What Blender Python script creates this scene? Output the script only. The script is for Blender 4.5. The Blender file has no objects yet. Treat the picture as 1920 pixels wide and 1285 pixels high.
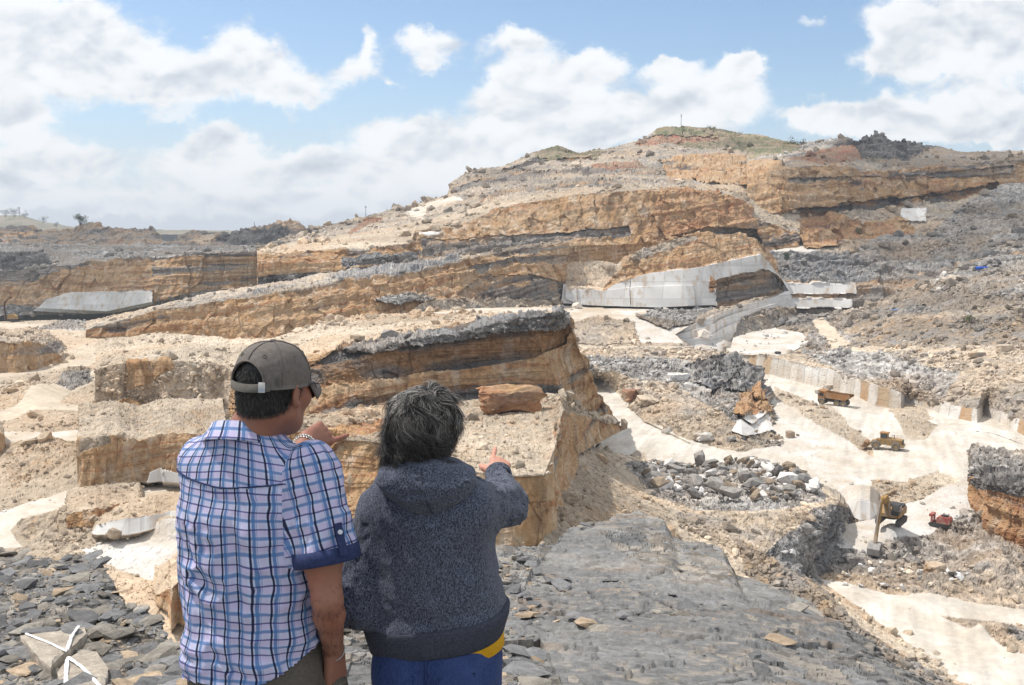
import bpy, math, random
import numpy as np
from mathutils import Vector, Matrix
np.seterr(all='ignore')
R = math.radians
S = bpy.context.scene
COL = S.collection
# ------------------------------------------------------------------ camera
F = 1800.0                      # focal length in photo pixels (photo 1920 x 1285)
PITCH = math.atan(212.5 / F)
CAMZ = 2.0
cam = bpy.data.objects.new('camera', bpy.data.cameras.new('camera'))
COL.objects.link(cam); S.camera = cam
cam.location = (0, 0, CAMZ); cam.rotation_euler = (R(90) - PITCH, 0, 0)
cam.data.sensor_width = 36; cam.data.lens = 36 * F / 1920
cam.data.clip_start = 0.05; cam.data.clip_end = 60000
# ------------------------------------------------------------------ view
S.view_settings.view_transform = 'Standard'; S.view_settings.look = 'None'
S.view_settings.gamma = 1; S.view_settings.exposure = -0.12
S.cycles.max_bounces = 6; S.cycles.diffuse_bounces = 3; S.cycles.glossy_bounces = 2
S.cycles.transparent_max_bounces = 8; S.cycles.volume_bounces = 0
S.cycles.use_denoising = True
# ------------------------------------------------------------------ sun and sky
SUN_EL, SUN_AZ = R(61), R(-72)          # azimuth from +Y (view direction) towards +X
sdir = Vector((math.cos(SUN_EL) * math.sin(SUN_AZ), math.cos(SUN_EL) * math.cos(SUN_AZ), math.sin(SUN_EL)))
sl = bpy.data.lights.new('sun', 'SUN'); sl.energy = 4.5; sl.angle = R(0.55); sl.color = (1.0, 0.955, 0.89)
so = bpy.data.objects.new('sun', sl); COL.objects.link(so)
so.rotation_euler = sdir.to_track_quat('Z', 'Y').to_euler()


class NG:
    """small helper to write node graphs as expressions"""
    def __init__(s, tree): s.t = tree; s.n = tree.nodes; s.l = tree.links
    def node(s, kind, **kw):
        n = s.n.new(kind)
        for k, v in kw.items(): setattr(n, k, v)
        return n
    def put(s, sock, v):
        if isinstance(v, bpy.types.NodeSocket): s.l.new(v, sock)
        elif v is not None:
            if sock.type == 'RGBA' and len(v) == 3: v = (*v, 1)
            sock.default_value = v
    def m(s, op, a, b=None, c=None, clamp=False):
        n = s.node('ShaderNodeMath', operation=op, use_clamp=clamp)
        s.put(n.inputs[0], a)
        if b is not None: s.put(n.inputs[1], b)
        if c is not None: s.put(n.inputs[2], c)
        return n.outputs[0]
    def vm(s, op, a, b=None):
        n = s.node('ShaderNodeVectorMath', operation=op)
        s.put(n.inputs[0], a)
        if b is not None: s.put(n.inputs[3] if op == 'SCALE' else n.inputs[1], b)
        return n.outputs['Value'] if op in ('DOT_PRODUCT', 'LENGTH', 'DISTANCE') else n.outputs[0]
    def ss(s, x, lo, hi, a=0.0, b=1.0):
        n = s.node('ShaderNodeMapRange', interpolation_type='SMOOTHSTEP')
        for i, v in enumerate((x, lo, hi, a, b)): s.put(n.inputs[i], v)
        return n.outputs[0]
    def lin(s, x, lo, hi, a=0.0, b=1.0):
        n = s.node('ShaderNodeMapRange')
        for i, v in enumerate((x, lo, hi, a, b)): s.put(n.inputs[i], v)
        return n.outputs[0]
    def mix(s, f, a, b, mode='MIX'):
        n = s.node('ShaderNodeMix', data_type='RGBA', blend_type=mode)
        s.put(n.inputs[0], f); s.put(n.inputs[6], a); s.put(n.inputs[7], b)
        return n.outputs[2]
    def noise(s, v, scale, detail=4, rough=0.55, dist=0.0, out=0):
        n = s.node('ShaderNodeTexNoise')
        s.put(n.inputs['Vector'], v); n.inputs['Scale'].default_value = scale
        n.inputs['Detail'].default_value = detail; n.inputs['Roughness'].default_value = rough
        n.inputs['Distortion'].default_value = dist
        return n.outputs[out]
    def vor(s, v, scale, feature='F1', out=0):
        n = s.node('ShaderNodeTexVoronoi', feature=feature)
        s.put(n.inputs['Vector'], v); n.inputs['Scale'].default_value = scale
        return n.outputs[out]
    def xyz(s, x, y, z):
        n = s.node('ShaderNodeCombineXYZ')
        for i, v in enumerate((x, y, z)): s.put(n.inputs[i], v)
        return n.outputs[0]
    def sep(s, v):
        n = s.node('ShaderNodeSeparateXYZ'); s.put(n.inputs[0], v); return n.outputs


W = bpy.data.worlds.new('World'); S.world = W; W.use_nodes = True


def build_world():
    g = NG(W.node_tree); g.n.clear()
    sky = g.node('ShaderNodeTexSky', sky_type='NISHITA')
    sky.sun_disc = False; sky.sun_elevation = SUN_EL; sky.sun_rotation = SUN_AZ
    sky.altitude = 300; sky.air_density = 1.0; sky.dust_density = 1.0; sky.ozone_density = 1.2
    d = g.node('ShaderNodeTexCoord').outputs['Generated']
    x, y, z = g.sep(d)[:3]
    yy = g.m('MAXIMUM', g.m('ABSOLUTE', y), 0.15)
    px = g.m('DIVIDE', x, yy); pz = g.m('DIVIDE', z, yy)
    # cumulus banks: centre (x, z) on the sky, radii, weight
    # (bearing, height, half-width, half-height in 1/1800 radian steps from the picture's middle, weight)
    bk = [(100, 25, 150, 45, 1), (250, 85, 80, 40, .9), (150, 130, 170, 45, 1), (480, 105, 75, 42, 1.1), (570, 160, 85, 32, 1), (330, 160, 120, 38, 1), (-60, 90, 120, 80, 1),
          (50, 215, 80, 35, .9), (110, 305, 110, 40, .9), (20, 320, 110, 55, .9), (430, 255, 50, 26, 1), (420, 305, 140, 36, 1), (600, 305, 60, 28, .8), (750, 245, 85, 32, 1), (780, 305, 110, 42, .9), (500, 375, 260, 30, .9), (150, 385, 200, 18, .8), (760, 370, 120, 24, .9), (330, 215, 60, 14, .4), (870, 340, 60, 30, .8),
          (698, 80, 16, 28, .8), (685, 130, 34, 24, .8), (800, 78, 60, 25, .9), (815, 118, 40, 18, .8), (740, 155, 18, 9, .6), (965, 80, 50, 25, 1.1),
          (1010, 150, 85, 38, 1.1), (1110, 115, 45, 26, 1), (950, 175, 50, 36, .8), (1010, 220, 110, 44, .9), (1210, 200, 100, 36, 1), (1240, 128, 45, 17, .9), (1370, 125, 38, 18, 1), (1340, 180, 80, 44, 1.1), (1150, 240, 150, 36, .9), (890, 280, 120, 38, .8),
          (1485, 205, 45, 16, .6), (1560, 225, 80, 26, .9), (1655, 40, 50, 42, 1.1), (1800, 30, 130, 52, 1.2), (1650, 118, 60, 26, 1), (1780, 105, 130, 38, 1.2), (1850, 200, 150, 40, 1.1), (1640, 210, 100, 26, .9), (1860, 262, 110, 18, .9), (1690, 250, 120, 22, .8),
          (1505, 42, 32, 14, .55), (2300, 150, 300, 120, .8), (-500, 150, 250, 120, .8)]
    banks = [((u - 960) / 1780, math.tan(math.atan((642.5 - v) / 1800) - PITCH), a / 1780, b / 1850, w) for u, v, a, b, w in bk]
    p = g.xyz(px, pz, 0.0)
    w = g.noise(p, 22.0, 6, .62, 0, 1)
    pw = g.vm('ADD', p, g.vm('SCALE', g.vm('SUBTRACT', w, (.5, .5, .5)), 0.05))
    wx, wz = g.sep(pw)[:2]
    tot = None
    for (cx, cz, rx, rz, wt) in banks:
        a = g.m('DIVIDE', g.m('SUBTRACT', wx, cx), rx); b = g.m('DIVIDE', g.m('SUBTRACT', wz, cz), rz)
        q = g.m('ADD', g.m('MULTIPLY', a, a), g.m('MULTIPLY', b, b))
        e = g.m('MULTIPLY', g.m('EXPONENT', g.m('MULTIPLY', q, -.9)), wt)
        tot = e if tot is None else g.m('ADD', tot, e)
    tot = g.m('MINIMUM', tot, 1.15)
    st = g.vm('MULTIPLY', p, (1.0, 1.5, 1.0))
    n1 = g.noise(st, 20.0, 10, .61, .2)
    n1b = g.noise(g.vm('ADD', st, (-0.004, 0.010, 0)), 20.0, 6, .55, .2)
    high = g.ss(pz, 0.30, 0.7, 0, .42)                       # scattered cumulus above the picture
    dens = g.m('ADD', g.m('ADD', g.m('MULTIPLY', tot, .62), high), g.m('MULTIPLY', g.m('SUBTRACT', n1, .5), .75))
    a = g.ss(dens, .13, .45)
    a = g.m('MULTIPLY', a, .96)
    low = g.ss(pz, -.01, .16, .85, .08)                       # milky veil low over the hills
    n2a = g.noise(st, 13.0, 4, .5, .2); n2b = g.noise(g.vm('ADD', st, (-0.006, 0.018, 0)), 13.0, 3, .5, .2)
    relief = g.m('MULTIPLY', g.m('SUBTRACT', n2a, n2b), .95)
    thick = g.ss(dens, .42, .85)
    lum = g.m('ADD', g.m('SUBTRACT', .97, g.m('MULTIPLY', thick, .07)), relief)
    lum = g.m('MINIMUM', g.m('MAXIMUM', lum, .74), 1.0)
    cc = g.mix(g.lin(lum, .74, .95), (.80, .87, .97), (.98, 1.0, 1.02))
    cc = g.vm('SCALE', cc, g.m('MULTIPLY', lum, CLOUD))
    hsv = g.node('ShaderNodeHueSaturation'); hsv.inputs['Saturation'].default_value = 1.06
    hsv.inputs['Value'].default_value = SKYGAIN; g.put(hsv.inputs['Color'], sky.outputs[0])
    veil = g.vm('SCALE', g.mix(g.ss(pz, .0, .2), (.74, .83, .95), (.36, .56, .95)), CLOUD * .93)
    col = g.mix(a, g.mix(low, hsv.outputs[0], veil), cc)
    bg = g.node('ShaderNodeBackground'); g.put(bg.inputs[0], col); bg.inputs[1].default_value = 0.11
    out = g.node('ShaderNodeOutputWorld'); g.l.new(bg.outputs[0], out.inputs[0])


CLOUD = 10.3
SKYGAIN = 1.52
build_world()

# ================================================================== helpers
RNG = np.random.default_rng(7); random.seed(7)


def ray(u, v):
    u = np.asarray(u, float); v = np.asarray(v, float)
    a = (u - 960) / F; b = (642.5 - v) / F
    y = math.cos(PITCH) + b * math.sin(PITCH); z = -math.sin(PITCH) + b * math.cos(PITCH)
    return a / y, z / y                      # x and z per metre of y


def at(u, v, y):
    a, b = ray(u, v); y = np.asarray(y, float)
    return np.stack([a * y, np.broadcast_to(y, a.shape) + 0 * a, CAMZ + b * y], -1)


def yz(u, v, z):                             # y at which the line of sight reaches height z (from eye level)
    return z / ray(u, v)[1]


def _h(ix, iy, iz, seed):
    M = np.uint32
    h = (ix.astype(np.int64).astype(M) * M(374761393)) ^ (iy.astype(np.int64).astype(M) * M(668265263)) ^ (iz.astype(np.int64).astype(M) * M(2147483647)) ^ M((seed * 362437) & 0xffffffff)
    h = (h ^ (h >> M(13))) * M(1274126177); h = (h ^ (h >> M(16))) * M(2246822519); h = h ^ (h >> M(15))
    return h.astype(np.float64) / 4294967295.0


def vn(P, seed=0):                           # value noise, -1..1
    P = np.asarray(P, float); i = np.floor(P); f = P - i; f = f * f * (3 - 2 * f)
    r = 0
    for dx in (0, 1):
        wx = f[..., 0] if dx else 1 - f[..., 0]
        for dy in (0, 1):
            wy = f[..., 1] if dy else 1 - f[..., 1]
            for dz in (0, 1):
                wz = f[..., 2] if dz else 1 - f[..., 2]
                r = r + wx * wy * wz * _h(i[..., 0] + dx, i[..., 1] + dy, i[..., 2] + dz, seed)
    return r * 2 - 1


def fbm(P, o=4, seed=0, g=0.5):
    P = np.asarray(P, float); a = 1.0; r = 0; t = 0
    for k in range(o):
        r = r + a * vn(P * 2.03 ** k + k * 17.1, seed + k); t += a; a *= g
    return r / t


def cell(P, seed=0):                         # nearest cell: distance, second distance, offset vector, 3 randoms
    P = np.asarray(P, float); i = np.floor(P); n = P.shape[0]
    b1 = np.full(n, 9e9); b2 = np.full(n, 9e9); off = np.zeros((n, 3)); rid = np.zeros((n, 3))
    for dx in (-1, 0, 1):
        for dy in (-1, 0, 1):
            for dz in (-1, 0, 1):
                c = i + (dx, dy, dz)
                j = np.stack([_h(c[:, 0], c[:, 1], c[:, 2], seed + k) for k in range(3)], -1)
                o = P - (c + .15 + .7 * j); d = (o * o).sum(1)
                m = d < b1; b2 = np.where(m, b1, np.minimum(b2, d)); b1 = np.where(m, d, b1)
                off[m] = o[m]; rid[m] = j[m]
    return np.sqrt(b1), np.sqrt(b2), off, rid


def mesh_obj(name, V, Q, mat=None, parent=None, smooth=True, col=None, uv=None, extra=None):
    V = np.asarray(V, np.float32); Q = np.asarray(Q, np.int32)
    me = bpy.data.meshes.new(name)
    me.vertices.add(len(V)); me.vertices.foreach_set('co', V.ravel())
    k = Q.shape[1]
    me.loops.add(Q.size); me.loops.foreach_set('vertex_index', Q.ravel())
    me.polygons.add(len(Q))
    me.polygons.foreach_set('loop_start', np.arange(0, Q.size, k, dtype=np.int32))
    me.polygons.foreach_set('loop_total', np.full(len(Q), k, np.int32))
    sm = np.full(len(Q), bool(smooth)) if np.isscalar(smooth) else np.asarray(smooth, bool)
    me.polygons.foreach_set('use_smooth', sm)
    if col is not None:
        a = me.color_attributes.new('Col', 'FLOAT_COLOR', 'POINT')
        c = np.ones((len(V), 4), np.float32); c[:, :np.shape(col)[1]] = col
        a.data.foreach_set('color', c.ravel())
    if uv is not None:
        l = me.uv_layers.new(name='UVMap'); l.data.foreach_set('uv', np.asarray(uv, np.float32)[Q.ravel()].ravel())
    me.update(calc_edges=True)
    o = bpy.data.objects.new(name, me); COL.objects.link(o)
    if mat: me.materials.append(mat)
    if parent: o.parent = parent
    return o


def tag(o, label=None, cat=None, group=None, kind=None):
    if label: o['label'] = label
    if cat: o['category'] = cat
    if group: o['group'] = group
    if kind: o['kind'] = kind
    return o


def empty(name, loc=(0, 0, 0), rz=0, **k):
    o = bpy.data.objects.new(name, None); COL.objects.link(o); o.location = loc; o.rotation_euler = (0, 0, rz)
    o.empty_display_size = .2
    return tag(o, **k)


def inpoly(u, v, poly):
    r = np.zeros(u.shape, bool); n = len(poly)
    for i in range(n):
        x1, y1 = poly[i]; x2, y2 = poly[(i + 1) % n]
        c = ((y1 > v) != (y2 > v)) & (u < (x2 - x1) * (v - y1) / ((y2 - y1) or 1e-9) + x1)
        r ^= c
    return r


# ------------------------------------------------------------------ rock materials
def rock_mat(name, s=1.0, bump=1.0, rough=.95, grain=.5, far=1.0):
    m = bpy.data.materials.new(name); m.use_nodes = True; g = NG(m.node_tree); g.n.clear()
    at_ = g.node('ShaderNodeAttribute', attribute_name='Col')
    p = g.node('ShaderNodeNewGeometry').outputs['Position']
    n1 = g.noise(p, .9 / s, 8, .68); n2 = g.noise(p, 6.0 / s, 6, .65)
    v1 = g.vor(p, 1.7 / s, 'F1', 1)
    k = g.lin(n1, .25, .75, 1 - grain, 1 + grain); k2 = g.lin(n2, .3, .7, 1 - grain * .6, 1 + grain * .6)
    vv = g.lin(g.sep(v1)[0], 0, 1, 1 - grain * .45, 1 + grain * .45)
    f = g.m('ADD', 1.0, g.m('MULTIPLY', g.m('SUBTRACT', g.m('MULTIPLY', g.m('MULTIPLY', k, k2), vv), 1.0), at_.outputs['Alpha']))
    c = g.vm('SCALE', at_.outputs['Color'], f)
    hue = g.noise(p, .35 / s, 5, .7)
    c = g.mix(g.lin(hue, .35, .7, 0, .35), c, g.mix(1.0, c, (1.07, .96, .86), 'MULTIPLY'))
    b = g.node('ShaderNodeBsdfPrincipled'); g.put(b.inputs['Base Color'], c)
    b.inputs['Roughness'].default_value = rough; b.inputs['Specular IOR Level'].default_value = .25
    bp = g.node('ShaderNodeBump'); bp.inputs['Distance'].default_value = .5 * s * bump; g.put(bp.inputs['Strength'], g.m('MULTIPLY', at_.outputs['Alpha'], .8))
    h = g.m('ADD', g.m('MULTIPLY', n1, .7), g.m('MULTIPLY', n2, .3))
    h = g.m('ADD', h, g.m('MULTIPLY', g.vor(p, 1.2 / s), .12))
    g.put(bp.inputs['Height'], h); g.l.new(bp.outputs[0], b.inputs['Normal'])
    o = g.node('ShaderNodeOutputMaterial'); g.l.new(b.outputs[0], o.inputs[0])
    return m


MROCK = rock_mat('quarry_rock', 1.0, .7, grain=.3)
MNEAR = rock_mat('near_rock', .06, 1.0, grain=.3)

C = {k: np.array(v) for k, v in dict(
    ochre=(.42, .26, .135), rust=(.355, .175, .085), tan=(.46, .335, .215), pale=(.58, .50, .40), grey=(.27, .255, .24), dark=(.07, .065, .065),
    dust=(.49, .415, .325), marble=(.64, .625, .60), white=(.76, .75, .73), rub=(.42, .345, .265), brown=(.29, .23, .17), green=(.13, .14, .075), bluegrey=(.235, .235, .24), red=(.30, .14, .095)).items()}


def mixc(a, b, t): t = np.clip(t, 0, 1)[:, None]; return a * (1 - t) + b * t


def sstep(x, a, b): t = np.clip((x - a) / (b - a), 0, 1); return t * t * (3 - 2 * t)


def shade(ty, P, dip=0.1, sc=1.0):
    """base colour of a kind of ground or rock at world points P"""
    n = len(P); x, y, z = P.T
    big = fbm(P / (22 * sc), 4, 11); med = fbm(P / (5 * sc), 4, 12); fine = fbm(P / (1.1 * sc), 3, 13)
    zb = z - dip * x + 2.2 * sc * fbm(P / (30 * sc), 3, 14)
    st = fbm(np.stack([x * .025, y * .025, zb * .42], -1) / sc, 4, 15)
    st2 = fbm(np.stack([x * .04, y * .04, zb * 1.5], -1) / sc, 3, 16)
    ve = fbm(np.stack([x * .8, y * .8, z * .06], -1) / sc, 3, 17)
    o = lambda c: np.tile(C[c], (n, 1))
    if ty == 'wall': ve = 1.5 * fbm(np.stack([x * .30, y * .30, z * .03], -1), 4, 17); st2 = st2 * .7
    if ty in ('ochre', 'cliff', 'rustcliff', 'greycliff', 'darkcliff', 'wall'):
        c = mixc(o('ochre'), o('tan'), .5 + 1.3 * med + .5 * big)
        c = mixc(c, o('rust'), sstep(st2 + .5 * med, .05, .5) * .75)
        c = mixc(c, o('pale'), sstep(ve + .4 * fine, .15, .6) * .55)
        c = mixc(c, c * .55, sstep(-ve + .3 * st2, .2, .6) * .6)
        gr = {'ochre': .55, 'cliff': .22, 'rustcliff': .35, 'greycliff': -.12, 'darkcliff': .0, 'wall': .42}[ty]
        c = mixc(c, mixc(o('grey'), o('dark'), .5 + st2 * 1.5), sstep(st + .35 * med, gr, gr + .22) * .85)
        if ty == 'rustcliff': c = mixc(c, o('rust'), .35 + med)
        if ty == 'greycliff': c = mixc(c, o('grey'), .35 + .5 * big)
        if ty == 'darkcliff': c = mixc(c * [.62, .55, .5], mixc(o('dark'), o('grey'), .3 + st2), sstep(st + .5 * med, -.25, .15) * .8)
    elif ty == 'marble':
        c = mixc(o('marble'), o('white'), .35 + .9 * med)
        c = mixc(c, o('tan'), sstep(ve + .3 * big, .22, .5) * .55)
        c = mixc(c, c * .8, sstep(st2, .2, .5) * .5)
        s_ = x * .97 - y * .25; kx = 7.5; j = _h(np.floor(s_ / kx), np.floor(z / 6.4), z * 0, 5); c = c * (.84 + .24 * j)[:, None]
        fx = np.abs(s_ / kx - np.round(s_ / kx)) * kx; fz = np.abs(z / 6.4 - np.round(z / 6.4)) * 6.4
        c = mixc(c, c * .6, np.maximum(np.maximum(1 - fx / .26, 0) * (j > .25), np.maximum(1 - fz / .28, 0) * (j > .15)) * .6); c = mixc(c, o('tan'), sstep(fbm(np.stack([x * .5, y * .5, z * .05], -1), 4, 49), .12, .5) * .55)
    elif ty == 'sawn':                                           # sawn bench: bars of white, orange weathered pillars
        c = mixc(o('marble'), o('dust'), .3 + .9 * med)
        s_ = x * .75 - y * .66 + .5 * vn(P / 2, 42); w = _h(np.floor(s_ / 3.2), z * 0, z * 0, 41); fx = np.abs(s_ / 3.2 - np.round(s_ / 3.2)) * 3.2
        c = c * (.86 + .2 * _h(np.floor(s_ / 3.2), z * 0, z * 0, 47))[:, None]; c = mixc(c, c * .6, np.maximum(1 - fx / .25, 0))
        c = mixc(c, mixc(o('ochre'), o('tan'), .5 + 2 * med), (w > .84) * .9)
        c = mixc(c, o('tan'), sstep(ve, .2, .5) * .4)
    elif ty == 'dust':
        c = mixc(o('dust'), o('white'), .25 + .8 * med); c = mixc(c, o('tan'), sstep(fine * .6 + big, .15, .6) * .35)
    elif ty == 'chalk':
        ru = fbm(np.stack([(x * .35 + y * .94) * .08, (x * .94 - y * .35) * .9, z * 0], -1), 3, 44)
        c = mixc(np.tile([.60, .565, .51], (n, 1)), np.tile([.50, .445, .375], (n, 1)), .4 + 1.1 * med + .7 * big) * (1 + .16 * fine + .22 * ru)[:, None]
    elif ty == 'whitedust':
        c = mixc(o('marble'), o('dust'), .35 + .9 * med) * .97
    elif ty == 'road':
        c = mixc(o('dust'), o('pale'), .35 + .8 * big + .4 * med) * (1 + .22 * fine + .12 * fbm(np.stack([(x * .5 + y * .85) * .9, (x * .85 - y * .5) * .08, z * 0], -1), 3, 44))[:, None]
    elif ty == 'rubble':
        c = mixc(o('rub'), o('grey'), .30 + 1.1 * med + .5 * big); c = mixc(c, o('pale'), sstep(fine, .05, .5) * .6); c = mixc(c, c * .5, sstep(-fine, .15, .5) * .6)
    elif ty == 'dustrubble':
        c = mixc(o('dust'), o('rub'), .35 + 1.2 * med + .6 * big); c = mixc(c, c * .6, sstep(-fine, .2, .5) * .5); c = mixc(c, o('pale'), sstep(fine, .2, .5) * .6)
    elif ty == 'tanrubble':
        c = mixc(o('rub'), mixc(o('pale'), o('dust'), .5 + big), .62 + .9 * med); c = mixc(c, o('ochre'), sstep(fine + .5 * big, .15, .6) * .45); c = mixc(c, c * .5, sstep(-fine, .2, .5) * .6)
    elif ty == 'greyrubble':
        c = mixc(o('grey'), o('marble'), .12 + .9 * fine + .6 * med); c = mixc(c, o('brown'), sstep(big + .6 * med, -.15, .4) * .75); c = mixc(c, c * .45, sstep(-fine, .1, .5) * .6)
    elif ty == 'brownrubble':
        c = mixc(o('brown'), o('grey'), .45 + 1.1 * med); c = mixc(c, o('tan'), sstep(fine, .05, .5) * .7)
    elif ty == 'shale':
        c = mixc(o('grey'), o('bluegrey'), .5 + med); c = mixc(c, o('dark'), sstep(st2 + .3 * fine, .1, .45) * .7); c = mixc(c, o('marble'), sstep(fine, .25, .6) * .6)
    elif ty == 'darkshale':
        c = mixc(o('dark'), o('grey'), .35 + med + .4 * fine)
    elif ty == 'scrub':
        c = mixc(o('brown'), o('green'), .55 + 1.6 * med + fine); c = mixc(c, o('tan'), sstep(big + .4 * fine, .1, .5) * .6)
    elif ty == 'redrubble':
        c = mixc(o('red'), o('brown'), .5 + 1.2 * med); c = mixc(c, o('tan'), sstep(fine, .1, .5) * .6)
    elif ty == 'slate':
        c = mixc(np.tile([.235, .25, .265], (n, 1)), np.tile([.32, .315, .30], (n, 1)), .5 + med + .7 * big)
        c = mixc(c, np.tile([.30, .215, .155], (n, 1)), sstep(st + .6 * med, .12, .5) * .45)
        c = mixc(c, c * .7, sstep(fine, .2, .6) * .5)
    elif ty == 'farhill':
        c = mixc(o('brown'), o('green'), .5 + big)
    if 'rubble' in ty or ty in ('shale', 'scrub'):
        w = fbm(P / (38 * sc), 3, 18); b = fbm(P * [.02, .05, .22], 3, 19)
        c = c * (1 + .38 * w + .28 * b)[:, None]; c = mixc(c, c * [1.06, .97, .88], sstep(fbm(P / (26 * sc), 3, 20), -.05, .35) * .7)
    return np.clip(c, .01, .85)


#              normal relief: (large, strata, facets, facet size, smooth)
REL = dict(ochre=(.6, .35, .12, 2.2, 0), cliff=(.7, .55, .16, 2.5, 0), rustcliff=(1.0, .5, .3, 3.0, 0), wall=(.5, .22, .12, 2.2, 0), dustrubble=(.35, 0, .22, 1.4, 0), chalk=(.2, 0, .04, 1.2, 1), greycliff=(.8, .8, .3, 2.5, 0), darkcliff=(.8, .9, .3, 2.5, 0),
           marble=(.05, .0, .0, 2, 0), sawn=(.10, .0, .12, 2.5, 0), dust=(.25, 0, .06, 1.2, 1), whitedust=(.3, 0, .12, 1.5, 0), road=(.12, 0, 0, 1, 1),
           rubble=(.7, 0, .5, 1.7, 0), tanrubble=(.6, 0, .32, 1.5, 0), greyrubble=(.9, 0, .85, 1.9, 0), brownrubble=(.9, 0, .55, 1.5, 0),
           shale=(.8, .8, .8, 2.4, 0), darkshale=(.8, .8, .8, 2.4, 0), scrub=(1.0, 0, .5, 2.2, 0), redrubble=(.9, 0, .8, 2.0, 0), farhill=(2, 0, 0, 3, 1), slate=(.0, 0, 0, 1, 1))
SCATTER = []                                                   # (points, normals, colours, weights) for loose stones


def patch(name, curves, strips, nu, over=(), bumps=(), dip=.1, amp=1.0, step=1.6, kind='structure', scatter=1.0, mat=None, noisev=1.0, fs=1.0):
    """lofted ground sheet. curves: near to far, each ('y'|'z', [(u, v, value)...]); strips: ground kind between curves"""
    t = np.linspace(0, 1, nu); rows = []
    for mode, pts in curves:
        a = np.array(pts, float); u = a[0, 0] + t * (a[-1, 0] - a[0, 0])
        v = np.interp(u, a[:, 0], a[:, 1]); w = np.interp(u, a[:, 0], a[:, 2])
        if mode == 'z': w = yz(u, v, w)
        if mode == 'w':                                        # hidden: world height given, depth given in v slot
            y = v; x = (u - 960) / F * y / math.cos(PITCH); rows.append((u, v * 0 + 2000, np.stack([x, y, w + CAMZ], -1)))
        else: rows.append((u, v, at(u, v, w)))
    Pg = []; U = []; Vv = []; T = []; names = sorted(set(strips) | {o[1] for o in over if o[1]}); idx = {n: i for i, n in enumerate(names)}
    for k in range(len(curves) - 1):
        u0, v0, p0 = rows[k]; u1, v1, p1 = rows[k + 1]
        hid = curves[k][0] == 'w' or curves[k + 1][0] == 'w'
        n = 6 if hid else max(3, int(np.percentile(np.abs(v1 - v0), 92) / step))
        if min(v0.min(), v1.min()) > 1250 or max(v0.max(), v1.max()) > 2500: n = min(n, 90)
        last = k == len(curves) - 2
        for s in np.linspace(0, 1, n + 1)[: (n + 1 if last else n)]:
            Pg.append(p0 * (1 - s) + p1 * s); U.append(u0 * (1 - s) + u1 * s)
            Vv.append(v0 * (1 - s) + v1 * s if not hid else (v0 if curves[k][0] != 'w' else v1)); T.append(np.full(nu, k + s))
    P = np.array(Pg); U = np.array(U); Vv = np.array(Vv); T = np.array(T); nr = len(P)
    jit = .22 * fbm(P.reshape(-1, 3) / 9, 3, 5).reshape(nr, nu) * noisev
    ti = np.clip(np.floor(T + jit * .5 + 1e-6), 0, len(strips) - 1).astype(int)
    ty = np.array([idx[s] for s in strips])[ti]
    # painted kinds / depth offsets
    ju = U + 7 * fbm(P.reshape(-1, 3) / 6, 3, 21).reshape(nr, nu) * noisev; jv = Vv + 3.5 * fbm(P.reshape(-1, 3) / 5, 3, 22).reshape(nr, nu) * noisev
    dy = np.zeros_like(U)
    for o in over:
        hard = len(o) > 3 and o[3]
        m = inpoly(U if hard else ju, Vv if hard else jv, o[0])
        if o[1]: ty[m] = idx[o[1]]
        if len(o) > 2 and o[2]: dy[m] += o[2]
    vec = P - np.array([0, 0, CAMZ]); 
    P = P + vec / vec[..., 1:2] * dy[..., None]
    for (bu, bv, ru, rv, h) in bumps:
        e = np.exp(-((U - bu) / ru) ** 2 - ((Vv - bv) / rv) ** 2)
        P[..., 2] += h * e
    dr = np.gradient(P, axis=0); dc = np.gradient(P, axis=1); N = np.cross(dc, dr)
    N /= np.linalg.norm(N, axis=-1, keepdims=True) + 1e-12
    for ax in (0, 1):                                           # smooth the displacement direction
        for _ in range(3): N = N + np.roll(N, 1, ax) + np.roll(N, -1, ax)
        N /= np.linalg.norm(N, axis=-1, keepdims=True) + 1e-12
    P = P.reshape(-1, 3); N = N.reshape(-1, 3); tyf = ty.ravel(); x, y, z = P.T
    rel = np.array([REL[n][:4] for n in names])
    A = rel[tyf]
    ker = lambda a: a                                            # soften changes of relief between kinds
    Ag = A.reshape(nr, nu, 4).copy()
    for _ in range(2):
        for ax in (0, 1): Ag[..., :3] = (Ag[..., :3] * 2 + np.roll(Ag[..., :3], 1, ax) + np.roll(Ag[..., :3], -1, ax)) / 4
    A = Ag.reshape(-1, 4)
    zb = z - dip * x + 1.6 * fbm(P / 25, 2, 3)
    stq = fbm(np.stack([x * .03, y * .03, zb * .55], -1), 2, 31); stq = np.round(stq * 5) / 5 * .7 + stq * .3
    d = A[:, 0] * 1.6 * fbm(P / 11, 5, 1) + A[:, 1] * 2.2 * stq
    cellsel = A[:, 2] > .02
    fac = np.zeros(len(P))
    if cellsel.any():
        for s_, w_ in ((1.0, .62), (.42, .38)):
            q = P[cellsel] / (A[cellsel, 3] * s_ * fs)[:, None] if False else P[cellsel] / (2.0 * s_ * fs)
            f1, f2, off, rid = cell(q + .25 * np.stack([vn(q, 8), vn(q, 9), vn(q, 10)], -1), 50 + int(10 * s_))
            tilt = (off * (rid - .5) * 2.4).sum(1)
            fac[cellsel] += w_ * ((rid[:, 0] - .5) * .9 + tilt - .35 * np.exp(-((f2 - f1) / .08)))
    vr = fbm(np.stack([x * .45, y * .45, z * .05], -1) / fs, 4, 33)
    cl_ = A[:, 1] > .2
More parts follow.
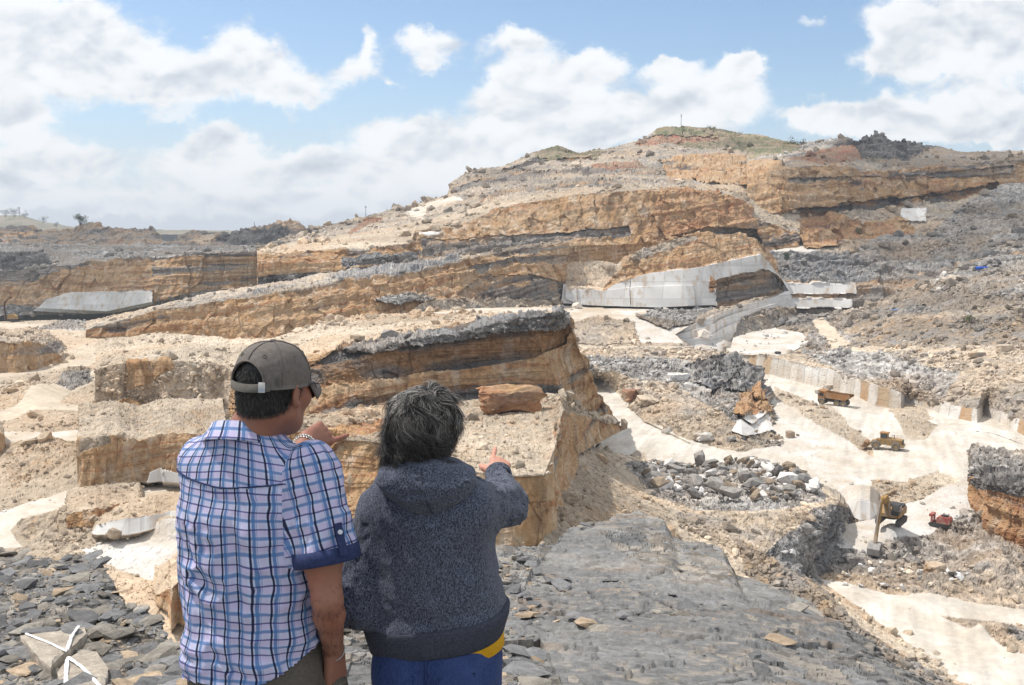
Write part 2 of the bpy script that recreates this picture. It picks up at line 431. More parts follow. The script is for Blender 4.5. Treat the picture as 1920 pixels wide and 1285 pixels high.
    if cl_.any():
        q = P[cl_] / (np.array([7., 7., 34.]) * fs); f1, f2, off, rid = cell(q + .3 * np.stack([vn(q * 3, 18), vn(q * 3, 19), 0 * q[:, 0]], -1), 90)
        d[cl_] += fs * (1.5 * (rid[:, 0] - .5) + 1.6 * (off[:, :2] * (rid[:, :2] - .5)).sum(1) - .12 * np.exp(-((f2 - f1) / .05)))
    if fs < 1: d = d * .7
    d = d + A[:, 2] * fac * .9 + (A[:, 1] > .2) * vr * 1.1 * fs
    if kind != 'near': P2 = P + N * (d * amp)[:, None]
    else: P2 = P + np.array([0, 0, 1.]) * near_relief(P, tyf, names)[:, None]
    c = np.zeros((len(P), 3))
    for n, i in idx.items():
        m = tyf == i
        if m.any(): c[m] = shade(n, P[m], dip)
    vis = (Vv.ravel() < 1500)
    # rock colour is set per ground kind, by noise and position alone
    ii = np.arange(nr * nu).reshape(nr, nu)
    Q = np.stack([ii[:-1, :-1], ii[:-1, 1:], ii[1:, 1:], ii[1:, :-1]], -1).reshape(-1, 4)
    smo = np.array([REL[n][4] for n in names], bool)[ty[:-1, :-1].ravel()]
    al = np.array([{'marble': .12, 'chalk': .35, 'wall': .5, 'dustrubble': .6, 'sawn': .25, 'dust': .35, 'whitedust': .4, 'road': .3}.get(n, 1.0) for n in names])[tyf]
    o = mesh_obj(name, P2, Q, mat or MROCK, smooth=smo, col=np.c_[c, al])
    tag(o, kind='structure')
    if scatter:
        dens = np.array([{'dustrubble': .35, 'road': .03, 'chalk': .02, 'rubble': 1, 'tanrubble': .8, 'greyrubble': 1.6, 'brownrubble': .7, 'redrubble': 1, 'scrub': .25, 'shale': .5, 'dust': .03, 'whitedust': .08, 'darkshale': .6}.get(n, 0) for n in names])[tyf]
        w = dens * scatter * (y * 1.0) ** 0
        m = vis & (w > 0)
        SCATTER.append((P2[m], N[m], c[m], w[m], y[m]))
    return dict(P=P2.reshape(nr, nu, 3), U=U, V=Vv, N=N.reshape(nr, nu, 3), c=c, obj=o)


def cracks(P):
    """long broken joints in the slate: distance in metres to the nearest one, faded out where the rock is whole"""
    x, y, z = P.T; q = np.stack([x, y, x * 0], -1); wob = .10 * fbm(q * 1.3, 3, 401) + .012 * vn(q * 14, 402); out = np.full(len(x), 9.)
    for k, (a, b, sp, th) in enumerate(((.96, .28, 1.25, -.05), (-.22, .97, .95, .0), (.62, .78, 2.1, .1), (-.75, .66, 1.7, .12))):
        c = x * a + y * b + wob; i = np.floor(c / sp); d = np.abs(c - (i + .2 + .6 * _h(i, i * 0, i * 0, 410 + k)) * sp) + 0
        out = np.minimum(out, d + .2 * (fbm(q * .8 + 7 * k, 2, 420 + k) < th))
    return out


def near_relief(P, tyf, names):
    """broken slate: stepped beds, joints and small chips, in metres"""
    x, y, z = P.T; q = np.stack([x, y * .8, x * 0], -1)
    w = np.stack([vn(q * 2.2, 61), vn(q * 2.2, 62), x * 0], -1) * .16
    h = fbm((q + w) * np.array([.35, .8, 1]), 5, 63) * 3.0 + .35 * fbm(q * 6, 3, 64)
    st = np.floor(h * 2.4) / 2.4 + .18 * np.clip((h * 2.4 - np.floor(h * 2.4)) * 7, 0, 1) / 2.4
    f1, f2, off, rid = cell((q + w) * np.array([.9, .62, 1]), 65)
    joint = np.exp(-((f2 - f1) / .018) ** 2)
    g1, g2, goff, grid = cell(np.stack([x * 7, y * 6, z * 3], -1) + .4 * np.stack([vn(q * 9, 66), vn(q * 9, 67), x * 0], -1), 68)
    chips = (grid[:, 0] - .5) * .05 + (goff * (grid - .5)).sum(1) * .07
    b1, b2, boff, bid = cell(np.stack([x * 2.2, y * 1.7, z], -1), 69)
    big = (bid[:, 0] - .5) * .16 + (boff * (bid - .5)).sum(1) * .16
    slab = st * .055 + .012 * np.round(3 * fbm(q * np.array([2.2, 4.5, 1]), 3, 432)) - .035 * np.exp(-(cracks(P) / .016) ** 2) + .012 * fbm(q * 3, 4, 70) + .004 * fbm(q * 30, 3, 71)
    rub = st * .035 + chips * .42 + big * .10 + .05 * fbm(q * 1.5, 4, 72) + .012 * fbm(q * 22, 3, 73)
    out = np.zeros(len(P))
    for n, i in enumerate(names): 
        m = tyf == n
        out[m] = slab[m] if i == 'slate' else rub[m]
    return out


exec_parts = []
# ================================================================== TERRAIN
_t = {}
# ---- near ground sheet to the horizon
def far_ground():
    ys = np.concatenate([np.linspace(-400, 900, 40), np.geomspace(1000, 5200, 40)])
    xs = np.concatenate([-np.geomspace(4500, 700, 20), np.linspace(-600, 600, 30), np.geomspace(700, 4500, 20)])
    X, Y = np.meshgrid(xs, ys)
    Z = np.full_like(X, -62.0) + np.where(Y > 1500, 25 * fbm(np.stack([X / 1500, Y / 1500, X * 0], -1).reshape(-1, 3), 3).reshape(X.shape), 0)
    P = np.stack([X, Y, Z], -1).reshape(-1, 3); nr, nu = X.shape
    ii = np.arange(nr * nu).reshape(nr, nu)
    Q = np.stack([ii[:-1, :-1], ii[:-1, 1:], ii[1:, 1:], ii[1:, :-1]], -1).reshape(-1, 4)
    o = mesh_obj('ground', P, Q, MROCK, col=shade('farhill', P)); tag(o, kind='structure')
far_ground()

# ---- distant hills on the left horizon
patch('distant_hill', [('y', [(-400, 440, 2300), (700, 440, 2300)]), ('y', [(-400, 408, 2500), (-100, 404, 2500), (0, 404, 2500), (40, 404, 2500), (80, 416, 2500), (140, 426, 2500), (310, 431, 2500), (700, 436, 2500)]),
                       ('w', [(-400, 3200, -40), (700, 3200, -40)])], ['farhill', 'farhill'], 300, scatter=0, amp=.5)
# ---- far left quarry
patch('far_hill', [
    ('y', [(-200, 600, 520), (0, 592, 520), (620, 580, 520)]),
    ('y', [(-200, 590, 524), (0, 568, 524), (60, 577, 520), (200, 584, 515), (285, 566, 512), (350, 550, 515), (420, 545, 520), (500, 535, 522), (620, 535, 522)]),
    ('y', [(-200, 520, 535), (0, 506, 535), (100, 500, 532), (180, 488, 530), (240, 482, 528), (300, 482, 526), (360, 476, 524), (480, 471, 525), (620, 466, 520)]),
    ('y', [(-200, 468, 640), (0, 474, 600), (80, 470, 600), (100, 492, 590), (130, 474, 640), (300, 470, 640), (450, 466, 640), (620, 462, 640)]),
    ('y', [(-200, 456, 800), (0, 455, 800), (150, 458, 800), (300, 460, 780), (450, 460, 760), (620, 458, 760)]),
    ('y', [(-200, 424, 850), (0, 426, 850), (62, 422, 850), (72, 432, 850), (135, 430, 850), (150, 420, 840), (190, 419, 840), (212, 428, 840), (290, 428, 830), (309, 455, 830), (325, 454, 830), (334, 440, 820), (360, 432, 820), (392, 434, 820), (430, 437, 800), (455, 431, 800), (480, 424, 800), (540, 412, 790), (560, 415, 790), (578, 440, 790), (584, 456, 790), (620, 456, 790)]),
    ('w', [(-200, 900, -45), (620, 900, -45)])],
    ['greyrubble', 'greycliff', 'greyrubble', 'greyrubble', 'greycliff', 'greyrubble'], 620, step=1.3,
    over=[([(60, 584), (90, 560), (130, 548), (285, 543), (285, 572), (200, 590)], 'marble', -3, True),
          ([(-200, 580), (-200, 540), (40, 535), (110, 512), (180, 492), (280, 486), (290, 545), (130, 548), (60, 570)], 'ochre'),
          ([(290, 486), (490, 476), (500, 540), (370, 545), (285, 570)], 'cliff'),
          ([(400, 450), (420, 437), (460, 430), (540, 425), (545, 450), (430, 458)], 'darkshale'),
          ([(355, 452), (380, 440), (410, 436), (390, 458)], 'tanrubble'),
          ([(-200, 505), (0, 505), (100, 497), (85, 474), (0, 474), (-200, 470)], 'darkshale')],
    dip=.02, scatter=.5, fs=1.6)
# ---- centre hill
HC = patch('hill', [
    ('y', [(482, 575, 338), (800, 560, 360), (960, 580, 400), (1060, 580, 405), (1130, 580, 412), (1330, 580, 420), (1500, 580, 430)]),
    ('y', [(482, 525, 341), (640, 512, 346), (790, 500, 362), (870, 490, 372), (950, 478, 394), (1040, 462, 408), (1160, 458, 414), (1280, 450, 424), (1400, 440, 434), (1500, 470, 440)]),
    ('y', [(482, 490, 343), (560, 492, 345), (640, 488, 350), (720, 483, 354), (790, 482, 364), (870, 478, 376), (950, 465, 398), (1040, 451, 412), (1160, 446, 420), (1280, 430, 428), (1400, 410, 438), (1500, 455, 445)]),
    ('y', [(482, 479, 352), (600, 470, 358), (700, 463, 362), (770, 455, 368), (779, 432, 385), (850, 428, 400), (900, 406, 415), (960, 386, 425), (1050, 369, 432), (1160, 359, 434), (1250, 357, 440), (1330, 361, 444), (1375, 368, 446), (1415, 410, 446), (1500, 440, 450)]),
    ('y', [(482, 468, 400), (600, 446, 410), (700, 430, 425), (770, 418, 440), (850, 400, 450), (900, 384, 455), (1000, 364, 460), (1150, 350, 465), (1300, 348, 470), (1400, 345, 480), (1500, 345, 490)]),
    ('y', [(482, 466, 430), (600, 436, 450), (700, 412, 500), (800, 390, 520), (845, 368, 530), (900, 350, 530), (1000, 330, 540), (1100, 312, 560), (1200, 310, 570), (1300, 318, 560), (1400, 312, 560), (1500, 315, 520)]),
    ('y', [(482, 465, 440), (580, 431, 470), (690, 403, 520), (760, 389, 550), (838, 366, 570), (846, 342, 572), (890, 316, 580), (940, 312, 600), (1000, 285, 640), (1045, 272, 650), (1085, 286, 650), (1130, 280, 660), (1200, 262, 680), (1232, 240, 690), (1290, 236, 700), (1340, 240, 700), (1420, 254, 700), (1500, 271, 690)]),
    ('w', [(482, 760, -45), (1500, 950, -20)])],
    ['cliff', 'cliff', 'cliff', 'tanrubble', 'rubble', 'rubble', 'rubble'], 820, step=1.3,
    over=[([(776, 432), (850, 428), (900, 406), (960, 386), (1050, 369), (1165, 359), (1235, 356), (1225, 400), (1245, 438), (1180, 440), (1100, 445), (1040, 452), (950, 466), (870, 478), (800, 484)], 'wall'), ([(483, 530), (483, 486), (560, 488), (640, 484), (700, 500), (640, 520)], 'ochre'),
          ([(483, 545), (483, 520), (560, 512), (700, 500), (790, 486), (800, 520), (640, 545)], 'darkshale'),
          ([(640, 500), (640, 478), (780, 470), (790, 490)], 'shale'),
          ([(784, 446), (860, 450), (960, 442), (1060, 436), (1180, 426), (1180, 442), (1060, 452), (950, 466), (870, 480), (800, 486)], 'greycliff', 1.5),
          ([(782, 434), (830, 434), (825, 440), (790, 441)], 'marble'),
          ([(1245, 450), (1222, 400), (1235, 353), (1260, 352), (1340, 358), (1400, 380), (1430, 440), (1300, 440)], 'rustcliff', -3),
          ([(1260, 445), (1330, 425), (1420, 430), (1430, 460), (1300, 460)], 'greycliff', 6),
          ([(1225, 268), (1232, 230), (1300, 225), (1440, 245), (1500, 265), (1500, 290), (1400, 285), (1300, 280)], 'scrub'),
          ([(1000, 285), (1045, 270), (1090, 286), (1130, 282), (1120, 300), (1010, 300)], 'scrub'),
          ([(1110, 308), (1200, 302), (1210, 315), (1120, 320)], 'redrubble'),
          ([(850, 352), (900, 338), (1000, 322), (1120, 318), (1230, 322), (1230, 328), (1120, 326), (1000, 332), (900, 348), (855, 362)], 'greycliff', 3), ([(900, 372), (980, 352), (1150, 338), (1300, 338), (1300, 343), (1150, 345), (980, 361), (900, 380)], 'greycliff', 2), ([(940, 318), (1000, 300), (1110, 296), (1110, 301), (1000, 307), (945, 325)], 'darkcliff', 3), ([(1240, 300), (1330, 290), (1420, 295), (1500, 300), (1500, 345), (1330, 345), (1250, 330)], 'cliff', -5),
          ([(1190, 268), (1230, 255), (1350, 262), (1350, 268), (1200, 276)], 'redrubble', 4),
          ([(755, 402), (790, 382), (850, 368), (870, 375), (800, 395), (790, 412)], 'dust'),
          ([(650, 440), (690, 405), (720, 410), (670, 432)], 'redrubble')],
    dip=.12, scatter=.8)
# ---- right amphitheatre
patch('hill', [
    ('y', [(1400, 575, 412), (1480, 595, 405), (1610, 600, 400), (1700, 580, 395), (1900, 520, 380), (2200, 480, 370)]),
    ('y', [(1400, 500, 425), (1465, 530, 412), (1605, 530, 410), (1700, 520, 412), (1900, 470, 400), (2200, 450, 390)]),
    ('y', [(1400, 472, 432), (1540, 470, 432), (1620, 480, 435), (1700, 462, 440), (1900, 430, 430), (2200, 400, 420)]),
    ('y', [(1400, 455, 445), (1500, 458, 450), (1600, 440, 460), (1700, 430, 470), (1800, 420, 470), (1900, 395, 480), (2200, 380, 480)]),
    ('y', [(1400, 415, 450), (1500, 400, 462), (1590, 388, 475), (1700, 375, 505), (1800, 365, 515), (1880, 345, 525), (2200, 330, 530)]),
    ('y', [(1400, 335, 475), (1480, 312, 482), (1590, 312, 485), (1620, 322, 505), (1700, 318, 520), (1800, 308, 530), (1900, 298, 535), (2200, 292, 540)]),
    ('y', [(1400, 300, 560), (1500, 292, 540), (1600, 288, 540), (1700, 292, 560), (1800, 295, 560), (1900, 292, 570), (2200, 288, 570)]),
    ('y', [(1400, 252, 700), (1440, 256, 690), (1500, 270, 660), (1540, 262, 630), (1590, 258, 620), (1615, 262, 620), (1640, 246, 615), (1655, 248, 615), (1672, 262, 620), (1750, 272, 620), (1800, 284, 620), (1900, 284, 620), (2200, 286, 620)]),
    ('w', [(1400, 950, -20), (2200, 800, 0)])],
    ['greycliff', 'shale', 'rubble', 'rubble', 'cliff', 'rubble', 'greyrubble', 'rubble'], 640, step=1.3,
    over=[([(1468, 532), (1604, 532), (1606, 552), (1468, 552)], 'marble', -1.2, True), ([(1468, 560), (1598, 560), (1600, 578), (1495, 578)], 'marble', -3, True),
          ([(1430, 470), (1440, 420), (1560, 400), (1620, 420), (1700, 410), (1720, 440), (1600, 450), (1540, 462)], 'rustcliff'),
          ([(1435, 472), (1500, 455), (1545, 466), (1520, 474)], 'whitedust'),
          ([(1690, 392), (1738, 392), (1738, 416), (1684, 416)], 'marble', -2, True),
          ([(1612, 440), (1600, 430), (1625, 414), (1660, 418), (1690, 408), (1720, 430), (1680, 442)], 'cliff'),
          ([(1610, 375), (1620, 332), (1800, 330), (1800, 365), (1700, 378)], 'ochre'), ([(1460, 395), (1470, 330), (1580, 322), (1590, 385)], 'cliff', -3),
          ([(1610, 330), (1720, 322), (1880, 300), (1910, 300), (1900, 325), (1800, 332), (1700, 335)], 'greycliff', -1.5),
          ([(1560, 255), (1700, 262), (2200, 280), (2200, 302), (1900, 300), (1700, 318), (1600, 300)], 'brownrubble'), ([(1600, 262), (1640, 240), (1680, 262), (1760, 272), (1700, 300), (1600, 296), (1560, 275)], 'darkshale'),
          ([(1470, 300), (1600, 270), (1620, 300), (1560, 308)], 'redrubble'),
          ([(1400, 300), (1400, 246), (1500, 266), (1500, 282)], 'scrub'), ([(1420, 404), (1500, 392), (1590, 380), (1700, 370), (1800, 358), (1870, 340), (1870, 352), (1800, 374), (1700, 388), (1590, 398), (1500, 408), (1420, 416)], 'darkcliff', 4), ([(1480, 335), (1590, 330), (1600, 340), (1480, 346)], 'greycliff', 2), ([(1700, 330), (1900, 310), (1900, 318), (1700, 340)], 'greycliff', 2),  # darkcliff band: ledge shadow put into the rock colour, over a shallow recess
          ([(1640, 345), (1690, 342), (1690, 368), (1640, 372)], 'wall', -3), ([(1740, 340), (1790, 336), (1790, 358), (1740, 362)], 'rustcliff', -4), ([(1500, 440), (1560, 425), (1575, 460), (1510, 466)], 'ochre', -5), ([(1620, 425), (1680, 420), (1680, 440), (1630, 445)], 'rustcliff'),
          ([(1395, 302), (1440, 298), (1478, 312), (1484, 338), (1395, 350)], 'cliff'), ([(1600, 470), (1650, 440), (1800, 440), (2200, 400), (2200, 440), (1900, 470), (1700, 500)], 'greyrubble'),
          ([(1740, 440), (1800, 390), (1880, 345), (2200, 330), (2200, 450), (1900, 440)], 'greyrubble')],
    dip=.0, scatter=.8, fs=1.5)
# ---- long ochre bench in the middle distance
patch('quarry_bench', [
    ('y', [(160, 640, 286), (350, 648, 282), (470, 648, 282), (700, 628, 296), (900, 600, 326), (1040, 578, 375), (1066, 575, 392)]),
    ('y', [(160, 632, 290), (250, 634, 287), (350, 641, 285), (470, 640, 285), (700, 618, 299), (900, 588, 330), (1040, 573, 378), (1066, 570, 394)]),
    ('y', [(160, 620, 291), (240, 597, 290), (300, 582, 291), (400, 566, 293), (480, 556, 297), (600, 534, 307), (740, 514, 322), (860, 488, 343), (960, 468, 380), (1066, 455, 398)]),
    ('y', [(160, 602, 320), (260, 582, 318), (330, 560, 318), (480, 535, 330), (600, 514, 333), (700, 502, 340), (800, 487, 350), (870, 479, 360), (960, 463, 392), (1066, 450, 404)]),
    ('w', [(160, 345, -60), (1066, 430, -60)])],
    ['rubble', 'cliff', 'rubble', 'rubble'], 700, step=1.3,
    over=[([(470, 552), (560, 520), (700, 503), (800, 488), (870, 482), (860, 487), (740, 513), (600, 532), (480, 556)], 'shale', -1), ([(480, 556), (560, 512), (620, 515), (640, 530), (560, 545)], 'rubble'), ([(200, 600), (330, 562), (420, 552), (420, 566), (300, 584), (240, 600)], 'rubble'),
          ([(860, 555), (900, 520), (1000, 515), (1060, 530), (1060, 575), (930, 580)], 'greycliff', 2),
          ([(700, 560), (770, 545), (815, 560), (815, 578), (740, 580)], 'greyrubble', -2),
          ([(880, 500), (960, 485), (1066, 478), (1066, 492), (960, 498), (890, 515)], 'greycliff', 1),
          ([(760, 590), (850, 560), (960, 560), (1066, 565), (1066, 580), (760, 612)], 'rubble', -3)],
    dip=.13, scatter=.8, bumps=[(790, 575, 60, 12, 3)])
# ---- upper marble bench and the mound on it
patch('quarry_bench', [
    ('y', [(1052, 569, 386), (1135, 574, 386), (1230, 577, 384), (1290, 574, 384), (1340, 572, 388), (1390, 600, 392), (1490, 575, 404)]),
    ('y', [(1056, 534, 390), (1132, 545, 389), (1150, 533, 390), (1195, 515, 391), (1310, 501, 392), (1330, 497, 393), (1425, 478, 401), (1475, 530, 408)]),
    ('y', [(1056, 531, 394), (1132, 541, 393), (1150, 529, 394), (1195, 512, 395), (1310, 498, 396), (1330, 494, 397), (1425, 475, 405), (1472, 528, 411)]),
    ('y', [(1064, 492, 397), (1110, 486, 400), (1158, 496, 400), (1180, 474, 402), (1240, 452, 404), (1300, 439, 406), (1380, 437, 408), (1425, 452, 410), (1450, 480, 412), (1465, 520, 412)]),
    ('w', [(1060, 440, -60), (1470, 440, -60)])],
    ['marble', 'ochre', 'ochre', 'rubble'], 420, step=1.1,
    over=[([(1340, 560), (1338, 528), (1428, 503), (1460, 520), (1480, 545), (1400, 570), (1345, 580)], 'greycliff', 3),
          ([(1060, 540), (1060, 490), (1160, 486), (1168, 505), (1130, 545)], 'tanrubble'),
          ([(1180, 480), (1240, 455), (1300, 440), (1310, 450), (1250, 470), (1190, 490)], 'rubble'),
          ([(1326, 530), (1330, 515), (1338, 530), (1336, 550), (1328, 550)], 'rustcliff'),
          ([(1130, 545), (1195, 538), (1300, 535), (1302, 548), (1304, 577), (1130, 577)], None, -2.5, True),
          ([(1180, 545), (1182, 515), (1183, 545), (1183, 577)], None, .8, True),
          ([(1060, 560), (1060, 536), (1082, 538), (1082, 570)], None, -1, True),
          ([(1330, 540), (1400, 517), (1428, 511), (1428, 515), (1400, 523), (1336, 545)], None, 1.5, True)],
    dip=.1, scatter=.5)
# ---- terrace in front of the marble bench
patch('quarry_terrace', [
    ('y', [(1060, 700, 295), (1200, 690, 300), (1300, 680, 305)]),
    ('y', [(1060, 653, 318), (1200, 654, 316), (1300, 656, 318)]),
    ('y', [(1056, 605, 350), (1180, 603, 350), (1266, 628, 335)]),
    ('y', [(1052, 572, 389), (1135, 575, 389), (1300, 577, 389), (1345, 576, 392)]),
    ],
    ['rubble', 'rubble', 'dust'], 300, step=1.3,
    over=[([(1060, 592), (1130, 586), (1200, 598), (1200, 588), (1300, 580), (1240, 575), (1060, 575)], 'dust'),
          ([(1180, 605), (1200, 592), (1300, 600), (1270, 620), (1280, 645), (1180, 640)], 'whitedust'),
          ([(1060, 648), (1340, 650), (1340, 657), (1060, 657)], 'road', 0, True),
          ([(1195, 592), (1230, 582), (1340, 572), (1340, 600), (1260, 612), (1250, 618), (1220, 605)], 'greyrubble', -4),
          ([(1060, 610), (1120, 592), (1190, 605), (1200, 645), (1060, 646)], 'rubble', -1)],
    dip=.1)
# ---- lower marble steps
patch('quarry_bench', [
    ('y', [(1240, 662, 335), (1340, 670, 340), (1400, 640, 365), (1500, 610, 396)]),
    ('y', [(1262, 650, 344), (1335, 645, 350), (1352, 632, 358), (1388, 612, 370), (1420, 598, 380), (1490, 575, 402)]),
    ('y', [(1262, 640, 345), (1335, 630, 351), (1352, 617, 359), (1388, 601, 371), (1430, 589, 384), (1490, 570, 403)]),
    ('y', [(1262, 639, 347), (1335, 629, 353.5), (1352, 616, 361.5), (1388, 600, 373.5), (1430, 588, 387), (1490, 569, 406)]),
    ('y', [(1264, 629, 348), (1335, 610, 354.5), (1352, 598, 362.5), (1388, 585, 374.5), (1430, 576, 388), (1488, 560, 407)]),
    ('y', [(1264, 628, 350), (1335, 609, 357), (1352, 597, 365), (1388, 584, 377), (1430, 575, 391), (1488, 559, 409)]),
    ('y', [(1270, 618, 351), (1340, 592, 358), (1360, 583, 366), (1400, 570, 381), (1440, 560, 396), (1484, 548, 410)]),
    ('y', [(1270, 610, 362), (1340, 580, 374), (1400, 562, 390), (1484, 545, 414)]),
    ('w', [(1240, 430, -60), (1500, 440, -60)])],
    ['whitedust', 'marble', 'whitedust', 'marble', 'whitedust', 'marble', 'rubble', 'rubble'], 300, step=1.1,
    over=[([(1370, 640), (1395, 592), (1440, 578), (1500, 575), (1500, 640)], 'rubble')], scatter=.5)
# ---- scree slope on the right with the sawn marble bench at its foot
SL_ = patch('quarry_slope', [
    ('z', [(1340, 690, -48.4), (1420, 715, -48.4), (1500, 730, -48.4), (1560, 745, -48.4), (1640, 775, -48.4), (1700, 780, -48.4), (1800, 805, -48.4), (1860, 812, -48.4), (1925, 835, -48.4), (2150, 900, -48.4)]),
    ('z', [(1340, 668, -48.2), (1380, 694, -48), (1440, 702, -48), (1500, 717, -48), (1560, 733, -48), (1640, 762, -48), (1690, 768, -48), (1697, 757, -48), (1730, 764, -48), (1790, 784, -48), (1832, 793, -48), (1845, 778, -48), (1925, 820, -48), (2150, 890, -48)]),
    ('y', [(1340, 640, 364), (1375, 664, 330), (1440, 668, 318.5), (1500, 682, 302), (1560, 694, 286), (1600, 708, 271.5), (1640, 722, 259.5), (1690, 732, 255.5), (1697, 727, 264), (1730, 735, 258.5), (1790, 760, 243.5), (1832, 768, 237.5), (1845, 760, 247.5), (1925, 792, 220.5), (2150, 860, 187)]),
    ('y', [(1370, 652, 345), (1440, 655, 335), (1500, 660, 330), (1600, 680, 300), (1700, 700, 275), (1800, 715, 255), (1925, 735, 235), (2150, 790, 200)]),
    ('y', [(1380, 610, 385), (1450, 615, 385), (1600, 600, 370), (1700, 590, 340), (1800, 580, 320), (1925, 570, 310), (2150, 570, 300)]),
    ('y', [(1400, 590, 398), (1500, 588, 398), (1610, 582, 392), (1700, 545, 385), (1800, 500, 378), (1860, 478, 375), (1925, 475, 370), (2150, 450, 360)]),
    ('w', [(1400, 430, -60), (2150, 430, -60)])],
    ['chalk', 'sawn', 'rubble', 'rubble', 'greyrubble', 'rubble'], 620, step=1.2,
    over=[([(1360, 665), (1365, 630), (1410, 610), (1500, 622), (1520, 645), (1460, 668), (1420, 666)], 'whitedust', -1),
          ([(1520, 610), (1560, 600), (1600, 640), (1700, 680), (1800, 700), (1760, 760), (1640, 720), (1560, 690), (1500, 665)], 'greyrubble'),
          ([(1590, 640), (1600, 600), (1700, 600), (1925, 600), (2150, 600), (2150, 650), (1925, 660), (1700, 650), (1640, 655)], 'brownrubble'),
          ([(1580, 655), (1700, 655), (1925, 668), (1925, 676), (1700, 664), (1600, 662)], 'tanrubble'),
          ([(1520, 600), (1545, 595), (1570, 625), (1600, 650), (1560, 655), (1540, 630)], 'road')],
    dip=0, scatter=1.4)
# ---- pit floor
FL = patch('quarry_floor', [
    ('z', [(1000, 1420, -54), (2300, 1420, -54)]),
    ('z', [(1000, 1080, -53), (2300, 1080, -53)]),
    ('z', [(1000, 960, -51), (2300, 960, -51)]),
    ('z', [(1000, 880, -48.6), (2300, 880, -48.6)]),
    ('z', [(1000, 640, -48), (2300, 640, -48)])],
    ['rubble', 'greyrubble', 'chalk', 'chalk'], 900, step=1.5,
    over=[([(1430, 720), (1480, 715), (1600, 740), (1700, 790), (1760, 830), (1740, 850), (1700, 850), (1640, 780), (1560, 770), (1470, 745)], 'tanrubble'),
          ([(1455, 760), (1560, 800), (1620, 830), (1640, 870), (1560, 840), (1500, 820), (1450, 790)], 'tanrubble'),
          ([(1420, 735), (1490, 740), (1600, 800), (1670, 845), (1640, 858), (1560, 812), (1440, 765)], 'chalk'),
          ([(1640, 900), (1700, 905), (1760, 880), (1800, 900), (1760, 960), (1640, 990), (1600, 960)], 'tanrubble'),
          ([(1640, 970), (1740, 930), (1790, 905), (1830, 900), (1810, 950), (1740, 1010), (1620, 1040), (1540, 1030), (1570, 985)], 'whitedust'),
          ([(1820, 905), (1860, 860), (1880, 850), (1840, 930), (1790, 980), (1740, 1000)], 'whitedust'), ([(1850, 1200), (2300, 1260), (2300, 1330), (1960, 1270)], 'greyrubble'),
          ([(1500, 1140), (1540, 1095), (1700, 1140), (2300, 1200), (2300, 1245), (1760, 1180), (1800, 1200), (1930, 1270), (2100, 1420), (1850, 1420), (1740, 1270), (1620, 1180)], 'chalk'),
          ([(1500, 862), (1560, 872), (1620, 905), (1640, 940), (1600, 940), (1540, 900)], 'whitedust'),
          ([(1370, 800), (1420, 790), (1480, 830), (1560, 860), (1480, 870), (1400, 850)], 'whitedust')],
    bumps=[(1672, 1015, 34, 14, 2.6), (1640, 1090, 80, 22, 1.2), (1760, 1120, 60, 30, 2.5), (1620, 790, 60, 14, 1.6), (1700, 820, 40, 12, 1.5), (1530, 815, 60, 8, 1.5), (1870, 1080, 60, 40, 4), (1860, 1220, 50, 10, 1.5)], scatter=1.3)
# ---- grey knoll between the roads
KN = patch('quarry_slope', [
    ('z', [(1060, 720, -49), (1130, 745, -50), (1300, 850, -50), (1400, 870, -50), (1480, 850, -50)]),
    ('z', [(1075, 700, -46.5), (1130, 712, -47.3), (1160, 740, -47.8), (1210, 790, -48), (1290, 828, -48), (1390, 850, -48.6), (1470, 835, -48.6)]),
    ('y', [(1075, 690, 288), (1150, 695, 280), (1250, 720, 262), (1330, 760, 240), (1390, 800, 218), (1466, 810, 233)]),
    ('y', [(1075, 668, 300), (1180, 668, 298), (1250, 672, 292), (1330, 690, 280), (1400, 735, 256), (1435, 780, 238), (1460, 806, 235)]),
    ('y', [(1075, 654, 312), (1200, 654, 312), (1340, 655, 308), (1380, 668, 296), (1425, 703, 272), (1440, 740, 256), (1452, 790, 241)]),
    ('w', [(1075, 330, -55), (1452, 350, -60)])],
    ['chalk', 'rubble', 'greyrubble', 'rubble', 'shale'], 460, step=1.15,
    over=[([(1300, 720), (1350, 665), (1400, 675), (1435, 705), (1440, 745), (1400, 740), (1360, 735)], 'shale', -2),
          ([(1280, 690), (1340, 668), (1365, 668), (1320, 700)], 'darkshale', 2),
          ([(1320, 745), (1400, 690), (1380, 725), (1345, 740)], 'darkshale', 3),
          ([(1380, 780), (1400, 735), (1425, 715), (1440, 745), (1445, 775), (1410, 795)], 'rustcliff', -3),
          ([(1370, 810), (1380, 790), (1440, 772), (1455, 805), (1400, 820)], 'marble', -1)],
    dip=.25, amp=1.25, scatter=1.2)
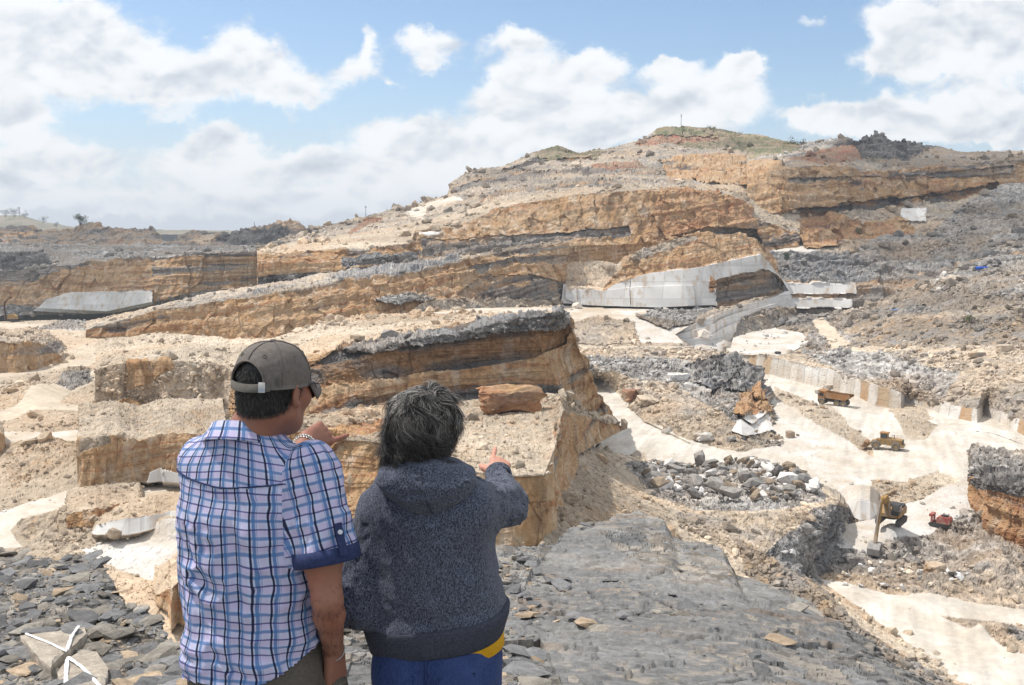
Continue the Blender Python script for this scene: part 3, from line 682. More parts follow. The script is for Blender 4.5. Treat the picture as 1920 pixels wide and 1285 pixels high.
# ---- mesa in the middle
MS = patch('quarry_bench', [
    ('y', [(425, 820, 175), (445, 1100, 90), (640, 1190, 90), (900, 1180, 91), (1030, 1100, 94), (1055, 960, 112), (1085, 850, 145), (1170, 805, 188)]),
    ('y', [(425, 800, 175), (445, 815, 112), (560, 802, 104), (640, 810, 102), (730, 832, 100), (850, 880, 98), (960, 893, 97), (1020, 890, 98), (1040, 840, 108), (1054, 770, 128), (1075, 775, 150), (1166, 800, 188)]),
    ('y', [(425, 780, 176), (450, 775, 125), (560, 778, 118), (640, 766, 130), (730, 746, 142), (860, 741, 150), (1000, 738, 151), (1052, 738, 150), (1090, 768, 165), (1160, 796, 189)]),
    ('y', [(430, 740, 178), (450, 700, 146), (520, 676, 142), (580, 664, 143), (640, 650, 145), (700, 655, 146), (760, 634, 149), (850, 626, 151), (925, 607, 152), (1000, 596, 153), (1050, 588, 155), (1070, 612, 156), (1078, 640, 160), (1092, 700, 176)]),
    ('y', [(435, 680, 200), (470, 650, 200), (600, 604, 215), (700, 590, 222), (900, 578, 232), (1040, 575, 238), (1072, 590, 235)]),
    ('w', [(435, 240, -50), (1072, 250, -50)])],
    ['cliff', 'tanrubble', 'cliff', 'tanrubble', 'rubble'], 900, step=1.3,
    over=[([(555, 700), (640, 645), (760, 630), (930, 600), (1050, 585), (1085, 612), (1060, 625), (1060, 640), (1000, 668), (860, 690), (760, 705), (600, 730), (560, 735)], 'darkcliff', 1),
          ([(640, 650), (760, 628), (860, 620), (925, 600), (1050, 580), (1070, 600), (1040, 620), (960, 625), (860, 640), (760, 650), (700, 662)], 'shale', -1.5), ([(700, 1250), (700, 860), (850, 882), (960, 895), (1022, 892), (1042, 850), (1042, 1250)], 'wall', 0), ([(700, 960), (1040, 940), (1040, 952), (700, 975)], 'rustcliff', 0),
          ([(920, 760), (960, 738), (1004, 735), (1004, 755), (960, 778), (920, 784)], 'rustcliff', -5),
          ([(480, 640), (600, 600), (700, 585), (900, 575), (1040, 575), (1040, 590), (900, 600), (700, 612), (560, 650)], 'tanrubble'),
          ([(760, 590), (900, 578), (1040, 576), (1040, 585), (900, 590)], 'dust'),
          ([(560, 780), (700, 765), (1050, 742), (1050, 722), (860, 722), (640, 748)], 'darkcliff'), ([(560, 830), (700, 812), (760, 800), (740, 790), (600, 800)], 'rustcliff')],
    dip=.10, amp=.8, scatter=1.0, fs=.7)
# ---- scree and rubble terrace right of the mesa
SC = patch('quarry_slope', [
    ('z', [(960, 1300, -33), (1300, 1250, -42), (1600, 1380, -50), (1950, 1500, -54)]),
    ('z', [(1000, 1060, -31.5), (1150, 1030, -36), (1300, 1050, -42), (1400, 1100, -46), (1520, 1160, -50), (1650, 1215, -52), (1860, 1300, -54.2)]),
    ('z', [(1035, 960, -32), (1120, 955, -36), (1200, 960, -40), (1270, 975, -42.5), (1350, 1010, -43.5), (1430, 1035, -44.5), (1470, 1060, -47), (1500, 1080, -51), (1548, 1092, -53.6)]),
    ('z', [(1045, 900, -32.4), (1120, 905, -37), (1200, 915, -41.5), (1300, 940, -43), (1400, 950, -43), (1500, 955, -43.5), (1545, 972, -44.5), (1565, 990, -48), (1592, 1000, -53)]),
    ('z', [(1062, 815, -33), (1110, 835, -37), (1160, 850, -42), (1220, 862, -45), (1300, 870, -45.5), (1350, 866, -45), (1400, 856, -44.6), (1460, 868, -44.5), (1530, 905, -44.6), (1575, 938, -45.8), (1608, 962, -52)]),
    ('w', [(1062, 230, -60), (1608, 230, -60)])],
    ['brownrubble', 'tanrubble', 'tanrubble', 'tanrubble', 'rubble'], 800, step=1.3,
    over=[([(1170, 870), (1250, 862), (1400, 850), (1540, 910), (1550, 940), (1480, 955), (1300, 955), (1220, 930)], 'greyrubble'),
          ([(1430, 1040), (1520, 960), (1560, 945), (1620, 960), (1560, 1060), (1545, 1100), (1490, 1090)], 'shale'),
          ([(1260, 960), (1460, 960), (1530, 965), (1430, 1030), (1300, 1000)], 'rubble'),
          ([(1380, 1010), (1430, 1035), (1500, 1085), (1540, 1100), (1620, 1180), (1850, 1330), (1500, 1330)], 'brownrubble')],
    dip=.2, amp=.8, scatter=1.4, fs=.7)
# ---- left valley floor
LF = patch('quarry_floor', [
    ('z', [(-1200, 2400, -42), (1300, 2400, -42)]),
    ('z', [(-300, 1200, -36), (430, 1200, -36)]),
    ('z', [(-300, 960, -34), (450, 960, -34)]),
    ('z', [(-300, 760, -33), (480, 760, -33)]),
    ('z', [(-300, 670, -32.5), (520, 670, -32.5)]),
    ('z', [(-300, 604, -33), (540, 604, -33)])],
    ['dustrubble', 'dustrubble', 'dustrubble', 'dustrubble', 'dustrubble'], 600, step=1.3,
    over=[([(0, 860), (60, 810), (120, 800), (150, 840), (110, 905), (20, 930)], 'tanrubble'), ([(20, 990), (120, 955), (180, 990), (150, 1040), (60, 1040)], 'tanrubble'), ([(0, 720), (90, 705), (150, 700), (100, 745), (20, 775), (0, 775)], 'tanrubble'), ([(-300, 610), (60, 608), (150, 615), (240, 628), (360, 640), (350, 660), (250, 670), (100, 700), (0, 715), (-300, 730), (-300, 712), (0, 702), (100, 685), (200, 665), (330, 655), (300, 640), (160, 628), (100, 622), (-300, 640)], 'road'),
          ([(-300, 800), (0, 780), (90, 730), (180, 700), (200, 690), (190, 710), (110, 760), (170, 765), (180, 775), (60, 775), (20, 800), (-300, 840)], 'road'),
          ([(0, 860), (0, 828), (150, 822), (150, 850), (60, 862)], 'dust'),
          ([(-300, 1000), (0, 960), (150, 925), (340, 915), (360, 940), (200, 945), (60, 975), (20, 1010), (40, 1040), (-300, 1060)], 'dust'),
          ([(150, 1050), (250, 1020), (360, 1010), (360, 1100), (280, 1110), (200, 1080)], 'whitedust'),
          ([(100, 730), (130, 690), (170, 690), (170, 720), (130, 740)], 'greyrubble'),
          ([(60, 620), (160, 590), (260, 590), (240, 620), (160, 622)], 'greyrubble'),
          ([(360, 640), (440, 640), (440, 700), (330, 690), (200, 690), (300, 670)], 'dust')],
    bumps=[(60, 745, 60, 14, 2), (90, 880, 70, 22, 3), (120, 1000, 70, 20, 2), (320, 1010, 50, 14, 2), (330, 625, 60, 8, 2), (120, 590, 80, 10, 6)], dip=.05, scatter=1.2, fs=.8)


def bench(pts, zb, depth, face='ochre', top='tanrubble', batter=.15, rise=0.0, name='rock_bench', **k):
    """free-standing rock bench: pts = (u, v_base, v_top) along its front foot, standing on level zb"""
    a0 = np.array(pts, float); uu = np.linspace(a0[0, 0], a0[-1, 0], max(12, int((a0[-1, 0] - a0[0, 0]) / 5))); uu = np.unique(np.r_[uu, a0[:, 0]])
    a = np.stack([uu, np.interp(uu, a0[:, 0], a0[:, 1]), np.interp(uu, a0[:, 0], a0[:, 2])], -1); q_ = np.stack([uu / 16, uu * 0 + zb, uu * 0 + a0[0, 1]], -1)
    hh = np.clip(a[:, 1] - a[:, 2], 0, 30) / 30; a[:, 1] += 3 * hh * fbm(q_ / 2, 2, 7); a[:, 2] += 4 * hh * fbm(q_, 3, 8) + 2 * hh * fbm(q_ / 2, 2, 7)
    y = yz(a[:, 0], a[:, 1], zb)
    yt = y * (1 + .012)
    u = a[:, 0]; c0 = [(u[i], a[i, 1], y[i]) for i in range(len(u))]
    c1 = [(u[i], a[i, 2], yt[i]) for i in range(len(u))]
    zt = ray(u, a[:, 2])[1] * yt
    yb = yt + depth; c2 = []
    for i in range(len(u)):
        zz = zt[i] + rise
        # v where height zz is seen at depth yb
        lo, hi = 200., 1400.
        for _ in range(40):
            mid = (lo + hi) / 2
            if ray(u[i], mid)[1] * yb[i] > zz: lo = mid
            else: hi = mid
        c2.append((u[i], min(mid, a[i, 2] - .5), yb[i]))
    c3 = [(u[0], float(yb[0] + 6), zb - 6), (u[-1], float(yb[-1] + 6), zb - 6)]
    k.setdefault('nu', max(60, int((u[-1] - u[0]) / 1.3)))
    nu = k.pop('nu')
    pre = [(u[i], a[i, 1] + 14, float(yz(u[i], a[i, 1] + 14, zb - 2))) for i in range(len(u))]
    return patch(name, [('y', pre), ('y', c0), ('y', c1), ('y', c2), ('w', c3)], [top, face, top, top], nu, step=1.2, **k)


bench([(178, 782, 700), (190, 780, 690), (230, 782, 682), (235, 780, 682), (300, 782, 676), (380, 788, 680), (430, 796, 690), (520, 800, 690)], -33, 45, 'tanrubble', 'tanrubble', fs=.8, dip=.05,
      over=[([(236, 735), (236, 680), (320, 672), (330, 690), (280, 720)], 'ochre'), ([(250, 782), (250, 745), (300, 740), (420, 755), (520, 770), (520, 800)], 'rubble'), ([(178, 790), (178, 760), (245, 745), (290, 770), (290, 790)], 'ochre', -2)])
bench([(146, 905, 902), (147, 912, 822), (200, 914, 818), (205, 912, 815), (260, 905, 826), (300, 902, 812), (330, 905, 812), (420, 915, 815)], -33, 26, 'ochre', 'tanrubble', fs=.6,
      over=[([(275, 905), (280, 885), (304, 876), (306, 905)], 'marble', -1, True), ([(306, 912), (304, 880), (345, 890), (345, 915)], 'marble', -2, True), ([(148, 850), (148, 822), (205, 812), (210, 830)], 'tanrubble')])
bench([(122, 986, 984), (126, 988, 962), (180, 985, 952), (245, 965, 944), (262, 962, 942), (268, 968, 960)], -33.5, 10, 'rustcliff', 'dustrubble', amp=.8, fs=.5)
bench([(172, 1000, 998), (180, 1004, 985), (240, 1002, 970), (262, 1000, 972), (320, 978, 956), (332, 990, 958), (420, 1000, 960)], -33.5, 8, 'marble', 'dustrubble', amp=.8, fs=.5)
bench([(285, 1110, 1108), (296, 1130, 1118), (318, 1145, 1105), (320, 1180, 1108), (334, 1165, 1092), (400, 1180, 1085)], -35, 8, 'ochre', 'dustrubble', amp=.7, fs=.4)
bench([(-200, 705, 645), (0, 704, 640), (60, 698, 640), (90, 690, 645), (118, 684, 668), (124, 684, 682)], -33, 30, 'ochre', 'rubble', fs=.8,
      over=[([(0, 665), (40, 650), (120, 640), (120, 660), (60, 668)], 'greycliff')])
bench([(-200, 862, 812), (-10, 858, 812), (6, 852, 815), (10, 848, 846)], -33, 10, 'ochre', 'tanrubble', amp=.5)
# ---- mesa cut by the right edge of the frame
bench([(1815, 935, 930), (1822, 972, 892), (1850, 1010, 905), (1900, 1028, 912), (1960, 1045, 915), (2200, 1080, 900)], -52.5, 26, 'rustcliff', 'greyrubble', amp=1.0, fs=.8, rise=.5,
      over=[([(1818, 900), (1850, 880), (2200, 880), (2200, 925), (1900, 930), (1850, 920), (1825, 915)], 'darkshale')])
# rounded white marble block beside the ramp
bench([(1560, 950, 949), (1572, 957, 945), (1590, 966, 936), (1612, 977, 936), (1632, 976, 939), (1645, 966, 946), (1653, 955, 953)], -51.5, 6, 'marble', 'whitedust', amp=.8, rise=1)

# ================================================================== LOOSE STONES
def ico():
    t = (1 + 5 ** .5) / 2
    v = np.array([(-1, t, 0), (1, t, 0), (-1, -t, 0), (1, -t, 0), (0, -1, t), (0, 1, t), (0, -1, -t), (0, 1, -t), (t, 0, -1), (t, 0, 1), (-t, 0, -1), (-t, 0, 1)], float)
    f = np.array([(0, 11, 5), (0, 5, 1), (0, 1, 7), (0, 7, 10), (0, 10, 11), (1, 5, 9), (5, 11, 4), (11, 10, 2), (10, 7, 6), (7, 1, 8), (3, 9, 4), (3, 4, 2), (3, 2, 6), (3, 6, 8), (3, 8, 9), (4, 9, 5), (2, 4, 11), (6, 2, 10), (8, 6, 7), (9, 8, 1)])
    return v / np.linalg.norm(v, axis=1)[:, None], f


IV, IF = ico()


def block_shapes(n, rng, flat=.6):
    """angular stones: boxes with cut, pushed corners"""
    out = []
    for _ in range(n):
        v = IV.copy() + rng.normal(0, .17, (12, 3))
        # square it off
        v = np.sign(v) * np.abs(v) ** .62
        v *= np.array([1, rng.uniform(.55, .95), rng.uniform(.35, .8) * flat / .6])
        out.append(v * .8)
    return np.array(out)


SHAPES = block_shapes(24, np.random.default_rng(3))


def rots(n, rng, tilt=.5):
    a = rng.uniform(0, 2 * np.pi, n); b = rng.normal(0, tilt, n); c = rng.normal(0, tilt, n)
    ca, sa, cb, sb, cc, sc = np.cos(a), np.sin(a), np.cos(b), np.sin(b), np.cos(c), np.sin(c)
    Rz = np.zeros((n, 3, 3)); Rz[:, 0, 0] = ca; Rz[:, 0, 1] = -sa; Rz[:, 1, 0] = sa; Rz[:, 1, 1] = ca; Rz[:, 2, 2] = 1
    Rx = np.zeros((n, 3, 3)); Rx[:, 0, 0] = 1; Rx[:, 1, 1] = cb; Rx[:, 1, 2] = -sb; Rx[:, 2, 1] = sb; Rx[:, 2, 2] = cb
    Ry = np.zeros((n, 3, 3)); Ry[:, 1, 1] = 1; Ry[:, 0, 0] = cc; Ry[:, 0, 2] = sc; Ry[:, 2, 0] = -sc; Ry[:, 2, 2] = cc
    return Rx @ Ry @ Rz


def stones(name, pos, size, colr, mat, seed=0, tilt=.5, shapes=None):
    rng = np.random.default_rng(seed); n = len(pos); sh = SHAPES if shapes is None else shapes
    v = sh[rng.integers(0, len(sh), n)]
    v = np.einsum('nij,nkj->nki', rots(n, rng, tilt), v * size[:, None, None]) + pos[:, None, :]
    f = IF[None] + (np.arange(n) * 12)[:, None, None]
    c = np.repeat(colr * rng.uniform(.65, 1.35, (n, 1)), 12, 0)
    o = mesh_obj(name, v.reshape(-1, 3), f.reshape(-1, 3), mat, smooth=False, col=np.clip(c, .01, .85))
    return tag(o, kind='stuff')


def scatter_all():
    P = np.concatenate([s[0] for s in SCATTER]); N = np.concatenate([s[1] for s in SCATTER]); c = np.concatenate([s[2] for s in SCATTER])
    w = np.concatenate([s[3] for s in SCATTER]); y = np.concatenate([s[4] for s in SCATTER])
    rng = np.random.default_rng(5); n = 42000
    cl = fbm(P / 9, 2, 77); w = w * np.where(y > 350, .4, 1) * np.clip(.3 + 2.2 * cl, .05, 2)
    i = rng.choice(len(P), n, p=w / w.sum())
    s = .0016 * y[i] * (rng.pareto(2.6, n) + .55); s = np.clip(s, .12, .011 * y[i]); s = np.minimum(s, np.where(y[i] > 350, 2.6, 1.8)); s = np.where(y[i] > 350, s * 1.5, s)
    p = P[i] + rng.normal(0, .3, (n, 3)) * [1, 1, 0] ; p[:, 2] += s * .15
    stones('rubble', p, s, c[i] * 1.05, MROCK, 4)


scatter_all()


# ================================================================== FOREGROUND LEDGE
REL['gravel'] = (0, 0, 0, 1, 0); REL['slatebroken'] = (0, 0, 0, 1, 0)
_sh = shade


def shade(ty, P, dip=0.1, sc=1.0):
    if ty in ('gravel', 'slatebroken', 'slate'):
        n = len(P); x, y, z = P.T; q = np.stack([x, y, z], -1)
        a = fbm(q * 1.1, 4, 80); b = fbm(q * np.array([1.2, 5, 1]), 4, 81); f = fbm(q * 14, 3, 82)
        g1, g2, go, gi = cell(np.stack([x * 7, y * 6, z * 3], -1) + .4 * np.stack([vn(np.stack([x, y * .8, x * 0], -1) * 9, 66), vn(np.stack([x, y * .8, x * 0], -1) * 9, 67), x * 0], -1), 68)
        s0 = np.tile([.165, .168, .172], (n, 1)); s1 = np.tile([.255, .25, .24], (n, 1)); br = np.tile([.27, .19, .13], (n, 1)); tn = np.tile([.36, .30, .23], (n, 1))
        c = mixc(s0, s1, .5 + 1.3 * a)
        c = mixc(c, br, sstep(b + .5 * a, .12, .5) * (.45 if ty == 'slate' else .25))
        if ty == 'slate':
            c = mixc(c, tn, sstep(-a + .6 * f, .2, .6) * .5); c = c * (1 + .25 * f + .25 * fbm(q * np.array([.5, 2.2, 1]), 4, 431))[:, None]
            return np.clip(mixc(c, c * .3, np.exp(-(cracks(P) / .014) ** 2) * .9), .01, .8)
        c = mixc(c, tn, sstep(gi[:, 1] + .4 * a, .30, .9) * (.85 if ty == 'gravel' else .45))
        return np.clip(c * (.55 + .75 * gi[:, 2])[:, None], .01, .8)
    return _sh(ty, P, dip, sc)


SAVE = SCATTER[:]; SCATTER.clear()
NEAR = patch('rock_ledge', [
    ('z', [(-2600, 2970, -2.0), (4600, 2970, -2.0)]),
    ('z', [(-900, 1600, -2.0), (2700, 1600, -2.0)]),
    ('z', [(-500, 1290, -2.12), (340, 1290, -2.12), (650, 1290, -2.15), (950, 1290, -2.05), (1750, 1320, -2.25), (2500, 1500, -2.3)]),
    ('z', [(-400, 1150, -2.38), (0, 1150, -2.34), (200, 1180, -2.3), (340, 1255, -2.2), (650, 1240, -2.32), (780, 1180, -2.5), (950, 1150, -2.75), (1150, 1120, -2.85), (1400, 1140, -2.9), (1560, 1200, -2.9), (1650, 1245, -2.75), (1760, 1310, -2.5), (2450, 1580, -2.4)]),
    ('z', [(-400, 1040, -2.7), (-60, 1030, -2.7), (0, 1036, -2.7), (40, 1042, -2.65), (60, 1048, -2.6), (160, 1046, -2.6), (190, 1062, -2.55), (205, 1085, -2.5), (240, 1130, -2.4), (300, 1155, -2.35), (315, 1190, -2.32), (345, 1225, -2.3), (500, 1230, -2.35), (650, 1180, -2.5), (700, 1150, -2.7), (780, 1110, -2.9), (880, 1050, -3.0), (930, 1018, -3.2), (1040, 1016, -3.4), (1060, 995, -3.6), (1110, 972, -3.9), (1160, 955, -4.15), (1200, 953, -4.15), (1245, 968, -4.0), (1262, 1000, -3.9), (1350, 1012, -3.85), (1362, 1040, -3.75), (1380, 1080, -3.6), (1470, 1100, -3.5), (1500, 1120, -3.45), (1560, 1165, -3.25), (1580, 1200, -3.15), (1640, 1232, -3.05), (1740, 1288, -2.8), (2400, 1600, -2.5)]),
    ('w', [(-400, 8.5, -4.6), (240, 7.3, -4.4), (345, 6.3, -4.0), (650, 7.0, -4.2), (930, 10.8, -5.2), (1180, 15.6, -6.2), (1380, 10.5, -5.4), (1640, 8.0, -4.8), (2400, 5.8, -4.2)]),
    ('w', [(-400, 26, -30), (345, 24, -30), (930, 26, -32), (1180, 32, -34), (1640, 26, -40), (2400, 22, -42)])],
    ['gravel', 'gravel', 'slatebroken', 'slatebroken', 'slatebroken', 'slatebroken'], 1400, step=1.25, kind='near', mat=MNEAR, noisev=.15,
    over=[([(930, 1400), (925, 1230), (960, 1180), (975, 1120), (1010, 1060), (1050, 1010), (1060, 990), (1180, 945), (1290, 1000), (1400, 1080), (1600, 1190), (1760, 1290), (2600, 1600), (1500, 2000)], 'slate'),
          ([(1120, 1010), (1250, 1000), (1300, 1040), (1390, 1075), (1395, 1110), (1290, 1100), (1180, 1060)], 'slatebroken'), ([(930, 1240), (1010, 1235), (1060, 1300), (940, 1400)], 'slatebroken'), ([(1400, 1240), (1560, 1215), (1700, 1300), (1450, 1330)], 'slatebroken')])
SCATTER[:] = SAVE


def flat_shapes(n, rng):
    v = block_shapes(n, rng); v[..., 2] *= rng.uniform(.10, .30, (n, 1)) / .5
    return v


FLATS = flat_shapes(30, np.random.default_rng(9))


def near_stones():
    P = NEAR['P'].reshape(-1, 3); U = NEAR['U'].ravel(); V = NEAR['V'].ravel(); rng = np.random.default_rng(12)
    left = (V > 1030) & (V < 1420) & (U < 400) & (U > -150)
    mid = (V > 1000) & (V < 1400) & (U > 600) & (U < 1010) & (V > 2080 - 1.02 * U - 60)
    slab = (V > 960) & (V < 1420) & (U >= 1000) & (U < 2100)
    cl = fbm(P * 1.1, 2, 91)
    w = left * 1.0 + mid * 1.1 + slab * np.clip(cl * 1.1 - .12, .012, 1) * .8
    w = w * (P[:, 1] < 16)
    i = rng.choice(len(P), 13000, p=w / w.sum()); y = P[i, 1]
    s = .0014 * y * (rng.pareto(1.75, len(i)) + .5); s = np.clip(s, .007, .13)
    tone = rng.random(len(i))
    c = np.where(tone[:, None] < .62, [[.175, .175, .178]], np.where(tone[:, None] < .88, [[.25, .23, .20]], [[.40, .31, .22]])) * 1.0
    p = P[i].copy(); p[:, 2] += s * .12
    big = np.argsort(-s / y)[:170]; rest = np.setdiff1d(np.arange(len(i)), big)
    stones('rubble', p[rest], s[rest], c[rest], MNEAR, 5, tilt=.22, shapes=FLATS)
    for k in big:
        sh = FLATS[rng.integers(0, len(FLATS))] * s[k]
        o = mesh_obj('stone', np.einsum('ij,kj->ki', rots(1, rng, .16)[0], sh), IF, MNEAR, smooth=False, col=np.tile(c[k] * rng.uniform(.75, 1.3), (12, 1)))
        o.location = p[k]
        u_ = U[i[k]]
        z_ = 0 if u_ < 400 else 1 if u_ < 1010 and V[i[k]] > 2080 - 1.02 * u_ - 60 else 2
        tag(o, ['loose flat stone lying on the grey gravel ledge left of the man', 'broken slate piece in the rubble beside the woman', 'loose chip of slate lying on the big smooth grey slab'][z_], 'stone',
            ['loose stones on the left ledge', 'broken slate beside the woman', 'loose stones on the slab'][z_])


near_stones()


# ================================================================== PEOPLE: tools
def sdf_mesh(fn, lo, hi, h, band=2.0):
    """distance field -> quad mesh (surface nets, evaluated only near the surface)"""
    lo = np.array(lo, float); hi = np.array(hi, float); K = 4
    n = np.ceil((hi - lo) / (h * K)).astype(int) + 1
    g = [lo[i] + np.arange(n[i]) * h * K + h * (K - 1) / 2 for i in range(3)]
    G = np.stack(np.meshgrid(*g, indexing='ij'), -1).reshape(-1, 3)
    dc = fn(G).reshape(n)
    act = np.abs(dc) < h * K * band
    D = np.repeat(np.repeat(np.repeat(np.where(dc < 0, -1., 1.), K, 0), K, 1), K, 2)
    A = np.argwhere(act)
    sub = np.stack(np.meshgrid(*[np.arange(K)] * 3, indexing='ij'), -1).reshape(-1, 3)
    ijk = (A[:, None, :] * K + sub[None]).reshape(-1, 3)
    for s in range(0, len(ijk), 400000):
        q = ijk[s:s + 400000]
        D[q[:, 0], q[:, 1], q[:, 2]] = fn(lo + q * h)
    Sg = D < 0; N = np.array(D.shape)
    c = [Sg[dx:N[0] - 1 + dx, dy:N[1] - 1 + dy, dz:N[2] - 1 + dz] for dx in (0, 1) for dy in (0, 1) for dz in (0, 1)]
    cnt = sum(x.astype(np.int8) for x in c); M = (cnt > 0) & (cnt < 8)
    cells = np.argwhere(M); idx = np.full(M.shape, -1, np.int64); idx[M] = np.arange(len(cells))
    off = np.array([(dx, dy, dz) for dx in (0, 1) for dy in (0, 1) for dz in (0, 1)])
    vals = np.stack([D[cells[:, 0] + o[0], cells[:, 1] + o[1], cells[:, 2] + o[2]] for o in off], 1)
    acc = np.zeros((len(cells), 3)); k = np.zeros(len(cells))
    for a in range(8):
        for b in range(a + 1, 8):
            if np.abs(off[a] - off[b]).sum() != 1: continue
            va, vb = vals[:, a], vals[:, b]; m = (va < 0) != (vb < 0)
            t = np.where(m, va / np.where(m, va - vb, 1), 0)
            acc += m[:, None] * (off[a] + t[:, None] * (off[b] - off[a])); k += m
    V = lo + (cells + acc / k[:, None]) * h
    Q = []
    for ax in range(3):
        e = np.moveaxis(Sg, ax, 0); d = e[:-1] != e[1:]; p = np.argwhere(d); fl = e[:-1][d]
        o1, o2 = [x for x in range(3) if x != ax]
        c0 = np.zeros((len(p), 3), int); c0[:, ax] = p[:, 0]; c0[:, o1] = p[:, 1]; c0[:, o2] = p[:, 2]
        ok = (c0[:, o1] > 0) & (c0[:, o2] > 0) & (c0[:, o1] < N[o1] - 1) & (c0[:, o2] < N[o2] - 1); c0 = c0[ok]; fl = fl[ok]
        qs = []
        for a, b in ((1, 1), (0, 1), (0, 0), (1, 0)):
            cc = c0.copy(); cc[:, o1] -= a; cc[:, o2] -= b; qs.append(idx[cc[:, 0], cc[:, 1], cc[:, 2]])
        q = np.stack(qs, 1)
        flip = fl if ax != 1 else ~fl
        q[~flip] = q[~flip][:, ::-1]
        Q.append(q)
    Q = np.concatenate(Q); Q = Q[(Q >= 0).all(1)]
    return V, Q


def nrm(V, Q):
    n = np.cross(V[Q[:, 2]] - V[Q[:, 0]], V[Q[:, 3]] - V[Q[:, 1]]); N = np.zeros_like(V)
    for k in range(4): np.add.at(N, Q[:, k], n)
    return N / (np.linalg.norm(N, axis=1, keepdims=True) + 1e-12)


def smin(a, b, k):
    if k <= 0: return np.minimum(a, b)
    h = np.maximum(k - np.abs(a - b), 0) / k
    return np.minimum(a, b) - h * h * k * .25


def cone(P, a, b, r1, r2):
    a = np.asarray(a, float); ab = np.asarray(b, float) - a
    t = np.clip(((P - a) @ ab) / (ab @ ab), 0, 1)
    return np.linalg.norm(P - a - t[:, None] * ab, axis=1) - (r1 + (r2 - r1) * t)


def ell(P, c, r, Rm=None):
    q = P - np.asarray(c, float)
    if Rm is not None: q = q @ Rm
    r = np.asarray(r, float); k0 = np.linalg.norm(q / r, axis=1); k1 = np.linalg.norm(q / (r * r), axis=1)
    return k0 * (k0 - 1) / np.maximum(k1, 1e-9)


def union(P, prims, k=.02):
    d = None
    for p in prims:
        kk = p[-1] if isinstance(p[-1], float) and p[0] in ('C', 'E') and len(p) in (6, 5) and False else k
        if p[0] == 'C': e = cone(P, *p[1:5]); kk = p[5] if len(p) > 5 else k
        else: e = ell(P, p[1], p[2], p[3] if len(p) > 3 else None); kk = p[4] if len(p) > 4 else k
        d = e if d is None else smin(d, e, kk)
    return d


def rot(yaw, pitch=0, roll=0):
    """columns: right, forward, up. yaw > 0 turns to the right seen from behind"""
    return np.array(Matrix.Rotation(-yaw, 3, 'Z') @ Matrix.Rotation(pitch, 3, 'X') @ Matrix.Rotation(roll, 3, 'Y'))


def wp(u, v, y): return at(u, v, y).reshape(3)


def part(name, V, Q, mat, root, **k):
    loc = np.array(root.location) if root.type == 'EMPTY' else np.array(root.parent.location)
    if root.type == 'EMPTY': o = mesh_obj(name, V - loc, Q, mat, root, **k)
    else: o = mesh_obj(name, V - loc, Q, mat, root, **k)
    return o


def tube(path, r, k=8, closed=False, flat=None):
    """swept tube; r scalar or per point; flat=(direction, factor) squashes it"""
    P = np.asarray(path, float); n = len(P); r = np.broadcast_to(r, n)
    T = np.gradient(P, axis=0) if not closed else np.roll(P, -1, 0) - np.roll(P, 1, 0)
    T /= np.linalg.norm(T, axis=1, keepdims=True) + 1e-12
    up = np.array([0, 0, 1.]) if abs(T[0] @ [0, 0, 1.]) < .9 else np.array([1., 0, 0])
    A = np.cross(T, up); A /= np.linalg.norm(A, axis=1, keepdims=True) + 1e-12; B = np.cross(A, T)
    th = np.linspace(0, 2 * np.pi, k, endpoint=False)
    fb = 1.0 if flat is None else flat
    V = P[:, None] + r[:, None, None] * (A[:, None] * np.cos(th)[None, :, None] + fb * B[:, None] * np.sin(th)[None, :, None])
    i = np.arange(n if closed else n - 1); j = np.arange(k); I, J = np.meshgrid(i, j, indexing='ij')
    I2 = (I + 1) % n; J2 = (J + 1) % k
    Q = np.stack([I * k + J, I * k + J2, I2 * k + J2, I2 * k + J], -1).reshape(-1, 4)
    return V.reshape(-1, 3), Q


def join(L):
    V = []; Q = []; n = 0
    for v, q in L: V.append(v); Q.append(q + n); n += len(v)
    return np.concatenate(V), np.concatenate(Q)


# ------------------------------------------------------------------ cloth and skin materials
def pmat(name, build, rough=.8, spec=.3, **kw):
    m = bpy.data.materials.new(name); m.use_nodes = True; g = NG(m.node_tree); g.n.clear()
    b = g.node('ShaderNodeBsdfPrincipled'); b.inputs['Roughness'].default_value = rough; b.inputs['Specular IOR Level'].default_value = spec
    for k, v in kw.items(): b.inputs[k.replace('_', ' ')].default_value = v
    o = g.node('ShaderNodeOutputMaterial'); g.l.new(b.outputs[0], o.inputs[0])
    c, h, dist = build(g)
    g.put(b.inputs['Base Color'], c)
    if h is not None:
        bp = g.node('ShaderNodeBump'); bp.inputs['Distance'].default_value = dist; g.put(bp.inputs['Height'], h); g.l.new(bp.outputs[0], b.inputs['Normal'])
    return m


def P_obj(g): return g.node('ShaderNodeTexCoord').outputs['Object']


def skin_b(col):
    def f(g):
        p = P_obj(g); n = g.noise(p, 45, 5, .6); n2 = g.noise(p, 9, 3, .5); n3 = g.noise(p, 420, 2, .5)
        c = g.mix(g.lin(n2, .35, .65, 0, .6), col, tuple(x * y for x, y in zip(col, (1.12, .80, .74))))
        c = g.mix(g.lin(n, .4, .7, 0, .4), c, tuple(x * .72 for x in col))
        return c, g.m('ADD', g.m('MULTIPLY', n3, .5), n), .0012
    return f


def band(g, x, c, w, soft=.06):
    d = g.m('ABSOLUTE', g.m('SUBTRACT', x, c)); return g.ss(d, w * .5 + soft * .5, w * .5 - soft * .5)


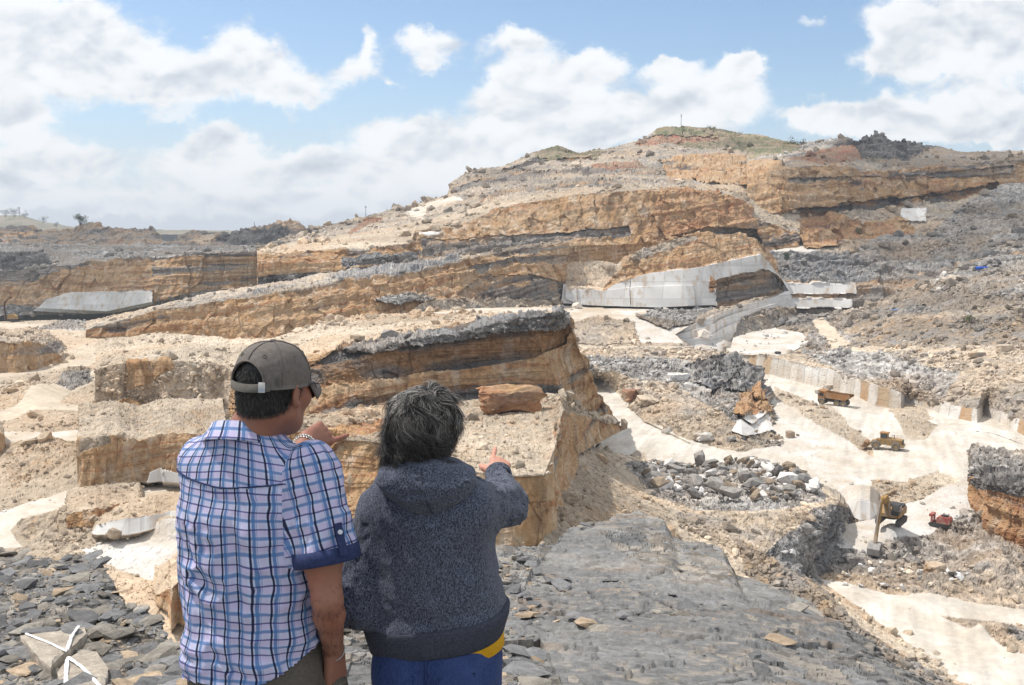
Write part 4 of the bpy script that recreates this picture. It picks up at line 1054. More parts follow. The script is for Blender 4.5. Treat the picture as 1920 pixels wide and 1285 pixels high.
def plaid_b(g):
    uv = g.node('ShaderNodeUVMap').outputs[0]
    wob = g.noise(P_obj(g), 14, 3, .5, 0, 1)
    uv = g.vm('ADD', uv, g.vm('SCALE', g.vm('SUBTRACT', wob, (.5, .5, .5)), .006))
    x, y = g.sep(uv)[:2]
    fx = g.m('FRACT', g.m('MULTIPLY', x, 1 / .044)); fy = g.m('FRACT', g.m('MULTIPLY', y, 1 / .048))
    base = g.mix(band(g, fx, .78, .34, .1), (.57, .62, .80), (.58, .56, .76))
    base = g.mix(g.m('MULTIPLY', band(g, fy, .75, .3, .1), .5), base, (.60, .50, .74))
    base = g.mix(g.m('MULTIPLY', band(g, fx, .36, .20), .85), base, (.07, .18, .42))
    base = g.mix(g.m('MULTIPLY', band(g, fy, .42, .17), .8), base, (.08, .20, .44))
    base = g.mix(g.m('MULTIPLY', band(g, fx, .53, .05), .7), base, (.20, .22, .50))
    base = g.mix(g.m('MULTIPLY', band(g, fy, .93, .09, .04), .85), base, (.05, .05, .20))
    base = g.mix(g.m('MULTIPLY', band(g, fx, .12, .13, .04), .96), base, (.010, .013, .05))
    wv = g.m('SINE', g.m('MULTIPLY', x, 6000)); wh = g.m('SINE', g.m('MULTIPLY', y, 6000))
    n = g.noise(P_obj(g), 60, 4, .6)
    return base, g.m('ADD', g.m('MULTIPLY', g.m('MULTIPLY', wv, wh), .15), n), .0012


def knit_b(g):
    p = P_obj(g)
    w = g.noise(p, 40, 3, .5, 0, 1); q = g.vm('ADD', g.vm('MULTIPLY', p, (1, 1, .55)), g.vm('SCALE', g.vm('SUBTRACT', w, (.5, .5, .5)), .014))
    n = g.noise(q, 520, 2, .6); n2 = g.noise(q, 230, 3, .6); big = g.noise(p, 5, 3, .5)
    f = g.m('ADD', g.m('MULTIPLY', n, .6), g.m('MULTIPLY', n2, .4))
    c = g.mix(g.ss(f, .42, .60), (.022, .024, .034), (.17, .19, .26))
    c = g.mix(g.lin(big, .3, .7, 0, .3), c, (.055, .058, .070))
    return c, f, .003


def plain_b(col, sc=60, amt=.3, d=.001):
    def f(g):
        p = P_obj(g); n = g.noise(p, sc, 5, .65); n2 = g.noise(p, sc * .12, 3, .5)
        c = g.mix(g.lin(n, .3, .7, 0, 1), tuple(x * (1 - amt) for x in col), tuple(min(1, x * (1 + amt)) for x in col))
        c = g.mix(g.lin(n2, .3, .7, 0, .35), c, tuple(x * .75 for x in col))
        return c, n, d
    return f


def jean_b(g):
    p = P_obj(g); n = g.noise(g.vm('MULTIPLY', p, (1, 1, .25)), 300, 3, .6); b = g.noise(p, 9, 4, .6)
    c = g.mix(g.lin(n, .35, .65), (.013, .024, .080), (.036, .060, .165)); c = g.mix(g.lin(b, .35, .7, 0, .6), c, (.05, .08, .20))
    return c, n, .0006


M = {}
M['skin_m'] = pmat('tanned_skin', skin_b((.30, .145, .098)), .5, .35, Subsurface_Weight=.12, Subsurface_Scale=.02)
M['skin_w'] = pmat('fair_skin', skin_b((.55, .30, .22)), .5, .35, Subsurface_Weight=.12, Subsurface_Scale=.02)
M['plaid'] = pmat('plaid_cotton', plaid_b, .85, .2)
M['knit'] = pmat('heather_knit', knit_b, .95, .1, Sheen_Weight=.15)
M['rib'] = pmat('rib_knit', plain_b((.060, .064, .085), 200, .45, .002), .95, .1)
M['cuff'] = pmat('navy_cotton', plain_b((.028, .040, .105), 120, .3), .85, .2)
M['cap'] = pmat('washed_cotton', plain_b((.155, .136, .124), 90, .22), .9, .15)
M['strap'] = pmat('cap_strap', plain_b((.125, .115, .10), 120, .2), .85, .2)
M['khaki'] = pmat('khaki_cotton', plain_b((.115, .10, .085), 120, .25), .9, .15)
M['jean'] = pmat('denim', jean_b, .85, .2)
M['yellow'] = pmat('mustard_cotton', plain_b((.62, .33, .015), 120, .15), .85, .2)
M['metal'] = pmat('steel', plain_b((.45, .44, .42), 80, .2), .3, .5, Metallic=.9)
M['pearl'] = pmat('pearl', plain_b((.75, .73, .70), 80, .1), .25, .5)
M['glass'] = pmat('dark_lens', plain_b((.035, .02, .012), 30, .2), .08, .6)
M['black'] = pmat('black_plastic', plain_b((.018, .017, .017), 60, .2), .4, .4)
M['button'] = pmat('shirt_button', plain_b((.6, .62, .68), 60, .1), .35, .5)
M['leather'] = pmat('worn_leather', plain_b((.07, .045, .03), 60, .3), .7, .3)
M['hair_d'] = pmat('dark_hair', plain_b((.022, .019, .018), 200, .4), .55, .35)


def hair_mat():
    m = bpy.data.materials.new('grey_streaked_hair'); m.use_nodes = True; g = NG(m.node_tree); g.n.clear()
    a = g.node('ShaderNodeAttribute', attribute_name='Col')
    b = g.node('ShaderNodeBsdfPrincipled'); g.put(b.inputs['Base Color'], a.outputs['Color']); b.inputs['Roughness'].default_value = .42; b.inputs['Specular IOR Level'].default_value = .45
    o = g.node('ShaderNodeOutputMaterial'); g.l.new(b.outputs[0], o.inputs[0]); return m


M['hair'] = hair_mat()


# ------------------------------------------------------------------ anatomy
def hand_prims(w, a, n, side, curl, thumb, s=1.0):
    """w wrist, a along the hand, n out of the back of the hand, side=+1/-1 where the thumb is (along a x n)"""
    a = np.array(a, float); a /= np.linalg.norm(a); n = np.array(n, float); n -= a * (a @ n); n /= np.linalg.norm(n)
    t = np.cross(a, n) * side; L = []
    w = np.array(w, float)
    kn = []
    for i, so_ in enumerate((.030, .010, -.010, -.028)):
        k_ = w + s * (a * (.088 - .004 * abs(i - 1)) + t * so_ + n * (.004 - .002 * abs(i - 1.2)))
        kn.append(k_)
        L.append(('C', w + s * (t * so_ * .55 + a * .008), k_, .0165 * s, .0125 * s, .012))
    seg = [(.043, .026, .020), (.047, .030, .021), (.043, .028, .020), (.034, .021, .018)]
    for i in range(4):
        p = kn[i]; ang = 0; r = .0092 * s
        for j in range(3):
            ang += curl[i][j]
            d = a * math.cos(ang) - n * math.sin(ang) + t * (.05 * (1.5 - i)) * (j == 0)
            q = p + d / np.linalg.norm(d) * seg[i][j] * s
            L.append(('C', p, q, r * (1.08 if j == 0 else 1), r * .9, .005 if j else .008)); p = q; r *= .9
    b = w + s * (a * .022 + t * .022 - n * .006)
    d0, d1 = thumb
    f = lambda d: (a * d[0] + t * d[1] - n * d[2]) / np.linalg.norm(d)
    m_ = b + f(d0) * .042 * s; e = m_ + f(d1) * .032 * s; e2 = e + f((d1[0] * 1.1, d1[1] * .9, d1[2])) * .024 * s
    L += [('C', b, m_, .0165 * s, .0125 * s, .014), ('C', m_, e, .0120 * s, .0105 * s, .006), ('C', e, e2, .0103 * s, .0085 * s, .005)]
    return L


def head_prims(c, Rm, s=1.0, ears=True):
    f = lambda x, y, z: c + Rm @ (np.array([x, y, z]) * s)
    r = lambda *q: tuple(np.array(q) * s)
    L = [('E', f(0, -.014, .030), r(.077, .098, .092), Rm, .02), ('E', f(0, .028, -.030), r(.062, .068, .088), Rm, .04),
         ('E', f(0, .048, -.090), r(.040, .038, .032), Rm, .035), ('C', f(-.052, .0, -.065), f(-.022, .055, -.095), .018 * s, .016 * s, .03), ('C', f(.052, .0, -.065), f(.022, .055, -.095), .018 * s, .016 * s, .03),
         ('C', f(-.036, .080, .024), f(.036, .080, .024), .011 * s, .011 * s, .015), ('C', f(0, .092, .012), f(0, .114, -.028), .007 * s, .012 * s, .012), ('E', f(-.012, .100, -.034), r(.009, .010, .008), Rm, .008), ('E', f(.012, .100, -.034), r(.009, .010, .008), Rm, .008),
         ('E', f(0, .090, -.056), r(.022, .012, .007), Rm, .006), ('E', f(0, .089, -.067), r(.020, .012, .008), Rm, .006), ('E', f(-.046, .058, -.022), r(.022, .022, .022), Rm, .03), ('E', f(.046, .058, -.022), r(.022, .022, .022), Rm, .03),
         ('E', f(-.031, .080, .004), r(.013, .010, .009), Rm, .004), ('E', f(.031, .080, .004), r(.013, .010, .009), Rm, .004)]
    if ears:
        for e in (-1, 1):
            E = Rm @ np.array(Matrix.Rotation(e * R(24), 3, 'Z') @ Matrix.Rotation(R(-12), 3, 'X'))
            L += [('E', f(e * .079, -.012, -.006), r(.0075, .019, .033), E, .008), ('C', f(e * .087, -.024, .016), f(e * .086, -.026, -.016), .0042 * s, .004 * s, .006), ('C', f(e * .087, -.024, .016), f(e * .082, .0, .024), .0042 * s, .004 * s, .006), ('E', f(e * .079, .0, -.034), r(.006, .008, .009), E, .006)]
    return L


def torso_fn(org, yaw, levels, k=2.4):
    """levels: z, half-width, half-depth, shift right, shift forward"""
    Lv = np.array(levels, float); Rm = rot(yaw)
    def f(P):
        q = (P - org) @ Rm; z = q[:, 2]
        a, b, cx, cy = (np.interp(z, Lv[:, 0], Lv[:, i]) for i in (1, 2, 3, 4))
        X = np.abs(q[:, 0] - cx) / a; Y = np.abs(q[:, 1] - cy) / b
        qn = (X ** k + Y ** k) ** (1 / k)
        r_ = np.sqrt((q[:, 0] - cx) ** 2 + (q[:, 1] - cy) ** 2)
        d = r_ * (1 - 1 / np.maximum(qn, 1e-3)); d = np.where(qn < .02, -np.minimum(a, b), d)
        dz = np.maximum(Lv[0, 0] - z, z - Lv[-1, 0])
        return np.maximum(d * .9, dz)
    return f


def ridge(x): return 1 - np.abs(x) * 2


def ring_uv(V, org, yaw, cy=0, a=.2, b=.14):
    q = (V - org) @ rot(yaw); th = np.arctan2(q[:, 0] / a, -(q[:, 1] - cy) / b)          # 0 at the back
    t = np.linspace(-np.pi, np.pi, 400); ds = np.sqrt((a * np.cos(t)) ** 2 + (b * np.sin(t)) ** 2) * (t[1] - t[0]); arc = np.cumsum(ds); arc -= arc[200]
    return np.interp(th, t, arc), q


def limb_uv(V, pts):
    """distance along a poly-line and round it"""
    pts = [np.array(p, float) for p in pts]; best = np.full(len(V), 9e9); s = np.zeros(len(V)); an = np.zeros(len(V)); acc = 0
    for i in range(len(pts) - 1):
        a, b = pts[i], pts[i + 1]; ab = b - a; L = np.linalg.norm(ab); T = ab / L
        t = (V - a) @ T
        tc = np.clip(t, -9 if i == 0 else 0, 9 if i == len(pts) - 2 else L)
        q = V - a - tc[:, None] * T; d = np.linalg.norm(q, axis=1); m = d < best
        e1 = np.cross(T, [.2, .95, .1]); e1 /= np.linalg.norm(e1); e2 = np.cross(T, e1)
        best[m] = d[m]; s[m] = (acc + tc)[m]; an[m] = np.arctan2(q @ e2, q @ e1)[m]; acc += L
    return s, an, best


def strands(name, roots, dirs, length, rad, colr, mat, root, up, seed=0, seg=7, curl=.5, clump=None, gravity=.6, center=None, hug=.02):
    """hair as thin tapered tubes that follow the head and curl at their tips"""
    rng = np.random.default_rng(seed); n = len(roots); p = roots.copy(); d = dirs / np.linalg.norm(dirs, axis=1, keepdims=True); P = [p.copy()]
    ph = rng.uniform(0, 6.28, n); cd = rng.normal(0, 1, (n, 3))
    if clump is not None: ph = ph * .15 + clump[:, 3] * 6.28; cd = cd * .15 + clump[:, :3]
    for k in range(1, seg):
        o = p - center; o /= np.linalg.norm(o, axis=1, keepdims=True)
        w = np.cross(o, d); t = k / seg
        d = d + curl * (w * np.sin(ph + 4.5 * t)[:, None] * .45 + cd * .10) + np.array([0, 0, -1.]) * gravity * t * .35 - o * (.22 if k > 1 else -.1) * (1 - .2 * k / seg)
        d /= np.linalg.norm(d, axis=1, keepdims=True)
        p = p + d * (length / (seg - 1))[:, None]; P.append(p.copy())
    P = np.stack(P, 1)                                        # n, seg, 3
    T = np.gradient(P, axis=1); T /= np.linalg.norm(T, axis=2, keepdims=True) + 1e-9
    A = np.cross(T, np.array([.3, .5, .8])); A /= np.linalg.norm(A, axis=2, keepdims=True) + 1e-9; B = np.cross(T, A)
    r = rad * np.linspace(1, .25, seg)[None, :, None, None]; th = np.array([0, 2.1, 4.2])
    V = P[:, :, None] + r * (A[:, :, None] * np.cos(th)[None, None, :, None] + B[:, :, None] * np.sin(th)[None, None, :, None])
    base = (np.arange(n) * seg * 3)[:, None, None]; s = np.arange(seg - 1)[None, :, None]; j = np.arange(3)[None, None, :]
    a = base + s * 3 + j; b = base + s * 3 + (j + 1) % 3
    Q = np.stack([a, b, b + 3, a + 3], -1).reshape(-1, 4)
    return part(name, V.reshape(-1, 3), Q, mat, root, col=np.repeat(colr, seg * 3, 0))


def stone_torus(c, Rm, R0, r, n=40, k=8, ax=(0, 1), el=1.0, wave=0):
    t = np.linspace(0, 2 * np.pi, n, endpoint=False); q = np.zeros((n, 3)); q[:, ax[0]] = np.cos(t) * R0; q[:, ax[1]] = np.sin(t) * R0 * el
    return tube(c + q @ Rm.T, r * (1 + wave * np.cos(t * n / 2 * np.pi)), k, closed=True)


def frame(T):
    T = np.array(T, float); T /= np.linalg.norm(T); A = np.cross(T, [0, 0, 1.]); A /= np.linalg.norm(A); return np.stack([A, np.cross(T, A), T], 1)


# ================================================================== THE MAN
def build_man():
    org = wp(470, 1000, 2.50) * [1, 1, 0]; yaw = R(18); Rb = rot(yaw)
    root = empty('person', tuple(org), label='person in blue and white plaid shirt and grey baseball cap, pointing, seen from behind', cat='person')
    B = lambda x, y, z: org + Rb @ np.array([x, y, z], float)
    # ---- key points
    hc = wp(515, 728, 2.49); hy = R(25); Rh = rot(hy, R(-6), R(2))
    rs = wp(586, 872, 2.43) + [0, 0, -.01]; re = wp(613, 1122, 2.36); rw = wp(626, 1222, 2.50)
    ls = B(-.142, .0, 1.385); le = B(-.07, .33, 1.27); lw = wp(574, 827, 3.00)
    # ---- body: one surface
    nb = B(.0, -.03, 1.43)
    fa = lw - le; fa /= np.linalg.norm(fa)
    pr = head_prims(hc, Rh)
    pr += [('C', hc + Rh @ [0, -.02, -.05], nb, .060, .066, .03), ('C', nb + [0, .01, -.01], B(-.13, .01, 1.375), .04, .035, .03), ('C', nb + [0, .01, -.01], B(.14, .01, 1.375), .04, .035, .03),
           ('C', B(0, .02, 1.28), B(0, .03, 1.0), .09, .10, .06), ('C', B(0, .02, .98), B(0, 0.01, .86), .10, .10, .06),
           ('C', rs, re + (rs - re) * .35, .053, .051, .03), ('C', re + (rs - re) * .35, re, .051, .038, .03), ('C', re + [.004, -.012, 0], re + (rw - re) * .3, .036, .038, .02), ('C', re + (rw - re) * .3, rw, .039, .0255, .02),
           ('C', ls, le, .05, .042, .03), ('C', le, le + (lw - le) * .4, .042, .040, .02), ('C', le + (lw - le) * .35, lw, .040, .027, .02)]
    hd = np.array([.50, .84, .10]); hd /= np.linalg.norm(hd)
    c1 = [(.02, .06, .04), (1.15, 1.5, .8), (1.25, 1.55, .8), (1.3, 1.5, .8)]
    pr += hand_prims(lw, hd, [.80, -.28, .50], 1, c1, ((.42, .95, .25), (.40, .95, .25)), 1.05)
    rd = rw - re; rd = rd / np.linalg.norm(rd) * .25 + np.array([0, .05, -.9])
    pr += hand_prims(rw, rd, [.85, -.5, .1], -1, [(.3, .3, .2)] * 4, ((.8, .5, .3), (.9, .2, .3)))
    for e in (-1, 1): pr += [('C', B(e * .085, 0.01, .86), B(e * .11, .02, .48), .068, .058, .05), ('C', B(e * .11, .02, .48), B(e * .12, -.01, .09), .055, .04, .03)]
    ear = hc + Rh @ [.086, -.004, -.004]
    def body(P):
        d = union(P, pr, .02)
        for e in (-1, 1): d = np.maximum(d, -ell(P, hc + Rh @ [e * .092, -.010, -.004], (.006, .008, .014), Rh))
        return d
    lo = np.array([-1.05, 2.1, .04]); hi = np.array([-.40, 3.32, 1.76])
    V, Q = sdf_mesh(body, lo, hi, .0042)
    part('body', V, Q, M['skin_m'], root)
    Nb = nrm(V, Q); dA = np.minimum(cone(V, re, rw, 0, 0), cone(V, le, lw, 0, 0)); sel = np.where((dA < .055) & (V[:, 2] > .86))[0]; rng = np.random.default_rng(8); i_ = rng.choice(sel, 1500)
    strands('arm_hair', V[i_], Nb[i_] * .35 + (rw - re) / .3 + rng.normal(0, .35, (1500, 3)), np.full(1500, .014), .00028, np.full((1500, 3), .03), M['hair_d'], root, 0, 5, seg=4, curl=.3, center=re, gravity=.2)
    # ---- shirt
    lev = [(.70, .193, .150, 0, .0), (.76, .195, .152, 0, .01), (.88, .194, .156, 0, .02), (1.0, .194, .152, 0, .02), (1.12, .196, .142, .002, .01), (1.25, .196, .134, .006, 0), (1.34, .192, .122, .010, 0), (1.385, .180, .108, .010, -.005),
           (1.415, .156, .094, .008, -.01), (1.44, .126, .082, .004, -.015), (1.465, .105, .075, 0, -.02), (1.49, .078, .070, 0, -.025)]
    tor = torso_fn(org, yaw, lev)
    cu = wp(614, 1048, 2.385)                                    # centre of the right sleeve hem
    sa = cu - rs; sa /= np.linalg.norm(sa)
    lc = ls + (le - ls) * .85
    def shirt(P):
        d = tor(P)
        s1 = cone(P, rs + [0, 0, .005], cu, .070, .078); s1 = np.maximum(s1, (P - cu) @ sa)
        l1 = np.linalg.norm(le - ls); s2 = np.maximum(cone(P, ls, lc, .060, .066), (P - lc) @ ((le - ls) / l1))
        d = smin(d, s1, .045); d = smin(d, s2, .05)
        return d
    V, Q = sdf_mesh(shirt, (org[0] - .36, 2.15, .69), (org[0] + .42, 3.0, 1.53), .0052)
    N = nrm(V, Q)
    arc, q = ring_uv(V, org, yaw, .0, .2, .145)
    ss_, an_, ds_ = limb_uv(V, [rs + [-.02, 0, .03], cu]); sl_, al_, dl_ = limb_uv(V, [ls, lc])
    # the sleeve seam: a plane across the shoulder
    seam_p = B(.168, 0, 1.40); seam_n = Rb @ np.array([.86, -.10, .02]); seam_n /= np.linalg.norm(seam_n)
    side_r = ((V - seam_p) @ seam_n > 0) & (ds_ < .10) & (ss_ > -.03)
    low_t = (V - cu) @ sa
    side_r |= (ds_ < .082) & (ss_ > .13) & ((V - B(.19, 0, 1.2)) @ (Rb @ np.array([1., -.25, 0])) > -.005)
    seam_l = B(-.17, 0, 1.40); side_l = ((V - seam_l) @ (Rb @ np.array([-.9, .25, .0])) > 0) & (dl_ < .095) & (q[:, 2] > 1.15)
    side_r &= low_t < .004
    yz_ = 1.345 + .02 * np.abs(q[:, 0]) / .2
    # folds
    tz = q[:, 2]; w1 = fbm(np.stack([arc * 13, tz * 2.4, arc * 0 + 3], -1), 3, 101); w2 = fbm(np.stack([arc * 4 + tz * 3, tz * 15, arc * 0], -1), 3, 102); w3 = fbm(np.stack([arc * 9 + tz * 7, tz * 9 - arc * 4, arc * 0], -1), 3, 103)
    low = sstep(-tz, -1.33, -1.22); hip = sstep(-tz, -1.05, -.85)
    fold = (.018 * np.abs(w1) * low + .014 * (ridge(w2) - .6) * hip + .015 * (ridge(w3) - .6) * low * (1 - .4 * hip))
    s4 = fbm(np.stack([np.cos(an_) * 1.1 + ss_ * 6, np.sin(an_) * 1.1, ss_ * 9], -1), 3, 104); fs_ = .014 * (ridge(s4) - .7)
    fold = np.where(side_r, fs_, np.where(side_l, fs_ * .6, fold + (1 - low) * .004 * w3))
    V2 = V + N * fold[:, None]
    uvb = np.stack([arc + .016 * w3 + .008 * w1, tz + .016 * w2 + .07 * (np.abs(arc)) ** 1.6], -1)
    uvy = np.stack([arc * .92 + .013, tz * 1.2 + .25 * np.abs(arc) ** 1.3 + .012], -1)
    uvs = np.stack([an_ * .078 + .008 * s4, ss_ + .006 * s4], -1); uvl = np.stack([al_ * .07, sl_], -1)
    yoke = (tz > yz_) & (q[:, 1] < .06)
    fr = side_r[Q].sum(1) >= 2; fl = side_l[Q].sum(1) >= 2; fy = (yoke[Q].sum(1) >= 2) & ~fr & ~fl; fb = ~(fr | fl | fy)
    Vc = V2[Q].mean(1)
    def piece(name, mask, uv, par, mat=M['plaid']):
        if not mask.any(): return None
        q_ = Q[mask]; u_, inv = np.unique(q_.ravel(), return_inverse=True)
        return part(name, V2[u_], inv.reshape(-1, 4), mat, par, uv=uv[u_])
    # open underside of the hem: drop the cap faces
    qc = (Vc - org) @ Rb; hemcap = (Vc[:, 2] < .825 + .075 * np.clip(qc[:, 0] / .19, 0, 1) ** 3 - .025 * np.clip(-qc[:, 0] / .19, 0, 1) ** 2) | (Vc[:, 2] > 1.484)
    tipr = ((Vc - cu) @ sa > -.006) & (N[Q].mean(1) @ sa > .6); tipl = ((Vc - lc) @ ((le - ls) / np.linalg.norm(le - ls)) > -.006) & fl
    sh = piece('shirt', fb & ~hemcap, uvb, root)
    piece('yoke', fy & ~hemcap, uvy, sh); sr = piece('sleeve', fr & ~tipr, uvs, sh); piece('sleeve', fl & ~tipl, uvl, sh)
    # seams as thin piping: yoke seam and right armhole
    ys = np.linspace(-.195, .178, 60); seam = []
    def surf(x, z):                                              # back of the shirt at body coordinates
        yy = np.linspace(-.3, .05, 90); Pq = org + np.stack([np.full(90, x), yy, np.full(90, z)], -1) @ Rb.T; d = shirt(Pq); i = np.argmax(d < 0); return Pq[i]
    sp = np.array([surf(x, 1.345 + .02 * abs(x) / .2) for x in ys]); v_, q__ = tube(sp + (Rb @ np.array([0, -1., 0])) * .004, .0022, 6); part('seam', v_, q__, M['cuff'], sh)
    # rolled navy cuff with its button tab
    Fr = frame(sa)
    def sleeve_r(cc, ang):                                       # radius of the sleeve at its end
        d = Fr @ np.array([math.cos(ang), math.sin(ang), 0]); rr = np.linspace(.04, .13, 60); dd = shirt(cc + rr[:, None] * d); dt = cone(cc + rr[:, None] * d, rs, cu, .070, .078); i = np.argmax(dt > 0); return rr[i]
    th = np.linspace(0, 2 * np.pi, 72, endpoint=False); rings = []
    for (t_, dr) in ((-.030, .004), (-.030, .008), (-.012, .0095), (.004, .009), (.009, .006), (.009, -.001), (-.01, -.002)):
        rings.append(np.array([cu + sa * t_ + Fr @ np.array([math.cos(a), math.sin(a), 0]) * (.0775 + dr + .003 * math.sin(3 * a + 1) + .0015 * math.sin(9 * a)) for a in th]))
    RV = np.array(rings); nr_, k_ = RV.shape[:2]; I, J = np.meshgrid(np.arange(nr_ - 1), np.arange(k_), indexing='ij')
    CQ = np.stack([I * k_ + J, I * k_ + (J + 1) % k_, (I + 1) * k_ + (J + 1) % k_, (I + 1) * k_ + J], -1).reshape(-1, 4)
    part('cuff', RV.reshape(-1, 3), CQ, M['cuff'], sh)
    # tab + button on the outside of the sleeve (towards the camera, right)
    od = wp(652, 1018, 2.30) - (cu - sa * .06); od -= sa * (od @ sa); od /= np.linalg.norm(od)
    side = np.cross(sa, od); c0 = cu - sa * .055 + od * .0855
    tb = [c0 + side * x + sa * y + od * z for y, z in ((-.035, 0), (-.035, .003), (.045, .010), (.045, .006)) for x in (-.011, .011)]
    tq = np.array([(0, 1, 3, 2), (2, 3, 5, 4), (4, 5, 7, 6), (0, 2, 4, 6), (1, 7, 5, 3)]); part('tab', np.array(tb), tq[:3], M['cuff'], sh, smooth=False)
    bc = c0 + od * .006 - sa * .012; bt = np.linspace(0, 2 * np.pi, 20, endpoint=False)
    br = [bc + od * .0045, ] + [bc + od * z + (side * math.cos(a) + sa * math.sin(a)) * r_ for r_, z in ((.0058, .0042), (.0062, .0), ) for a in bt]
    bq = np.array([(0, 1 + i, 1 + (i + 1) % 20, 0) for i in range(20)] + [(1 + i, 21 + i, 21 + (i + 1) % 20, 1 + (i + 1) % 20) for i in range(20)])
    part('button', np.array(br), bq, M['button'], sh, smooth=False)
    # ---- collar: standing band + folded leaf
    nc = B(0, -.02, 1.470); cl = []; Rn = rot(yaw, R(-12), R(-3))
    prof = [(.070, -.010), (.068, .022), (.072, .030), (.079, .028), (.094, -.012), (.100, -.018), (.096, -.020), (.086, .004)]
    tt = np.linspace(R(-150), R(150), 90)
    for (r_, z_) in prof:
        cl.append(np.array([nc + Rn @ np.array([math.sin(t) * r_ * 1.02, -math.cos(t) * r_ * 1.0, z_ - .012 * (1 - math.cos(t)) - .012 * abs(math.sin(t * .5)) ** 3]) for t in tt]))
    CV = np.array(cl); a_, b_ = CV.shape[:2]; I, J = np.meshgrid(np.arange(a_ - 1), np.arange(b_ - 1), indexing='ij')
    CQ = np.stack([I * b_ + J, I * b_ + J + 1, (I + 1) * b_ + J + 1, (I + 1) * b_ + J], -1).reshape(-1, 4)
    cuv = np.stack([np.tile(tt * .085 + .01, a_), np.repeat([p[0] * .2 + (p[1]) * -1 + (.0 if i < 3 else .06) for i, p in enumerate(prof)], b_)], -1)
    part('collar', CV.reshape(-1, 3), CQ, M['plaid'], sh, uv=cuv)
    # ---- trousers and shoes
    levt = [(.70, .178, .138, 0, 0.01), (.86, .180, .14, 0, .01), (.98, .165, .13, 0, .02)]
    tt_ = torso_fn(org, yaw, levt)
    hp = rw + np.array([0, .02, -.07])
    def trs(P):
        d = tt_(P)
        for e in (-1, 1): d = smin(d, np.minimum(cone(P, B(e * .09, .0, .80), B(e * .11, .02, .48), .098, .082), cone(P, B(e * .11, .02, .48), B(e * .12, 0, .09), .082, .078)), .03)
        d = smin(d, cone(P, hp + [-.012, .0, -.04], hp + [-.012, .02, -.14], .046, .050), .03)          # the pocket bulges over the hand
        return d
    V, Q = sdf_mesh(trs, (org[0] - .34, 2.15, .05), (org[0] + .40, 2.95, 1.02), .0075); N = nrm(V, Q)
    V = V + N * (.006 * fbm(V * [14, 14, 6], 3, 120))[:, None]
    tr = part('trousers', V, Q, M['khaki'], root)
    pk = np.array([rw + np.array(p_) for p_ in ((-.04, -.058, -.078), (.015, -.056, -.076), (.036, -.030, -.070))]); pk = np.array([pk[0] * (1 - t) ** 2 + 2 * pk[1] * t * (1 - t) + pk[2] * t * t for t in np.linspace(0, 1, 12)]); v_, q__ = tube(pk, .004, 6)
    part('pocket', v_, q__, M['khaki'], tr)
    for e in (-1, 1):
        f = B(e * .12, .05, .05)
        sh_ = lambda P, e=e: np.maximum(union(P, [('E', B(e * .12, .06, .045), (.048, .14, .05), Rb, .02), ('E', B(e * .12, -.02, .07), (.045, .06, .06), Rb, .03)]), -P[:, 2] + .004)
        v_, q__ = sdf_mesh(sh_, B(e * .12, .05, .05) - [.2, .2, .06], B(e * .12, .05, .05) + [.2, .2, .12], .006); part('shoe', v_, q__, M['leather'], root)
    # ---- hair: cropped, below the cap
    def hair(P):
        q_ = (P - hc) @ Rh
        d = union(P, [('E', hc + Rh @ [0, -.014, .030], (.0795, .1015, .094), Rh, .02), ('E', hc + Rh @ [0, -.045, -.040], (.066, .058, .062), Rh, .03)])
        d = np.maximum(d, (q_[:, 1] - .020 - (q_[:, 2] + .01) * .35)); d = np.maximum(d, -(q_[:, 2] + .066 - .3 * (q_[:, 1] + .09)))
        keep = np.maximum(np.abs(q_[:, 1] + .008) - .024, -.030 - q_[:, 2]); keep = np.maximum(keep, q_[:, 2] - .02)
        return d
    V, Q = sdf_mesh(hair, hc - .17, hc + .17, .0032); N = nrm(V, Q); V = V + N * (.0012 * fbm(V * 260, 2, 130))[:, None]
    hr = part('hair', V, Q, M['hair_d'], root)
    # short bristles over it
    qh = (V - hc) @ Rh; sel = np.where((qh[:, 2] < .055) & (qh[:, 1] < .02))[0]; rng = np.random.default_rng(2); i_ = rng.choice(sel, 7000)
    dd = N[i_] * .55 + (Rh @ np.array([0, .15, -1.])) + rng.normal(0, .22, (7000, 3)); gr = rng.random(7000)[:, None]
    strands('bristle', V[i_], dd, np.full(7000, .011), .00042, np.where(gr > .8, .16, .02) * np.ones((7000, 3)) * [1, .95, .9], M['hair'], hr, 0, 3, seg=3, curl=.05, center=hc, gravity=0)
    # ---- cap
    Rc = Rh @ np.array(Matrix.Rotation(R(4), 3, 'X')); cc = hc + Rh @ np.array([0, -.012, .028])
    az = np.linspace(0, 2 * np.pi, 180, endpoint=False); el = np.linspace(R(-10), R(90), 46)
    A, E = np.meshgrid(az, el, indexing='ij')
    ra, rb_, rc_ = .0905, .1135, .096
    crown = 1 + .018 * np.cos(6 * A) * np.cos(E) * -.25
    wr = .0022 * fbm(np.stack([np.sin(A) * 2.2, np.cos(A) * 2.2, E * 2.2], -1).reshape(-1, 3), 3, 140).reshape(A.shape)
    X = np.sin(A) * np.cos(E) ** .80 * ra * (1 + wr * 10); Y = np.cos(A) * np.cos(E) ** .80 * rb_ * (1 + wr * 10); Z = np.sin(E) * rc_ + wr
    VC = cc + np.stack([X, Y, Z], -1).reshape(-1, 3) @ Rc.T; ii = np.arange(A.size).reshape(A.shape)
    QC = np.stack([ii, np.roll(ii, -1, 0)], 0); QC = np.stack([QC[0][:, :-1], QC[1][:, :-1], QC[1][:, 1:], QC[0][:, 1:]], -1).reshape(-1, 4)
